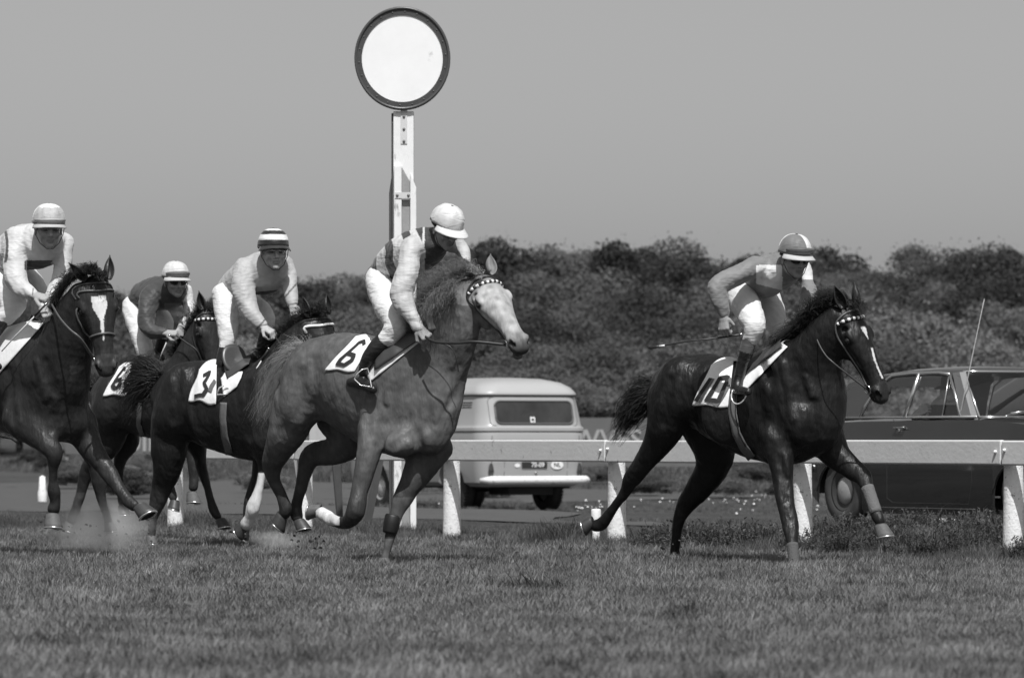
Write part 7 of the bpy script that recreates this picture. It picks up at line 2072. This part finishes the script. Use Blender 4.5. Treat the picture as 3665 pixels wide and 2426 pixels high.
def rider2():
    def silks(V, sx, sy, arm, u, s):
        t = np.full(len(V), .055); t = np.where((sx > 655) & (arm < .10), .62, t); return np.where((sx > 588) & (arm > .09) & (sx < 655) & (sy > 1085), .14, t)
    R = Rider(41.6, dict(
        head=dict(C=(627, 1008, -.42), F=(.38, -.90, -.12), s=1.13), silks=silks, seed=8, skin=.34,
        torso=[(485, 1085, 38, .18, .12), (520, 1058, 50, .08, .14), (568, 1052, 60, -.05, .16), (612, 1048, 56, -.18, .16), (628, 1034, 36, -.28, .09)],
        arms=[[(540, 1060, 38, -.22, .09), (528, 1108, 33, -.28), (522, 1150, 30, -.32), (532, 1180, 27, -.36), (562, 1191, 22, -.40), (590, 1191, 16, -.43)],
              [(660, 1048, 30, -.12, .08), (676, 1090, 22, -.18), (674, 1130, 20, -.28), (655, 1160, 18, -.38)]],
        legs=[[(472, 1098, 36, .10, .10), (485, 1150, 36, .0, .09), (504, 1200, 34, -.10, .08), (515, 1238, 31, -.16, .075), (512, 1268, 22, -.17)],
              [(550, 1100, 36, .28, .10), (590, 1150, 31, .16, .08), (585, 1195, 24, .1)]],
        boots=[[(513, 1264, 22, -.17), (516, 1310, 19, -.17), (512, 1355, 16, -.17)], [(584, 1195, 21, .1), (570, 1250, 18, .15)]],
        feet=[[(505, 1385, 13, -.14), (525, 1392, 14, -.26)], [(565, 1270, 13, .2), (580, 1280, 13, .1)]],
        hands=[dict(w=(594, 1191, -.44), D=(.95, -.25, -.05), N=(.15, -.6, .8), side=1, s=1.1),
               dict(w=(652, 1165, -.40), D=(-.3, -.3, -.9), N=(.3, -.9, 0), side=-1)],
        cap=dict(pat=lambda th, i: .60, peak=.50, roll=.048, rollt=.20, puff=.03, peak_len=.058)))
    R.build('jockey in dark silks with one white sleeve on the half hidden brown horse')
    whip(R.P(606, 1200, -.48), R.P(563, 1306, -.40), 'short pale stick in the hand of the jockey in dark silks', white=True, flap=False)
    H = HORSES['2']; near = H.rings[0] if H.rings[0][0] < H.rings[1][0] else H.rings[1]
    H.rein([R.P(630, 1200, -.52), R.P(665, 1225, -.56), R.P(710, 1262, -.60), near], .007)
    return R
def rider1():
    def silks(V, sx, sy, arm, u, s):
        t = np.full(len(V), .56)
        t = np.where((arm > .09) & (sx > 88) & (sy > 932) & (sx < 195), .05, t)
        line = np.abs((sx - 18) - 8 * np.sin((sy - 820) / 40)) < 5
        t = np.where(line & (sy < 940), .08, t)
        cuff = np.abs(sx - 118) < 2.5; return np.where(cuff & (sy > 1030), .10, t)
    R = Rider(36.0, dict(
        head=dict(C=(174, 820, -.46), F=(.22, -.95, -.12), s=1.21), silks=silks, seed=10, skin=.36,
        torso=[(-25, 955, 56, .35, .14), (25, 915, 70, .2, .16), (85, 888, 82, .02, .19), (142, 880, 80, -.15, .19), (174, 862, 52, -.30, .10)],
        arms=[[(60, 862, 48, -.18, .11), (52, 925, 43, -.26, .09), (56, 985, 40, -.32, .085), (68, 1024, 35, -.36), (96, 1044, 27, -.42), (120, 1056, 20, -.46)],
              [(222, 875, 42, -.12, .10), (226, 935, 34, -.18, .08), (214, 985, 30, -.28), (200, 1030, 26, -.38), (172, 1075, 23, -.46), (155, 1098, 20, -.50)]],
        legs=[[(-30, 990, 56, .22, .12), (18, 1032, 56, .05, .11), (48, 1080, 48, -.10, .10), (34, 1118, 36, -.12, .08), (12, 1140, 30, -.12)],
              [(85, 990, 52, .42, .12), (128, 1040, 44, .28, .10), (150, 1090, 36, .18, .08), (140, 1120, 30, .18)]],
        boots=[[(16, 1135, 30, -.12), (-12, 1172, 27, -.12), (-38, 1220, 22, -.12), (-50, 1260, 18, -.12)], [(140, 1118, 26, .18), (115, 1170, 22, .25)]],
        feet=[[(-55, 1290, 16, -.08), (-30, 1300, 16, -.2), (-5, 1312, 14, -.32)], [(105, 1195, 15, .3), (125, 1200, 14, .2)]],
        hands=[dict(w=(125, 1057, -.47), D=(.92, -.30, -.22), N=(.2, -.55, .8), side=1, s=1.22, curl=(55, 75, 45)),
               dict(w=(152, 1102, -.51), D=(.5, -.5, -.7), N=(.2, -.8, .5), side=-1)],
        goggles='clear', cap=dict(pat=lambda th, i: (.42 if (i > .42 and (th < 1.35 or th > 2 * math.pi - 1.35)) else .74), peak=.44, roll=.030, rollt=.40, puff=.045, peak_len=.050)))
    R.build('jockey in white silks and puffed pale cap on the blazed horse at the left')
    whip(R.P(165, 1088, -.60), R.P(-20, 1285, -.35), 'pale stick slanting down from the hands of the leftmost jockey', white=True, flap=False)
    H = HORSES['1']; near = H.rings[0] if H.rings[0][0] < H.rings[1][0] else H.rings[1]
    H.rein([R.P(185, 1090, -.60), R.P(215, 1140, -.72), R.P(250, 1180, -.80), R.P(290, 1215, -.82), near], .012, LEATHERL)
    return R
for fn in (rider10, rider6, rider3, rider2, rider1):
    fn(); print(fn.__name__, round(time.time() - T0, 1))

def driver():
    """occupant seen through the car's side window: dark hat, pale hand on the sill"""
    M = CAR.matrix_basis
    def T(x, y, z): return np.array(M @ Vector((x, y, z)))
    lo = np.minimum.reduce([T(-.6, -.8, .5), T(.8, .8, .5), T(-.6, .8, .5), T(.8, -.8, .5)]) - .1; hi = np.maximum.reduce([T(-.6, -.8, 1.5), T(.8, .8, 1.5), T(-.6, .8, 1.5), T(.8, -.8, 1.5)]) + .1
    f = Field(lo, hi, .0085)
    ch = lambda pts, k=.03: f.chain([T(*p[:3]) for p in pts], [(p[3], p[3]) for p in pts], (0, 1, 0), k=k, blur=1)
    Y = -.30
    XO = -.26
    _T = T
    T = lambda x, y, z: _T(x + XO, y, z + .02)
    ch([(-.16, Y, .68, .15), (-.12, Y, .86, .16), (-.09, Y, 1.00, .15), (-.06, Y, 1.06, .07)]); ch([(-.06, Y, 1.06, .06), (-.03, Y, 1.13, .06)])
    f.ell(T(-.01, Y, 1.185), (.095, .08, .115), k=.03)
    ch([(-.01, Y - .02, 1.16, .07), (.04, Y - .05, 1.13, .05)], .03)
    ch([(-.09, Y - .18, 1.00, .06), (-.10, Y - .32, .84, .05), (-.06, Y - .36, .945, .038), (-.03, Y - .37, .975, .03)], .03)
    ch([(-.09, Y + .18, 1.00, .06), (.06, Y + .22, .84, .05), (.30, Y + .12, .95, .036)], .03)
    hand(f, T(-.03, Y - .365, .975), np.array(T(.06, -.66, 1.02)) - np.array(T(-.05, -.66, .97)), (-.3, -.9, .3), 1.15, 1, (35, 50, 30))
    me = f.mesh('body'); V = f.V; Vl = np.array([list(M.inverted() @ Vector(v)) for v in V])
    t = np.where((Vl[:, 2] > 1.08) | ((Vl[:, 1] < Y - .30) & (Vl[:, 2] > .955)), .60, .03); tone(me, t); me.materials.append(SKIN)
    r = T(-.2, Y, .62); root = empty('person', tuple(r)); tag(root, 'person in a dark hat inside the parked car, pale hand on the window sill', 'person')
    wlink('body', me, None, root, True)
    mb = MB(); mb.lathe([(0, .13), (.06, .13), (.085, .11), (.09, .03), (.095, .02), (.15, .0), (.155, .008), (.10, .035)], 24, c=tuple(T(-.01, Y, 1.20))); wlink('hat', mb.mesh('hat'), mat('felt_hat', .010, .9), root, True)
driver()
# ------------------------------------------------------------------ dust kicked up by the pack
def dust(cx, cy, Z, rx, ry, rz, dens, seed, name='dust_cloud'):
    m = bpy.data.materials.new(name); m.use_nodes = True; nt = m.node_tree; N = nt.nodes; L = nt.links
    N.remove(N['Principled BSDF'])
    pv = N.new('ShaderNodeVolumePrincipled'); pv.inputs['Color'].default_value = grey(.93); pv.inputs['Anisotropy'].default_value = .2
    tc = N.new('ShaderNodeTexCoord'); mp = N.new('ShaderNodeMapping'); mp.inputs['Location'].default_value = (seed, seed * 2.3, 0)
    L.new(tc.outputs['Object'], mp.inputs[0])
    n = N.new('ShaderNodeTexNoise'); n.inputs['Scale'].default_value = 1.15; n.inputs['Detail'].default_value = 7; n.inputs['Roughness'].default_value = .6; n.inputs['Distortion'].default_value = .6
    L.new(mp.outputs[0], n.inputs['Vector'])
    ln = N.new('ShaderNodeVectorMath'); ln.operation = 'LENGTH'; L.new(tc.outputs['Object'], ln.inputs[0])
    fo = N.new('ShaderNodeMapRange'); fo.interpolation_type = 'SMOOTHSTEP'; fo.inputs['From Min'].default_value = 1.0; fo.inputs['From Max'].default_value = .15; fo.inputs['To Min'].default_value = -.30; fo.inputs['To Max'].default_value = .28
    L.new(ln.outputs['Value'], fo.inputs['Value'])
    a = N.new('ShaderNodeMath'); a.operation = 'ADD'; L.new(n.outputs['Fac'], a.inputs[0]); L.new(fo.outputs[0], a.inputs[1])
    r = N.new('ShaderNodeMapRange'); r.interpolation_type = 'SMOOTHSTEP'; r.inputs['From Min'].default_value = .36; r.inputs['From Max'].default_value = 1.0; r.inputs['To Min'].default_value = 0; r.inputs['To Max'].default_value = dens
    L.new(a.outputs[0], r.inputs['Value']); L.new(r.outputs[0], pv.inputs['Density'])
    L.new(pv.outputs[0], N['Material Output'].inputs['Volume'])
    mb = MB(); mb.lathe([(math.sin(math.pi * i / 12) if 0 < i < 12 else 0, -math.cos(math.pi * i / 12)) for i in range(13)], 24)
    o = mb.build(name, m, None); c = W(cx, cy, Z); px = Z / FS
    o.location = c; o.scale = (rx * px, rz, ry * px)
    tag(o, 'pale dust kicked up from the turf by the hooves on the left', 'dust', kind='stuff')
dust(330, 1890, 36.4, 330, 150, .95, 2.5, 1.0)
dust(1000, 1935, 37.6, 170, 60, .5, 2.2, 4.0)
print('total', round(time.time() - T0, 1))
